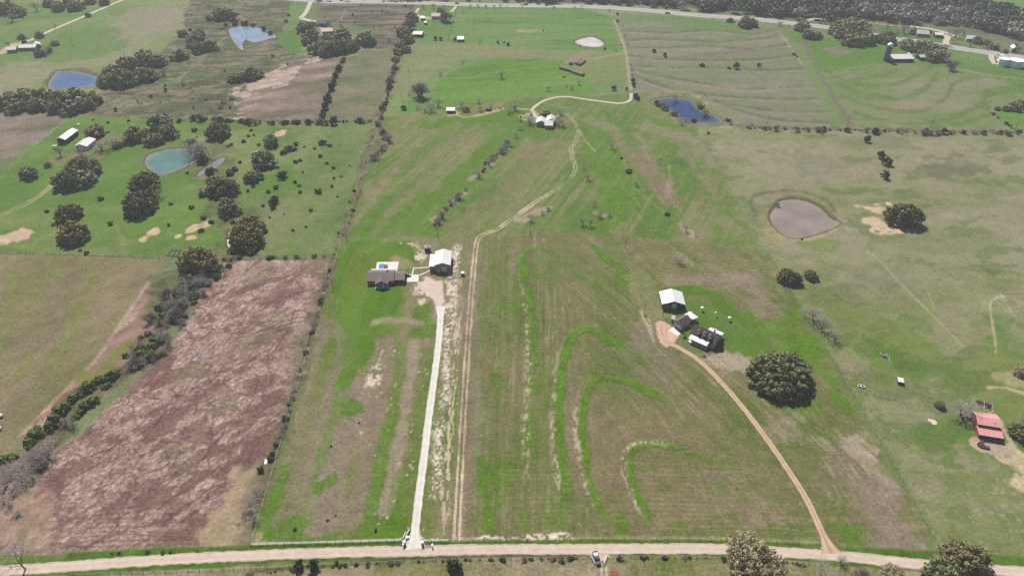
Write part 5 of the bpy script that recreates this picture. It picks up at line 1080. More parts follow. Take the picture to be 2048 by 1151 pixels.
# low scrub belt beyond the highway at top centre
belt = []
for i in range(170):
    u = rw.uniform(620,1240); v = rw.uniform(-14, 3 if u < 1050 else 8); x, y_ = P(u, v); s = rw.uniform(2.5,5)
    a = rw.uniform(0,6.28); c_, s_ = math.cos(a), math.sin(a); v_ = vb @ np.array([[c_,s_,0],[-s_,c_,0],[0,0,1]], np.float32)*s; v_ += np.array([x, y_, 0], np.float32); belt.append(v_)
V = np.concatenate(belt); k = len(V)//4; me = bpy.data.meshes.new('roadside_scrub'); me.vertices.add(4*k); me.vertices.foreach_set('co', V.ravel()); me.loops.add(4*k); me.loops.foreach_set('vertex_index', np.arange(4*k, dtype=np.int32)); me.polygons.add(k); me.polygons.foreach_set('loop_start', np.arange(0,4*k,4,dtype=np.int32)); me.materials.append(M_WBARE); me.update(calc_edges=True)
kind(link(bpy.data.objects.new('roadside_scrub', me)), 'stuff')
print('COUNTS', COUNT)
# ------------------------------------------------------------------ buildings
M_WROOF = mat('white_metal_roof', alb((240,240,240)), 0.45, 0.04, 0.4, spec=0.4); M_GROOF = mat('pale_grey_roof', alb((214,212,210)), 0.6, 0.08, 0.5)
M_BROOF = mat('brown_roof', alb((120,102,100)), 0.6, 0.06, 0.8); M_DROOF = mat('dark_shingle', alb((98,88,92)), 0.9, 0.12, 1.5)
M_REDR = mat('faded_red_roof', alb((238,172,170)), 0.6, 0.12, 0.7, second=alb((232,166,164))); M_RED = mat('red_board', (0.20,0.05,0.05), 0.85, 0.1, 1.0)
M_TANW = mat('tan_metal_wall', alb((186,150,118)), 0.7, 0.04, 0.5); M_BRW = mat('brown_stone', (0.11,0.09,0.085), 0.9, 0.15, 2.0); M_WW = mat('white_wall', (0.62,0.62,0.62), 0.8, 0.05, 0.7); M_GW = mat('grey_wall', (0.25,0.25,0.26), 0.85, 0.08, 0.8)
M_DW = mat('dark_metal_wall', (0.05,0.05,0.055), 0.7, 0.06, 0.6); M_GL = mat('window_glass', (0.03,0.04,0.05), 0.08, spec=0.6); M_TRIM = mat('white_trim', (0.7,0.7,0.69), 0.6); M_DARK = mat('dark_opening', (0.03,0.03,0.03), 0.9); M_WOOD = mat('weathered_wood', (0.22,0.18,0.15), 0.9, 0.15, 3.0); M_RUST = mat('rusty_board', alb((150,96,72)), 0.9, 0.15, 2.0)
M_DOOR = mat('pale_grey_door', (0.42,0.46,0.52), 0.5); M_POST = mat('porch_post', (0.55,0.54,0.52), 0.8); M_GREYM = mat('grey_metal', (0.36,0.37,0.38), 0.5, metal=0.0); M_CONCD = mat('concrete_stave', (0.09,0.10,0.12), 0.85, 0.1, 1.2); M_TANK = mat('white_tank_paint', (0.72,0.72,0.72), 0.5, 0.04, 0.3)
M_TYRE = mat('black_rubber', (0.03,0.03,0.03), 0.85); M_BLK = mat('black_paint', (0.03,0.032,0.04), 0.25, spec=0.6); M_WPAINT = mat('white_paint', (0.75,0.75,0.76), 0.3, spec=0.5); M_SILV = mat('silver_paint', (0.45,0.46,0.48), 0.3, spec=0.5)
def frame(A, B):
    (ax, ay), (bx, by) = P(*A), P(*B); return ax, ay, math.atan2(by-ay, bx-ax), math.hypot(bx-ax, by-ay)
def shell(w, d, h, rise, ridge, sh=0.0):
    """closed walls; ridge 'x' runs along the front, 'y' runs front to back, 'shed' falls to the front by rise"""
    mb = MB()
    if ridge == 'x': prof = [(0,0),(d,0),(d,h),(d*0.5,h+rise),(0,h)]; mb.hull([(0,p,z) for p, z in prof], [(w,p,z) for p, z in prof])
    elif ridge == 'y': prof = [(0,0),(w,0),(w,h),(w*0.5,h+rise),(0,h)]; mb.hull([(p,d,z) for p, z in prof], [(p,0,z) for p, z in prof])
    else: prof = [(0,0),(d,0),(d,h+rise),(0,h)]; mb.hull([(0,p,z) for p, z in prof], [(w,p,z) for p, z in prof])
    return mb
def roofs(w, d, h, rise, ridge, o=0.45, t=0.16):
    mb = MB(); e = 0.03
    def slab_(p0, p1, p2, p3):
        mb.hull([(*p[:2], p[2]+e) for p in (p0,p1,p2,p3)], [(*p[:2], p[2]+e+t) for p in (p0,p1,p2,p3)])
    if ridge == 'x':
        k = rise/(d/2); slab_((-o,-o,h-k*o),(w+o,-o,h-k*o),(w+o,d/2,h+rise),(-o,d/2,h+rise)); slab_((-o,d/2,h+rise),(w+o,d/2,h+rise),(w+o,d+o,h-k*o),(-o,d+o,h-k*o))
    elif ridge == 'y':
        k = rise/(w/2); slab_((-o,-o,h-k*o),(w/2,-o,h+rise),(w/2,d+o,h+rise),(-o,d+o,h-k*o)); slab_((w/2,-o,h+rise),(w+o,-o,h-k*o),(w+o,d+o,h-k*o),(w/2,d+o,h+rise))
    else:
        k = rise/d; slab_((-o,-o,h-k*o),(w+o,-o,h-k*o),(w+o,d+o,h+rise+k*o),(-o,d+o,h+rise+k*o))
    return mb
def seams(w, d, h, rise, ridge, step=1.0, t=0.12):
    mb = MB()
    if ridge == 'x':
        x = 0.3
        while x < w:
            for s in (0, 1):
                y0, y1 = (0, d/2) if s == 0 else (d, d/2); mb.hull([(x,y0,h+.1),(x+.09,y0,h+.1),(x+.09,y1,h+rise+.1),(x,y1,h+rise+.1)], [(x,y0,h+.1+t),(x+.09,y0,h+.1+t),(x+.09,y1,h+rise+.1+t),(x,y1,h+rise+.1+t)])
            x += step
    elif ridge == 'y':
        y0 = 0.3
        while y0 < d:
            for x0, x1 in ((0, w/2), (w, w/2)): mb.hull([(x0,y0,h+.1),(x0,y0+.09,h+.1),(x1,y0+.09,h+rise+.1),(x1,y0,h+rise+.1)], [(x0,y0,h+.1+t),(x0,y0+.09,h+.1+t),(x1,y0+.09,h+rise+.1+t),(x1,y0,h+rise+.1+t)])
            y0 += step
    else:
        x = 0.3
        while x < w: mb.hull([(x,0,h+.1),(x+.09,0,h+.1),(x+.09,d,h+rise+.1),(x,d,h+rise+.1)], [(x,0,h+.1+t),(x+.09,0,h+.1+t),(x+.09,d,h+rise+.1+t),(x,d,h+rise+.1+t)]); x += step
    return mb
def opening(root, name, side, a, z, w_, h_, W, D, m, frame_m=None):
    """door or window on the front/back/left/right wall, set proud of it"""
    def put_(mb, a0, a1, z0, z1, t0, t1):
        if side == 'front': mb.box(a0,a1,-t1,-t0,z0,z1)
        elif side == 'back': mb.box(a0,a1,D+t0,D+t1,z0,z1)
        elif side == 'left': mb.box(-t1,-t0,a0,a1,z0,z1)
        else: mb.box(W+t0,W+t1,a0,a1,z0,z1)
    if name == 'window':
        mb = MB(); put_(mb, a-.12, a+w_+.12, z-.12, z+h_+.12, 0.0, 0.06); o = obj('window', mb, frame_m or M_TRIM, root)
        mb = MB(); put_(mb, a, a+w_, z, z+h_, 0.063, 0.09); obj('pane', mb, m, o)
    else:
        mb = MB(); put_(mb, a, a+w_, z, z+h_, 0.0, 0.08); o = obj(name, mb, m, root)
    return o
def building(name, label, cat, A, B, d, h, rise, ridge, wm, rm, ops=(), o=0.45, seam=None, group=None, width=None):
    ax, ay, rz, w_ = frame(A, B); w_ = width or w_
    rt = thing(name, label, cat, (ax, ay, 0), rz, group)
    obj('wall', shell(w_, d, h, rise, ridge), wm, rt); rf = obj('roof', roofs(w_, d, h, rise, ridge, o), rm, rt)
    if seam: obj('roof_seam', seams(w_, d, h, rise, ridge, seam), rm, rf)
    for (nm, side, a, z, ww, hh, *mm) in ops: opening(rt, nm, side, a*w_ if side in ('front','back') else a*d, z, ww, hh, w_, d, mm[0] if mm else M_GL)
    return rt, w_
# brown roofed ranch house with pool terrace
rt, W = building('ranch_house', 'long brown roofed ranch house with front gable beside the pool terrace', 'house', (735.5,568.5), (787,568), 9.5, 2.8, 2.0, 'x', M_BRW, M_BROOF,
   [('window','front',.08,1.0,1.5,1.3),('window','front',.24,1.0,1.5,1.3),('window','front',.78,1.0,1.6,1.3),('window','front',.9,1.0,1.2,1.3),('window','back',.2,1,1.6,1.3),('window','back',.6,.2,2.4,2.1),('window','left',.4,1,1.5,1.2)], 0.6, 1.5)
mb = MB(); gx, gw, gp = W*0.36, 6.4, 3.2                                    # front gable wing with porch
prof = [(gx,0),(gx+gw,0),(gx+gw,2.8),(gx+gw/2,4.4),(gx,2.8)]; mb.hull([(p,2.5,z) for p, z in prof], [(p,-2.2,z) for p, z in prof]); obj('gable_wall', mb, M_BRW, rt)
mb = MB()
for s in (0, 1):
    x0, x1 = (gx-.6, gx+gw/2) if s == 0 else (gx+gw+.6, gx+gw/2); zz = 2.8-.3
    q_ = [(x0,-gp-.4,zz),(x1,-gp-.4,4.5),(x1,4.2,4.5),(x0,4.2,zz)]
    if s: q_ = q_[::-1]
    mb.hull([(a,b_,c+.05) for a,b_,c in q_], [(a,b_,c+.22) for a,b_,c in q_])
obj('gable_roof', mb, M_BROOF, rt)
for x in (gx-.1, gx+gw*.33, gx+gw*.67, gx+gw-.1): obj('porch_post', MB().box(x,x+.25,-gp,-gp+.25,0,2.75), M_POST, rt)
w1 = obj('window', MB().box(gx+1.2,gx+2.6,-2.26,-2.2,.9,2.3), M_TRIM, rt); obj('pane', MB().box(gx+1.3,gx+2.5,-2.29,-2.263,1,2.2), M_GL, w1)
obj('door', MB().box(gx+3.4,gx+4.5,-2.28,-2.2,0,2.2), M_DOOR, rt); obj('porch_floor', MB().box(gx-.5,gx+gw+.5,-gp-.5,-2.2,0,.12), M_CONC, rt)
obj('chimney', MB().box(W*.72,W*.72+.9,5.4,6.2,3.6,5.6), M_BRW, rt)
mb = MB(); obj('garage_wall', shell(5.0+0.6, 7.6, 2.6, 1.5, 'x'), M_BRW, rt, (W+.003, .8, 0)); gr_ = obj('garage_roof', roofs(5.6, 7.6, 2.6, 1.5, 'x', .5), M_BROOF, rt, (W+.3, .8, 0)); obj('roof_seam', seams(5.6,7.6,2.6,1.5,'x',1.5), M_BROOF, gr_)
obj('patio_roof', MB().hull([(0.8,9.75,2.6),(W-1,9.75,2.6),(W-1,11.6,2.35),(.8,11.6,2.35)],[(0.8,9.75,2.75),(W-1,9.75,2.75),(W-1,11.6,2.5),(.8,11.6,2.5)]), M_GROOF, rt)
for i in range(2): obj('garage_door', MB().box(W+.9+i*2.5,W+2.9+i*2.5,.70,.78,0,2.2), M_DARK, rt)
# pool terrace
pts = world([(754,524),(798,523.5),(794,543.5),(751,543)]); cx, cy = P(775, 533)
tr = thing('pool_terrace', 'white concrete pool terrace behind the brown roofed house', 'terrace', (cx, cy, 0))
pl = world([(758,527.5),(768,527.5),(767,538.5),(756.5,538.5)])
def ccw(p): return p if sum(p[i][0]*p[(i+1)%len(p)][1]-p[(i+1)%len(p)][0]*p[i][1] for i in range(len(p))) > 0 else p[::-1]
pts, pl = ccw(pts), ccw(pl)
mb = MB(); mb.hull([(a-cx,b_-cy,-.1) for a,b_ in pts], [(a-cx,b_-cy,.15) for a,b_ in pts]); obj('paving', mb, M_CONC, tr)
pm = water_mat('pool_blue', (0.035,0.19,0.31), 0.05, 0.5, (0.05,0.22,0.34))
mb = MB(); mb.hull([(a-cx,b_-cy,.0) for a,b_ in pl], [(a-cx,b_-cy,.165) for a,b_ in pl]); obj('pool_water', mb, pm, tr)
mx_, my_ = sum(a for a,_ in pl)/4, sum(b_ for _,b_ in pl)/4
mb = MB()
for i in range(4):
    a, b_ = pl[i], pl[(i+1)%4]; ao = (mx_+(a[0]-mx_)*1.14, my_+(a[1]-my_)*1.1); bo = (mx_+(b_[0]-mx_)*1.14, my_+(b_[1]-my_)*1.1)
    mb.hull([(p[0]-cx,p[1]-cy,.15) for p in (ao,bo,b_,a)], [(p[0]-cx,p[1]-cy,.22) for p in (ao,bo,b_,a)])
obj('coping', mb, M_TRIM, tr)
def table(u, v, label, c=M_DARK):
    x, y_ = P(u, v); t = thing('patio_table', label, 'table', (x, y_, .15)); obj('table_top', MB().lathe([(.7,.70),(.7,.76)],14), c, t)
    for a in range(4): obj('leg', MB().tube((.45*math.cos(a*1.57),.45*math.sin(a*1.57),0),(.4*math.cos(a*1.57),.4*math.sin(a*1.57),.7),.04,.04,5), c, t)
    for a in range(4):
        t2 = obj('chair', MB().box(-.25,.25,-.25,.25,.4,.46).box(-.25,.25,.2,.26,.46,.95).box(-.24,-.2,-.24,-.2,0,.4).box(.2,.24,-.24,-.2,0,.4).box(-.24,-.2,.2,.24,0,.4).box(.2,.24,.2,.24,0,.4), c)
        t2.location = (x+1.15*math.cos(a*1.57+.8), y_+1.15*math.sin(a*1.57+.8), .15); t2.rotation_euler[2] = a*1.57+.8-1.57
        t2.name = 'patio_chair'; tag(t2, f'dark patio chair, {ordinal(a+1)} around the '+label.split(' on ')[0], 'chair', 'patio chairs on the pool terrace')
table(771.5, 532.5, 'upper dark round patio table on the pool terrace'); table(771.5, 538, 'lower dark round patio table on the pool terrace')
# tan shop
rt, W = building('tan_shop', 'tan walled metal shop with white roof above the gravel yard', 'shop', (869.5,543.5), (901.5,543), 14.0, 4.6, 1.6, 'y', M_TANW, M_WROOF,
   [('roller_door','front',.42,0,3.2,3.6,M_DOOR),('door','front',.2,0,1.1,2.2,M_DOOR),('window','right',.3,1.4,1.4,1.0),('window','right',.7,1.4,1.4,1.0)], 0.25)
obj('lean_to_wall', shell(2.8, 11.0, 3.5, .45, 'shed'), M_TANW, rt, (-2.803,0.6,0)); obj('lean_to_roof', roofs(2.7, 11.0, 3.6, .45, 'shed', .25), M_WROOF, rt, (-2.8,0.6,0))
for (u,v) in ((904.5,519),(907,522.5),(904.5,525.5),(907.5,528)):
    x, y_ = P(u, v); t = thing('loose_tractor_tyre_stack'[:0]+'rubber_ring', f'black rubber ring beside the tan shop, {ordinal([519,522.5,525.5,528].index(v)+1)} from the far end', 'tyre', (x,y_,0), R.uniform(0,3), 'tyres beside the tan shop')
    obj('tread', MB().lathe([(.55,0),(.85,.05),(.85,.5),(.55,.55),(.5,.3)],16), M_TYRE, t); obj('rim', MB().lathe([(.4,.1),(.48,.12),(.48,.42),(.4,.44)],12), M_GREYM, t)
# gazebo
x, y_ = P(855.5, 500.5); t = thing('gazebo', 'small round gazebo with pale peaked roof above the gravel yard', 'gazebo', (x,y_,0))
obj('roof', MB().lathe([(2.1,2.6),(2.05,2.75),(.25,4.1),(.02,4.2)],8), M_GROOF, t); obj('floor', MB().lathe([(1.8,0),(1.8,.2)],8), M_WOOD, t); obj('screen_wall', MB().lathe([(1.72,.2),(1.72,1.1)],8), M_DARK, t)
for k in range(8): obj('post', MB().tube((1.78*math.cos(k*.785),1.78*math.sin(k*.785),.2),(1.78*math.cos(k*.785),1.78*math.sin(k*.785),2.65),.07,.07,5), M_WOOD, t)
x, y_ = P(925.5, 549.5); t = thing('well_house', 'small white topped well house beside the access strip', 'shed', (x-.8,y_-.8,0)); obj('wall', MB().box(0,1.6,0,1.6,0,1.7), M_DARK, t); obj('lid', MB().box(-.1,1.7,-.1,1.7,1.7,1.85), M_TRIM, t); obj('door', MB().box(.4,1.1,-.05,0,0,1.4), M_GW, t)
# dark walled shop with white roof
rt, W = building('white_roofed_shop', 'dark walled barn shop with wide white metal roof above the dormered house', 'shop', (1324,617), (1367,618), 10.2, 3.4, 2.0, 'y', M_DW, M_WROOF, [('roller_door','front',.42,0.3,2.6,3.4,M_DOOR),('door','front',.2,0,1.1,2.1,M_GW),('window','left',.4,1.4,1.2,1)], 0.5)
# dormered house
rt, W = building('dormered_house', 'dark shingled house with three dormers and a long white porch roof', 'house', (1379,677), (1426,698), 8.6, 3.1, 3.6, 'x', M_GW, M_DROOF,
   [('window','right',.3,1,1.2,1.5),('window','right',.6,1,1.2,1.5),('window','right',.45,4,1.0,1.2),('window','front',.1,.9,1.1,1.5),('window','front',.3,.9,1.1,1.5),('door','front',.45,0,1.1,2.2,M_DOOR),('window','front',.6,.9,1.1,1.5),('window','front',.8,.9,1.1,1.5),('window','back',.3,1,1.3,1.4),('window','back',.7,1,1.3,1.4)], .5)
obj('porch_roof', MB().hull([(.3,-2.9,2.5),(W*.80,-2.9,2.5),(W*.80,.2,3.15),(.3,.2,3.15)],[(.3,-2.9,2.66),(W*.80,-2.9,2.66),(W*.80,.2,3.31),(.3,.2,3.31)]), M_WROOF, rt)
obj('porch_floor', MB().box(.3,W*.80,-2.7,-.005,0,.25), M_CONC, rt)
for k in range(6): obj('porch_post', MB().box(.5+k*(W*.8-.9)/5,.65+k*(W*.8-.9)/5,-2.7,-2.55,.25,2.52), M_POST, rt)
obj('rear_porch_roof', MB().hull([(W*.42,8.75,2.7),(W*1.0,8.75,2.7),(W*1.0,12,2.3),(W*.42,12,2.3)],[(W*.42,8.75,3.1),(W*1.0,8.75,3.1),(W*1.0,12,2.5),(W*.42,12,2.5)]), M_WROOF, rt)
for k in range(4): obj('rear_porch_post', MB().box(W*.44+k*2.9,W*.44+k*2.9+.14,11.7,11.84,0,2.32), M_POST, rt)
for k in range(3):
    x0 = W*(.2+.24*k); dm = obj('dormer', MB().hull([(x0,1.3,3.9),(x0+1.7,1.3,3.9),(x0+1.7,4.2,3.9),(x0,4.2,3.9)],[(x0,1.3,5.6),(x0+1.7,1.3,5.6),(x0+1.7,4.2,5.6),(x0,4.2,5.6)]), M_GW, rt)
    mb = MB(); xm = x0+.85
    mb.hull([(x0-.2,1.1,5.5),(xm,1.1,6.4),(xm,4.6,6.4),(x0-.2,4.6,5.5)],[(x0-.2,1.1,5.62),(xm,1.1,6.52),(xm,4.6,6.52),(x0-.2,4.6,5.62)]); mb.hull([(xm,1.1,6.4),(x0+1.9,1.1,5.5),(x0+1.9,4.6,5.5),(xm,4.6,6.4)],[(xm,1.1,6.52),(x0+1.9,1.1,5.62),(x0+1.9,4.6,5.62),(xm,4.6,6.52)])
    obj('dormer_roof', mb, M_BROOF, dm); obj('dormer_window', MB().box(x0+.4,x0+1.3,1.24,1.297,4.3,5.4), M_TRIM, dm)
obj('chimney', MB().box(W*.72,W*.72+.7,6.6,7.3,3.6,6.9), M_WW, rt)
rt, W = building('garage', 'brown roofed garage with white rear lean-to beside the dormered house', 'garage', (1346,650), (1361.5,660.5), 7.0, 2.9, 2.0, 'y', M_GW, M_BROOF, [('garage_door','front',.08,0,2.4,2.3,M_DOOR),('garage_door','front',.55,0,2.4,2.3,M_DOOR)], .4)
obj('lean_to_roof', MB().hull([(-.2,8.1,2.6),(W+.2,8.1,2.6),(W+.2,13,2.3),(-.2,13,2.3)],[(-.2,8.1,3.4),(W+.2,8.1,3.4),(W+.2,13,2.5),(-.2,13,2.5)]), M_WROOF, rt)
for x in (.1, W-.25):
    for y0 in (10.4, 12.6): obj('lean_to_post', MB().box(x,x+.15,y0,y0+.15,0,2.4), M_POST, rt)
building('garden_shed', 'tiny white roofed shed left of the brown garage', 'shed', (1342,643.5), (1348,644.5), 2.6, 2.0, .5, 'x', M_WOOD, M_GROOF, [('door','front',.3,0,.8,1.7,M_DARK)], .2)
building('pump_house', 'tiny white roofed hut behind the brown garage', 'shed', (1376,634), (1382,635), 2.4, 1.8, .4, 'x', M_GW, M_WROOF, [('door','front',.3,0,.8,1.6,M_DARK)], .25)
for i, (u,v,s) in enumerate(((1403.5,619,1.5),(1430.5,629.5,1.0),(1458,639,1.5))):
    x, y_ = P(u, v+1.5); t = thing('garden_umbrella', ('large round white canopy above the lawn, left of three','smallest round white canopy above the lawn, middle of three','round white canopy beside a bare shrub, right of three')[i], 'canopy', (x,y_,0), 0, 'three white canopies on the lawn')
    obj('canopy', MB().lathe([(s*.62,2.0),(s*.6,2.1),(s*.3,2.5),(.03,2.65)],12), M_TRIM, t); obj('pole', MB().tube((0,0,0),(0,0,2.1),.05,.05,6), M_GREYM, t)
tree('brush', 1370, 664, 10, 'reddish brown shrub between the garage and the dormered house'); tree('brush', 1444, 692, 9, 'dark shrub at the right end of the dormered house'); tree('shrub', 1370, 674, 8, 'dark round shrub in front of the garage corner'); tree('greenbush', 1409, 712, 7, 'small green bush in the bare patch below the dormered house')
tree('brush', 1291, 630, 8, 'grey brush heap at the pole left of the dormered house')
# red barn
(ax, ay), (bx, by) = P(1955,874), P(2001,881.5); rz = math.atan2(by-ay, bx-ax); W = math.hypot(bx-ax, by-ay)
rt = thing('red_barn', 'red roofed barn in two steps with dark open front at the right edge', 'barn', (ax,ay,0), rz)
mb = MB(); mb.box(0,W,4.2,4.4,0,4.1).box(0,.2,0,4.2,0,2.2).box(W-.2,W,0,4.2,0,2.2); obj('wall', mb, M_RED, rt)
obj('rear_wall', shell(W, 7.0, 3.7, 1.1, 'x'), M_RED, rt, (0,4.45,0))
def rslab(x0,x1,y0,y1,z0,z1,t=.14): return MB().hull([(x0,y0,z0),(x1,y0,z0),(x1,y1,z1),(x0,y1,z1)],[(x0,y0,z0+t),(x1,y0,z0+t),(x1,y1,z1+t),(x0,y1,z1+t)])
obj('lower_roof', rslab(-.4,W+.4,-.6,4.15,2.2,2.9), M_REDR, rt); obj('upper_roof', rslab(-.3,W+.4,3.9,7.95,3.95,5.0), M_REDR, rt); obj('rear_roof', rslab(-.3,W+.4,7.97,11.9,4.97,3.85), M_REDR, rt)
mb = MB().box(0,W,4.1,4.19,3.06,3.95); obj('clerestory', mb, M_DARK, rt)
for k in range(5): obj('post', MB().box(k*(W-.25)/4,k*(W-.25)/4+.25,-.1,.15,0,2.25), M_WOOD, rt)
for yy in (4.95,): obj('inner_partition', MB().box(.2,W-.2,3.9,4.05,0,2.7), M_DARK, rt)
obj('roof_vent', MB().lathe([(.2,4.4),(.2,5.1),(.3,5.15),(.05,5.3)],10,W*.75,6.0), M_GREYM, rt)
for (u0,v0,u1,v1) in ((1965,805,1967,829),(1981,815,1985,834)):
    (x0,y0),(x1,y1) = P(u0,v0),P(u1,v1); L_ = math.hypot(x1-x0,y1-y0); t = thing('corral_panel', 'weathered corral panel running into the '+('left' if u0 < 1970 else 'right')+' back of the red barn', 'fence', (x0,y0,0), math.atan2(y1-y0,x1-x0))
    for z in (.4,.8,1.2,1.6): obj('rail', MB().box(0,L_,-.08,.08,z,z+.16), M_WOOD, t)
    for k in range(4): obj('post', MB().box(k*L_/3-.1,k*L_/3+.1,-.2,-.09,0,1.9), M_WOOD, t)
(x0,y0),(x1,y1) = P(1952,803),P(1981,814); L_ = math.hypot(x1-x0,y1-y0); t = thing('cattle_chute', 'dark plank cattle chute joining the corral panels behind the red barn', 'chute', (x0,y0,0), math.atan2(y1-y0,x1-x0))
for s in (-.6,.6):
    obj('chute_side', MB().box(0,L_,s-.06,s+.06,.2,1.7), M_WOOD, t)
for k in range(7): obj('cross_beam', MB().box(k*L_/6-.1,k*L_/6+.1,-.8,.8,1.72,1.85), M_WOOD, t)
# small things in the right pasture
x, y_ = P(1800, 767); t = thing('livestock_shelter', 'white roofed box shelter standing alone in the right pasture', 'shelter', (x-1.2,y_,0), -.3); obj('wall', MB().box(0,2.3,0,2.9,0,1.5), M_DW, t); obj('roof', MB().box(-.15,2.45,-.15,3.05,1.5,1.62), M_WROOF, t); obj('opening', MB().box(.6,1.7,-.06,0,0,1.2), M_DARK, t)
x, y_ = P(1770, 713); t = thing('brush_pile', 'grey heap of logs and branches in the right pasture', 'brush pile', (x,y_,0)); rp = random.Random(9)
for k in range(46):
    a = rp.uniform(0,6.28); d_ = rp.uniform(0,2.3); L_ = rp.uniform(1,2.6); az = rp.uniform(0,6.28); z = max(.15,1.3-d_*.5)*rp.uniform(.3,1)
    obj('branch', MB().tube((d_*math.cos(a)-L_/2*math.cos(az),d_*math.sin(a)-L_/2*math.sin(az),z),(d_*math.cos(a)+L_/2*math.cos(az),d_*math.sin(a)+L_/2*math.sin(az),z*rp.uniform(.6,1.3)),rp.uniform(.06,.16),.04,5), rp.choice([M_WOOD,M_TWW,M_BARK,M_TWW]), t)
for i,(u,v,r_) in enumerate(((1719,772,.8),(1724.5,773,.9))):
    x, y_ = P(u,v); t = thing('stock_tank', ('left' if i == 0 else 'right')+' of two round white water troughs by the fence corner', 'trough', (x,y_,0), 0, 'two white water troughs'); obj('tank_wall', MB().lathe([(r_,0),(r_,.7),(r_*.86,.7),(r_*.86,.3)],14), M_TRIM, t); obj('water_surface', MB().lathe([(r_*.85,.3),(r_*.85,.5)],14), M_GL, t)
x, y_ = P(1961, 888.5); t = thing('fire_pit_seat', 'rusty feeder on the bare circle in front of the red barn', 'feeder', (x,y_,0), .4); obj('trough', MB().box(-1.6,1.6,-.5,.5,.4,.9), M_RUST, t)
for s in (-1.3,1.3): obj('leg', MB().box(s-.1,s+.1,-.4,.4,0,.4), M_WOOD, t)
obj('backrest', MB().box(-1.7,1.7,.5,.6,.4,1.5), M_WOOD, t)
tr2 = thing('hay_trailer', 'dark low trailer beside the rusty feeder', 'trailer', (*P(1968,894),0), -.35); obj('trailer_bed', MB().box(-2,2,-.7,.7,.5,.65), M_DARK, tr2)
for s in (-.8,.8): obj('wheel', MB().tube((s*1.2,-.85,.35),(s*1.2,-.7,.35),.35,.35,10), M_TYRE, tr2)
obj('drawbar', MB().tube((2,0,.5),(3,0,.45),.06,.06,5), M_GREYM, tr2)
for i, du in enumerate((0, 3.2)):
    (x0,y0),(x1,y1) = P(529.5+du,927.5),P(531.5+du,917.5); o = obj('white_board', MB().box(-math.hypot(x1-x0,y1-y0)/2,math.hypot(x1-x0,y1-y0)/2,-.22,.22,.03,.16), M_TRIM, None, ((x0+x1)/2,(y0+y1)/2,0), math.atan2(y1-y0,x1-x0)); tag(o, ('left' if i == 0 else 'right')+' of two white boards lying by the brown field fence', 'board', 'two white boards by the fence')
(x0,y0) = P(1228,1148.5); o = thing('loading_ramp', 'rusty brown timber pallet deck at the bottom edge near the pickup', 'deck', (x0-1.6,y0-1.3,0))
for k in range(6): obj('plank', MB().box(.02+k*.55,.5+k*.55,0,2.6,.3,.38), M_RUST, o)
for k in (0, 1.2, 2.4): obj('bearer', MB().box(0,3.3,k,k+.15,0,.295), M_WOOD, o)
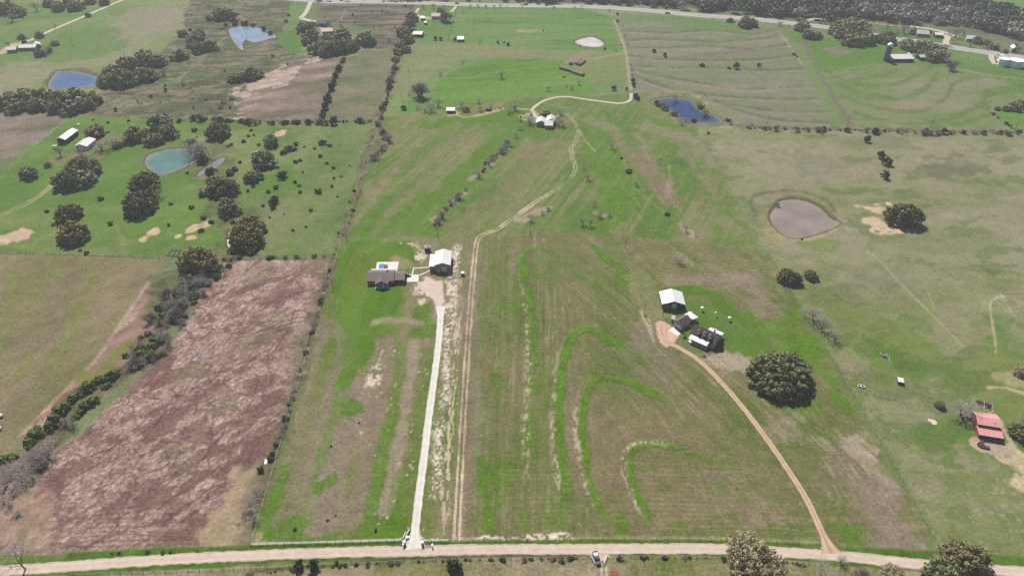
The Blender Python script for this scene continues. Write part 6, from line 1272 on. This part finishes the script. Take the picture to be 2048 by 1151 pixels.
# ---- vehicles
def car(u, v, u2, v2, label, paint, kind_='car', cat='car', group=None, zo=0.06):
    (x0,y0),(x1,y1) = P(u,v),P(u2,v2); L_ = math.hypot(x1-x0,y1-y0); rz = math.atan2(y1-y0,x1-x0); w_ = .94 if L_ > 4 else .8
    t = thing('pickup_truck' if kind_ == 'pickup' else 'parked_car', label, cat, (x0,y0,zo), rz, group)     # x forward from tail to nose
    lo_, hi = .35, .95
    if kind_ == 'pickup':
        mb = MB().hull([(0,-w_,lo_),(L_,-w_*.95,lo_),(L_,w_*.95,lo_),(0,w_,lo_)],[(0,-w_,hi),(L_,-w_*.9,hi),(L_,w_*.9,hi),(0,w_,hi)]); obj('body', mb, paint, t)
        obj('cabin', MB().hull([(L_*.40,-w_*.95,hi),(L_*.74,-w_*.95,hi),(L_*.74,w_*.95,hi),(L_*.40,w_*.95,hi)],[(L_*.42,-w_*.78,1.75),(L_*.63,-w_*.78,1.75),(L_*.63,w_*.78,1.75),(L_*.42,w_*.78,1.75)]), paint, t)
        mb = MB().box(.12,L_*.385,-w_*.84,w_*.84,hi+.004,hi+.02); obj('bed_cover', mb, M_GREYM, t)
        for s in (-1, 1): obj('bed_rail', MB().box(0,L_*.39,s*w_-.06 if s > 0 else -w_,w_ if s > 0 else -w_+.06,hi,hi+.32), paint, t)
        obj('tailgate', MB().box(0,.07,-w_*.9,w_*.9,hi,hi+.32), paint, t)
        gx0, gx1, gt0, gt1 = L_*.40, L_*.74, L_*.42, L_*.63
    else:
        mb = MB().hull([(0,-w_,lo_),(L_,-w_,lo_),(L_,w_,lo_),(0,w_,lo_)],[(.1,-w_*.95,hi),(L_-.1,-w_*.92,hi),(L_-.1,w_*.92,hi),(.1,w_*.95,hi)]); obj('body', mb, paint, t)
        gx0, gx1, gt0, gt1 = L_*.1, L_*.72, L_*.16, L_*.55
        obj('cabin', MB().hull([(gx0,-w_*.93,hi),(gx1,-w_*.93,hi),(gx1,w_*.93,hi),(gx0,w_*.93,hi)],[(gt0,-w_*.75,1.55),(gt1,-w_*.75,1.55),(gt1,w_*.75,1.55),(gt0,w_*.75,1.55)]), paint, t)
    zt = 1.75 if kind_ == 'pickup' else 1.55
    obj('windscreen', MB().hull([(gx1+.02,-w_*.82,hi+.06),(gx1+.05,-w_*.82,hi+.06),(gx1+.05,w_*.82,hi+.06),(gx1+.02,w_*.82,hi+.06)],[(gt1+.04,-w_*.68,zt-.06),(gt1+.09,-w_*.68,zt-.06),(gt1+.09,w_*.68,zt-.06),(gt1+.04,w_*.68,zt-.06)]), M_GL, t)
    for s in (-1, 1):
        for wx in (L_*.19, L_*.81): obj('wheel', MB().tube((wx,s*(w_-.14),.36),(wx,s*(w_+.04),.36),.36,.36,12), M_TYRE, t)
        obj('headlight', MB().box(L_-.02,L_+.03,s*w_*.62-.15,s*w_*.62+.15,.62,.8), M_TRIM, t)
        obj('tail_light', MB().box(-.04,.01,s*w_*.85-.09,s*w_*.85+.09,.6,.9), mat('tail_red',(.3,.02,.02),.4), t)
    return t
car(1189.5,1105,1197.5,1130,'black pickup truck turning off the gravel road through the field gate', M_BLK, 'pickup', 'truck')
car(808,551.5,822,551.5,'dark car parked on the white slab between the ranch house and walkway', M_BLK)
for (u,v,u2,v2,l) in ((910,7.6,918,7.9,'dark car on the highway nearest the top farm drive'),(1047,10,1056,10.4,'dark car on the highway above the middle pasture, left of two'),(1089,11.4,1097,11.7,'dark car on the highway above the middle pasture, right of two'),(1330,27,1341,28,'dark lorry on the highway shoulder above the contour field')):
    car(u,v,u2,v2,l,M_BLK if 'lorry' not in l else M_DW, 'car', 'car', 'vehicles on the highway', .08)
# ---- middle property house and sheds
rt, W = building('middle_house', 'white roofed farmhouse among bare trees in the middle of the property', 'house', (1090,257), (1104.5,257.5), 8.5, 3.0, 2.0, 'x', M_GW, M_WROOF, [('window','front',.1,1,1.5,1.3),('window','front',.4,1,1.5,1.3),('window','front',.75,1,1.5,1.3),('door','front',.6,0,1,2.1,M_DARK)], .6, 1.6)
obj('wing_wall', shell(7.5, 8, 3, 1.7, 'y'), M_GW, rt, (-7.2,4.5,0)); obj('wing_roof', roofs(7.5,8,3,1.7,'y',.6), M_WROOF, rt, (-7.2,4.5,0)); obj('rear_wall', shell(6.5, 9, 3, 1.8, 'y'), M_GW, rt, (1.0,8.0,0)); obj('rear_roof', roofs(6.5,9,3,1.8,'y',.5), M_WROOF, rt, (1.0,8.0,.03))
building('tractor_shed', 'small white topped shed with black open front on the property back line', 'shed', (893.5,226.5), (909,226.5), 5.0, 2.3, .5, 'shed', M_DARK, M_WROOF, [('door','front',.05,0,4,2.1,M_DARK),('door','front',.53,0,4,2.1,M_DARK)], .3)
building('ruined_shed', 'collapsed rusty shed right of the white topped shed', 'shed', (971,221), (979,222), 5, 2.0, 1.2, 'x', M_WOOD, mat('rusty_roof', alb((150,120,116)), .8, .15, 1), [('door','front',.3,0,1.5,1.7,M_DARK)], .3)
for (u,v,l) in ((1041.5,235,'yellow'),(1062,229.5,'white'),(1116,235.5,'pale')):
    x, y_ = P(u,v); t = thing('storage_tank', f'small {l} tank in the middle house yard', 'tank', (x,y_,0)); obj('shell', MB().lathe([(.9,0),(.9,1.6),(.5,2.0),(.1,2.05)],12), M_TRIM if l != 'yellow' else mat('yellow_tank',alb((220,200,110)),.6), t); obj('lid', MB().lathe([(.3,2.05),(.3,2.15)],10), M_GREYM, t)
# ---- left farm sheds
building('farm_barn', 'long white roofed barn at the left farm behind the leaning tree', 'barn', (116,287), (133.5,287.5), 16.5, 3.6, 1.6, 'y', M_DW, M_WROOF, [('door','front',.3,0,3,2.8,M_DARK),('window','right',.3,1.4,1.5,1),('window','right',.6,1.4,1.5,1)], .5, 2.0)
building('farm_house', 'white roofed farmhouse behind the twisted bare tree', 'house', (153,299), (176,299.5), 12, 3.0, 1.5, 'y', M_WW, M_GROOF, [('door','front',.4,0,1,2.1,M_DARK),('window','front',.1,1,1.4,1.3),('window','front',.7,1,1.4,1.3),('window','right',.3,1,1.4,1.3),('window','right',.7,1,1.4,1.3)], .6)
x, y_ = P(112,297); t = thing('propane_tank', 'white cylinder tank on legs below the long farm barn', 'tank', (x,y_,0), .3); obj('tank_shell', MB().tube((-1.6,0,1.9),(1.6,0,1.9),.85,.85,14), M_TANK, t)
for sx_ in (-1.2,1.2):
    for sy_ in (-.5,.5): obj('leg', MB().tube((sx_,sy_,0),(sx_,sy_*.8,1.3),.07,.07,5), M_GREYM, t)
o = obj('white_boulder', MB().lathe([(.9,0),(1.1,.5),(.6,1.0),(.05,1.1)],9), M_TRIM, None, (*P(157,250),0)); tag(o, 'white wrapped heap on the grass behind the long farm barn', 'heap')
# wooden pen by the big yellow green oak
for (u0,v0,u1,v1,l) in ((334,512,344,500,'left'),(344,500,362,500,'far'),(334,512,348,512,'near'),(362,500,354,513,'right'),(353,500,347,512,'inner')):
    (x0,y0),(x1,y1) = P(u0,v0),P(u1,v1); L_ = math.hypot(x1-x0,y1-y0); t = thing('pen_fence', f'dark wooden pen rails, {l} side, under the big yellow green oak', 'fence', (x0,y0,0), math.atan2(y1-y0,x1-x0))
    for z in (.3,.7,1.1): obj('rail', MB().box(0,L_,-.05,.05,z,z+.16), M_WOOD, t)
    for k in range(4): obj('post', MB().box(k*L_/3-.08,k*L_/3+.08,-.17,-.06,0,1.5), M_WOOD, t)
# ---- far farmhouses
building('far_farmhouse', 'white roofed far left farmhouse, middle of its row', 'house', (40,102), (72,101), 9, 3.2, 1.6, 'x', M_GW, M_WROOF, [('window','front',.1,1,2,1.4),('window','front',.4,1,2,1.4),('window','front',.7,1,2,1.4)], .6)
building('far_farmhouse', 'grey roofed far left house nearest the picture edge', 'house', (15,106), (33,105), 9, 3.0, 1.5, 'x', M_GW, M_GROOF, [('window','front',.2,1,2,1.4),('window','front',.6,1,2,1.4)], .6)
building('far_garage', 'white roofed garage at the right end of the far left farm', 'garage', (73,97), (84,95), 9, 3, 1.6, 'y', M_WW, M_WROOF, [('door','front',.3,0,3,2.4,M_DARK)], .5)
building('scrub_farmhouse', 'pink grey roofed house among the dense grove at the top left', 'house', (645,69), (665,68), 10, 3, 1.8, 'x', M_GW, mat('pink_roof', alb((220,190,184)), .7, .08, .6), [('window','front',.2,1,2,1.4),('window','front',.6,1,2,1.4)], .6)
building('scrub_shed', 'purple grey roofed shed behind the dense grove house', 'shed', (633,53), (653,53), 12, 3, 1.8, 'x', M_GW, M_DROOF, [('door','front',.4,0,3,2.4,M_DARK)], .5)
building('top_farmhouse', 'pink roofed house between trees at the top centre farm', 'house', (864,38), (880,38), 10, 3, 2, 'x', M_GW, mat('pink_roof', (.5,.4,.38), .7, .08, .6), [('window','front',.2,1,2,1.4),('window','front',.6,1,2,1.4)], .6)
building('top_shed', 'small white shed beside the top centre farm drive', 'shed', (842,41), (848.5,41), 7, 2.6, 1, 'x', M_GW, M_WROOF, [('door','front',.3,0,1.5,2,M_DARK)], .3)
building('top_hut', 'tiny white hut below the top centre farm', 'shed', (849,49.5), (853,49.5), 3, 2.4, .6, 'x', M_DW, M_WROOF, [('door','front',.3,0,1,1.8,M_DARK)], .25)
building('top_barn', 'low white ended barn on the hedge of the top pasture', 'barn', (826,74.5), (844,75), 11, 3, 1.2, 'x', M_DW, M_GROOF, [('door','front',.5,0,5,2.4,M_DARK)], .4)
building('loafing_shed', 'open front white roofed shed right of the small cedar on the top fence', 'shed', (915,84), (927,84), 7, 2.6, .9, 'shed', M_DARK, M_WROOF, [('door','front',.1,0,4,2,M_DARK)], .3)
# silo and long barn
x, y_ = P(1770.5, 121); t = thing('silo', 'dark concrete silo with a white dome at the left end of the long barn', 'silo', (x,y_,0))
obj('shell', MB().lathe([(2.7,0),(2.7,14.5)],24), M_CONCD, t, smooth=False); obj('dome', MB().lathe([(2.75,14.5),(2.6,15.4),(2.0,16.4),(1.0,17.1),(.05,17.3)],24), M_TANK, t, smooth=True)
for k in range(12): obj('hoop', MB().lathe([(2.7,.8+k*1.15),(2.76,.8+k*1.15),(2.76,.92+k*1.15),(2.7,.92+k*1.15)],24), M_GREYM, t)
obj('chute', MB().box(2.6,3.3,-.4,.4,0,14), M_CONCD, t)
rt, W = building('long_barn', 'long low barn with pale pinkish roof and rusty gable beside the silo', 'barn', (1779.5,124.5), (1825,124), 13, 3.2, 1.9, 'x', M_DW, mat('pinkish_tin', alb((252,242,240)), .5, .06, .3), [('door','front',.1,0,6,2.4,M_DARK),('door','front',.35,0,6,2.4,M_DARK),('door','front',.6,0,6,2.4,M_DARK),('door','front',.82,0,5,2.4,M_DARK),('door','left',.3,0,4,3,M_RUST)], .5, 4)
building('tin_shed', 'short white roofed tin shed right of the long barn', 'shed', (1839,121), (1852.5,120.5), 8, 3, 1.4, 'x', M_DW, M_GROOF, [('door','front',.2,0,3,2.2,M_DARK),('door','left',.3,0,2.6,2.4,M_DARK)], .4)
x, y_ = P(1816.5,110.5); t = thing('round_tank', 'small grey tank behind the long barn', 'tank', (x,y_,0)); obj('shell', MB().lathe([(1.3,0),(1.3,2.0)],14), M_GREYM, t); obj('lid', MB().lathe([(1.35,2.0),(.1,2.4)],14), M_TRIM, t)
building('grove_shed', 'white roofed shed buried among the oaks above the silo', 'shed', (1753,81), (1762,82), 9, 3, 1.6, 'y', M_DW, M_GROOF, [('door','front',.3,0,3,2.4,M_DARK)], .4)
# big white tanks
for i,(u,v,r_,h_) in enumerate(((2011.5,134,6.6,8.6),(2038.5,138,8.6,8.6))):
    x, y_ = P(u,v); y_ += r_*.9; t = thing('water_tank', ('tall narrower' if i == 0 else 'wide lower')+' white storage tank beside the highway at the far right', 'tank', (x,y_,0), 0, 'two white storage tanks')
    obj('shell', MB().lathe([(r_*.72,0),(r_*.72,h_*.72)],32), M_TANK, t); obj('roof', MB().lathe([(r_*.74,h_*.72),(r_*.4,h_*.78),(.1,h_*.8)],32), M_WPAINT, t); obj('rim', MB().lathe([(r_*.72,h_*.70),(r_*.745,h_*.70),(r_*.745,h_*.72),(r_*.72,h_*.72)],32), M_GREYM, t)
    obj('ladder', MB().box(-.3,.3,-r_*.72-.25,-r_*.72-.1,.2,h_*.75), M_GREYM, t)
building('pump_shed', 'small white roofed pump shed left of the white tanks', 'shed', (1991,126.5), (1998,127.5), 5, 2.6, .8, 'x', M_DW, M_WROOF, [('door','front',.3,0,1.5,2,M_DARK)], .3)
building('control_shed', 'white shed behind the narrower white tank', 'shed', (1999,118), (2007,118), 6, 2.8, .8, 'x', M_WW, M_WROOF, [('door','front',.3,0,1.5,2,M_DARK)], .3)
building('roadside_barn', 'white barn across the highway from the white tanks', 'barn', (2022,104), (2032,105), 10, 3.4, 1.8, 'y', M_GW, M_WROOF, [('door','front',.2,0,3,2.6,M_DARK)], .4)
building('roadside_house', 'dark fronted house with pale roof right of the loop drive grove', 'house', (1833,73), (1856,74.5), 10, 3.2, 2.2, 'x', M_GW, M_GROOF, [('window','front',.2,1,2,1.5),('window','front',.7,1,2,1.5)], .6)
building('roadside_shed', 'long white roofed shed left of the pale side drive', 'shed', (1869,75.5), (1885,76.5), 9, 3, 1.2, 'x', M_DW, M_WROOF, [('door','front',.2,0,4,2.4,M_DARK)], .4)
building('woods_house', 'pale blue roofed house half hidden in trees right of the side drive', 'house', (1932,83), (1956,85.5), 11, 3, 2, 'x', M_GW, M_GROOF, [('window','front',.2,1,2,1.5),('window','front',.7,1,2,1.5)], .6)
building('poultry_house', 'very long white strip roof building inside the woods', 'barn', (1960,57), (1990,59.5), 8, 3, 1.2, 'x', M_GW, M_WROOF, [('door','front',.4,0,4,2.4,M_DARK)], .4)
# hay rows
M_HAY = mat('weathered_hay', alb((156,132,122)), .95, .2, 2.0, rnd=0.15); M_NET = mat('grey_hay_side', alb((96,84,86)), .95, .2, 2.0)
balm = MB().tube((-.75,0,.8),(.75,0,.8),.82,.82,14).mesh('round_bale', M_HAY); cnt = 0
for (u0,v0,u1,v1,n_,l) in ((1121,138,1143,144,16,'upper end of the long bale row'),(1122,136.5,1144,142.5,16,'back of the long bale row'),(1144,145.5,1164,152,15,'lower end of the long bale row'),(1146,144,1166,150.5,15,'lower back of the long bale row'),(1152,128.5,1163,121.5,9,'left of the three short bale rows'),(1155.5,130,1166,123,9,'middle of the three short bale rows'),(1160,131,1169,124,9,'right of the three short bale rows'),(1140,129.5,1144,129,3,'three bales left of the short rows')):
    (x0,y0),(x1,y1) = P(u0,v0),P(u1,v1); rz = math.atan2(y1-y0,x1-x0)
    for k in range(n_):
        f = k/max(1,n_-1); o = link(bpy.data.objects.new('hay_bale', balm)); o.location = (x0+(x1-x0)*f, y0+(y1-y0)*f, 0); o.rotation_euler[2] = rz+R.uniform(-.06,.06); o.scale = (1.5,1.5,1.5); tag(o, f'grey brown round hay bale, {ordinal(k+1)} from the left, {l}', 'hay bale', 'round hay bales in rows')
# white bales at the far left edge
for i,(u,v) in enumerate(((4,832.5),(1,858))):
    x,y_ = P(u,v); o = link(bpy.data.objects.new('hay_bale', MB().tube((-.7,0,.75),(.7,0,.75),.78,.78,14).mesh('wrapped_bale', M_TRIM))); o.location=(x,y_,0); tag(o, ('upper' if i == 0 else 'lower')+' white wrapped bale at the left edge of the olive field', 'hay bale', 'two white wrapped bales')
# ---- fences
postm = MB().box(-.07,.07,-.07,.07,-.1,1.35).mesh('fence_post', M_WOOD)
def fence(px, label, step=5.0, pm=None, wires=(.35,.7,1.05), name='wire_fence', hw=.012, wm=None):
    pts = world(px); ox, oy = pts[0]; t = thing(name, label, 'fence', (ox,oy,0))
    seg = [math.dist(a,b_) for a,b_ in zip(pts,pts[1:])]; T = sum(seg); n_ = max(1,int(T/step))
    for i in range(n_+1):
        s = T*i/n_; k = 0
        while k < len(seg)-1 and s > seg[k]: s -= seg[k]; k += 1
        f = s/seg[k]; o = link(bpy.data.objects.new('post', pm or postm)); o.parent = t; o.location = (pts[k][0]+(pts[k+1][0]-pts[k][0])*f-ox, pts[k][1]+(pts[k+1][1]-pts[k][1])*f-oy, 0); o.rotation_euler[2] = R.uniform(0,3) if pm is None else math.atan2(pts[k+1][1]-pts[k][1],pts[k+1][0]-pts[k][0])
    for z in wires:
        mb = MB()
        for a,b_ in zip(pts,pts[1:]): mb.tube((a[0]-ox,a[1]-oy,z),(b_[0]-ox,b_[1]-oy,z),hw,hw,4)
        obj('rail' if hw > .03 else 'wire', mb, wm or M_GREYM, t)
fence([(502,1089),(560,890),(640,620),(666,535),(684,480)], 'post and wire fence between the brown rutted field and the house lot')
fence([(684,480),(735,330),(763,237)], 'post and wire fence on the left side of the middle field')
fence([(1536,505),(1640,674),(1760,878),(1868,1072)], 'long post and wire fence along the right pasture')
fence([(1390,255),(1536,505)], 'wire fence between the middle field and the right pasture')
fence([(1484,255),(1700,260),(2060,266)], 'wire fence in the long hedge above the right pasture')
fence([(0,505),(200,511),(345,517)], 'dark wire fence below the left green pasture', 4)
fence([(430,517),(664,516)], 'wire fence above the brown rutted field')
fence([(502,1089.5),(660,1085),(800,1080.5),(806,1077),(812,1064)], 'pale rail fence along the road in front of the house lot', 3.0, None, (.45,.85,1.2), 'rail_fence', .05, M_POST)
fence([(838,1066),(844,1077),(850,1081.5),(898,1081)], 'pale rail fence right of the white driveway gate', 3.0, None, (.45,.85,1.2), 'rail_fence', .05, M_POST)
fence([(946,1080),(1140,1077),(1400,1078),(1640,1087)], 'wire fence between the terraced field and the road', 4)
fence([(150,1149),(400,1140),(700,1127),(900,1119),(1176,1114)], 'wire fence below the gravel road left of the pickup', 4)
fence([(1216,1113),(1450,1114),(1640,1128)], 'wire fence below the gravel road right of the pickup', 4)
fence([(1703,779),(1780,797),(1850,811)], 'short wire fence across the pasture from the right fence corner', 3)
fence([(1810,776),(1845,789),(1878,801)], 'faint wire fence toward the blossoming tree', 3)
fence([(915,12),(896,79)], 'dark board fence right of the top centre farm', 3, None, (.5,.9,1.3), 'board_fence', .09, M_WOOD)
fence([(826,76),(870,80),(930,86),(1030,92),(1130,97)], 'wire fence below the top pasture sheds', 5)
fence([(1262,186),(1255,105),(1243,70),(1232,40)], 'wire fence along the pasture gate lane', 5)
fence([(1976,220),(2000,242),(2045,266)], 'wire fence in the diagonal hedge at the far right', 5)
fence([(0,356),(78,287),(138,237)], 'wire fence between the brown corner and the left pasture', 5)
fence([(2005,587),(2048,587)], 'dark fence stub at the pale cattle path', 3, None, (.5,1.0), 'board_fence', .06, M_WOOD)
# gates: entrance walls and the pickup gate
for (px,l) in (([(809,1087),(813,1070),(820,1058)],'left'),([(845,1088),(840,1072),(838,1058)],'right')):
    pts = world(px); t = thing('entrance_wall', f'low stone entrance wall on the {l} of the white driveway', 'wall', (*pts[0],0)); ox, oy = pts[0]
    for a,b_ in zip(pts,pts[1:]):
        n_ = 6
        for k in range(n_):
            p = (a[0]+(b_[0]-a[0])*(k+.5)/n_-ox, a[1]+(b_[1]-a[1])*(k+.5)/n_-oy); L_ = math.dist(a,b_)/n_*.47; rz = math.atan2(b_[1]-a[1],b_[0]-a[0]); c_, s_ = math.cos(rz), math.sin(rz); h_ = R.uniform(.7,.95)
            q_ = [(p[0]+c_*dx-s_*dy, p[1]+s_*dx+c_*dy) for dx,dy in ((-L_,-.25),(L_,-.25),(L_,.25),(-L_,.25))]; obj('stone', MB().hull([(*v,0) for v in q_],[(*v,h_) for v in q_]), mat('pale_stone',(.36,.32,.29),.9,.15,2), t)
    x, y_ = pts[0]; o = obj('gate_pillar', MB().box(-.4,.4,-.4,.4,0,1.7), mat('pale_stone',(.36,.32,.29)), t); obj('cap', MB().box(-.5,.5,-.5,.5,1.7,1.85), M_TRIM, o)
o = obj('white_boulder', MB().lathe([(.6,0),(.8,.4),(.5,.8),(.05,.9)],9), M_TRIM, None, (*P(815,1075),0)); tag(o, 'white boulder inside the left entrance bed', 'boulder')
for i,(u,v) in enumerate(((807,1091.5),(865,1092.5))):
    x,y_ = P(u,v); t = thing('mailbox', ('left' if i == 0 else 'right')+' white mailbox beside the white driveway mouth', 'mailbox', (x,y_,0), 0, 'two mailboxes at the driveway'); obj('post', MB().box(-.07,.07,-.07,.07,0,1.1), M_WOOD, t); obj('box', MB().box(-.25,.25,-.4,.4,1.1,1.5), M_TRIM, t)
for (u,v,u2,v2,l) in ((1181,1113,1190,1129,'left'),(1214,1111,1208,1128,'right')):
    (x0,y0),(x1,y1) = P(u,v),P(u2,v2); L_ = math.hypot(x1-x0,y1-y0); t = thing('wing_fence', f'pale rail wing fence {l} of the black pickup', 'fence', (x0,y0,0), math.atan2(y1-y0,x1-x0))
    for z in (.4,.8,1.2): obj('rail', MB().box(0,L_,-.05,.05,z,z+.1), M_POST, t)
    for k in range(4): obj('post', MB().box(k*L_/3-.07,k*L_/3+.07,-.17,-.06,0,1.4), M_POST, t)
t = thing('swing_gate', 'rusty low gate standing open right of the driveway mouth', 'gate', (*P(846,1090.5),0), 0)
for z in (.3,.6,.9,1.2): obj('bar', MB().box(0,3.4,-.03,.03,z,z+.06), M_RUST, t)
for x in (0,1.7,3.34): obj('upright', MB().box(x,x+.06,-.05,-.032,.1,1.3), M_RUST, t)
# ---- power poles
def pole(u, v, label, h=8.5, arm=True):
    x, y_ = P(u, v); t = thing('power_pole', label, 'pole', (x,y_,0), R.uniform(-.3,.3), 'wooden power poles')
    obj('shaft', MB().tube((0,0,-.2),(0,0,h),.17,.11,8), mat('pole_wood',(.12,.10,.085),.9,.1,3), t)
    if arm: obj('crossarm', MB().box(-.9,.9,-.08,.08,h-.8,h-.66), M_WOOD, t)
for u,v,l in ((1061,470,'below the pale rocks beside the two track'),(1244,476,'upper one of the two close poles above the terraced field'),(1251,495,'lower one of the two close poles above the terraced field'),(876,474,'above the tan shop'),(692,473,'at the house lot upper left corner'),(722,388,'on the middle field left fence'),(804,198,'lowest in the row beside the grey hedge'),(818,151,'middle of the row beside the grey hedge'),(830,112,'highest in the row beside the grey hedge'),(877,199,'behind the property back line trees'),
    (1534,249,'left of the three above the long right hedge'),(1694,254,'middle of the three above the long right hedge'),(1862,254,'right of the three above the long right hedge'),(1893,163,'below the purple tree of the barn grove'),(2031,257,'at the far right diagonal hedge'),(1975,220,'at the tip of the diagonal hedge'),(1229,233,'in the field left of the deep blue pond'),(665,571,'on the fence left of the ranch house'),(353,135,'at the upper left grove right side'),(252,117,'above the grove right of the blue pond'),(146,94,'on the green slope beside the far left farm'),(111,60,'on the hill lane'),(48,38,'under the far left hill oaks'),(340,197,'in the scrub land above the cross hedge'),(444,152,'beside the pale scour'),(1288,631,'left of the dormered house'),(1325,630,'at the corner of the white roofed shop'),(1935,120,'near the pump shed')):
    pole(u, v, 'wooden power pole '+l)
for (u,v,l) in ((617,690,'nearest the brown field fence, highest up'),(655,1040,'second from right near the road'),(590,1058,'at the lower left near the road fence'),(752,1060,'near the road left of the driveway mouth'),(672,1030,'above the road in the middle of the lot'),(662,892,'alone at mid height of the lot'),(718,845,'beside the bright green patch')):
    x,y_ = P(u,v); o = thing('sapling', 'dark sapling in the striped lot '+l, 'sapling', (x,y_,0), 0, 'saplings in the lower left lot')
    s = R.uniform(.5,.9); o.scale=(s,s,s); i = int(u)
    a = link(bpy.data.objects.new('stem', st)); a.parent=o; b2 = link(bpy.data.objects.new('foliage', PROTO['shrub'][i%4][1])); b2.parent=o
# ------------------------------------------------------------------ air: one closed box of thin even haze
hm = bpy.data.materials.new('haze_air'); hm.use_nodes = True; n = hm.node_tree
for k in list(n.nodes):
    if k.type != 'OUTPUT_MATERIAL': n.nodes.remove(k)
pv = n.nodes.new('ShaderNodeVolumePrincipled'); pv.inputs['Color'].default_value = (0.90, 0.94, 1.0, 1); pv.inputs['Density'].default_value = 0.00013
n.links.new(pv.outputs[0], n.nodes['Material Output'].inputs['Volume'])
hz = kind(obj('haze', MB().box(-5600,5600,-1000,5600,-4.0,H+3.0), hm), 'stuff')
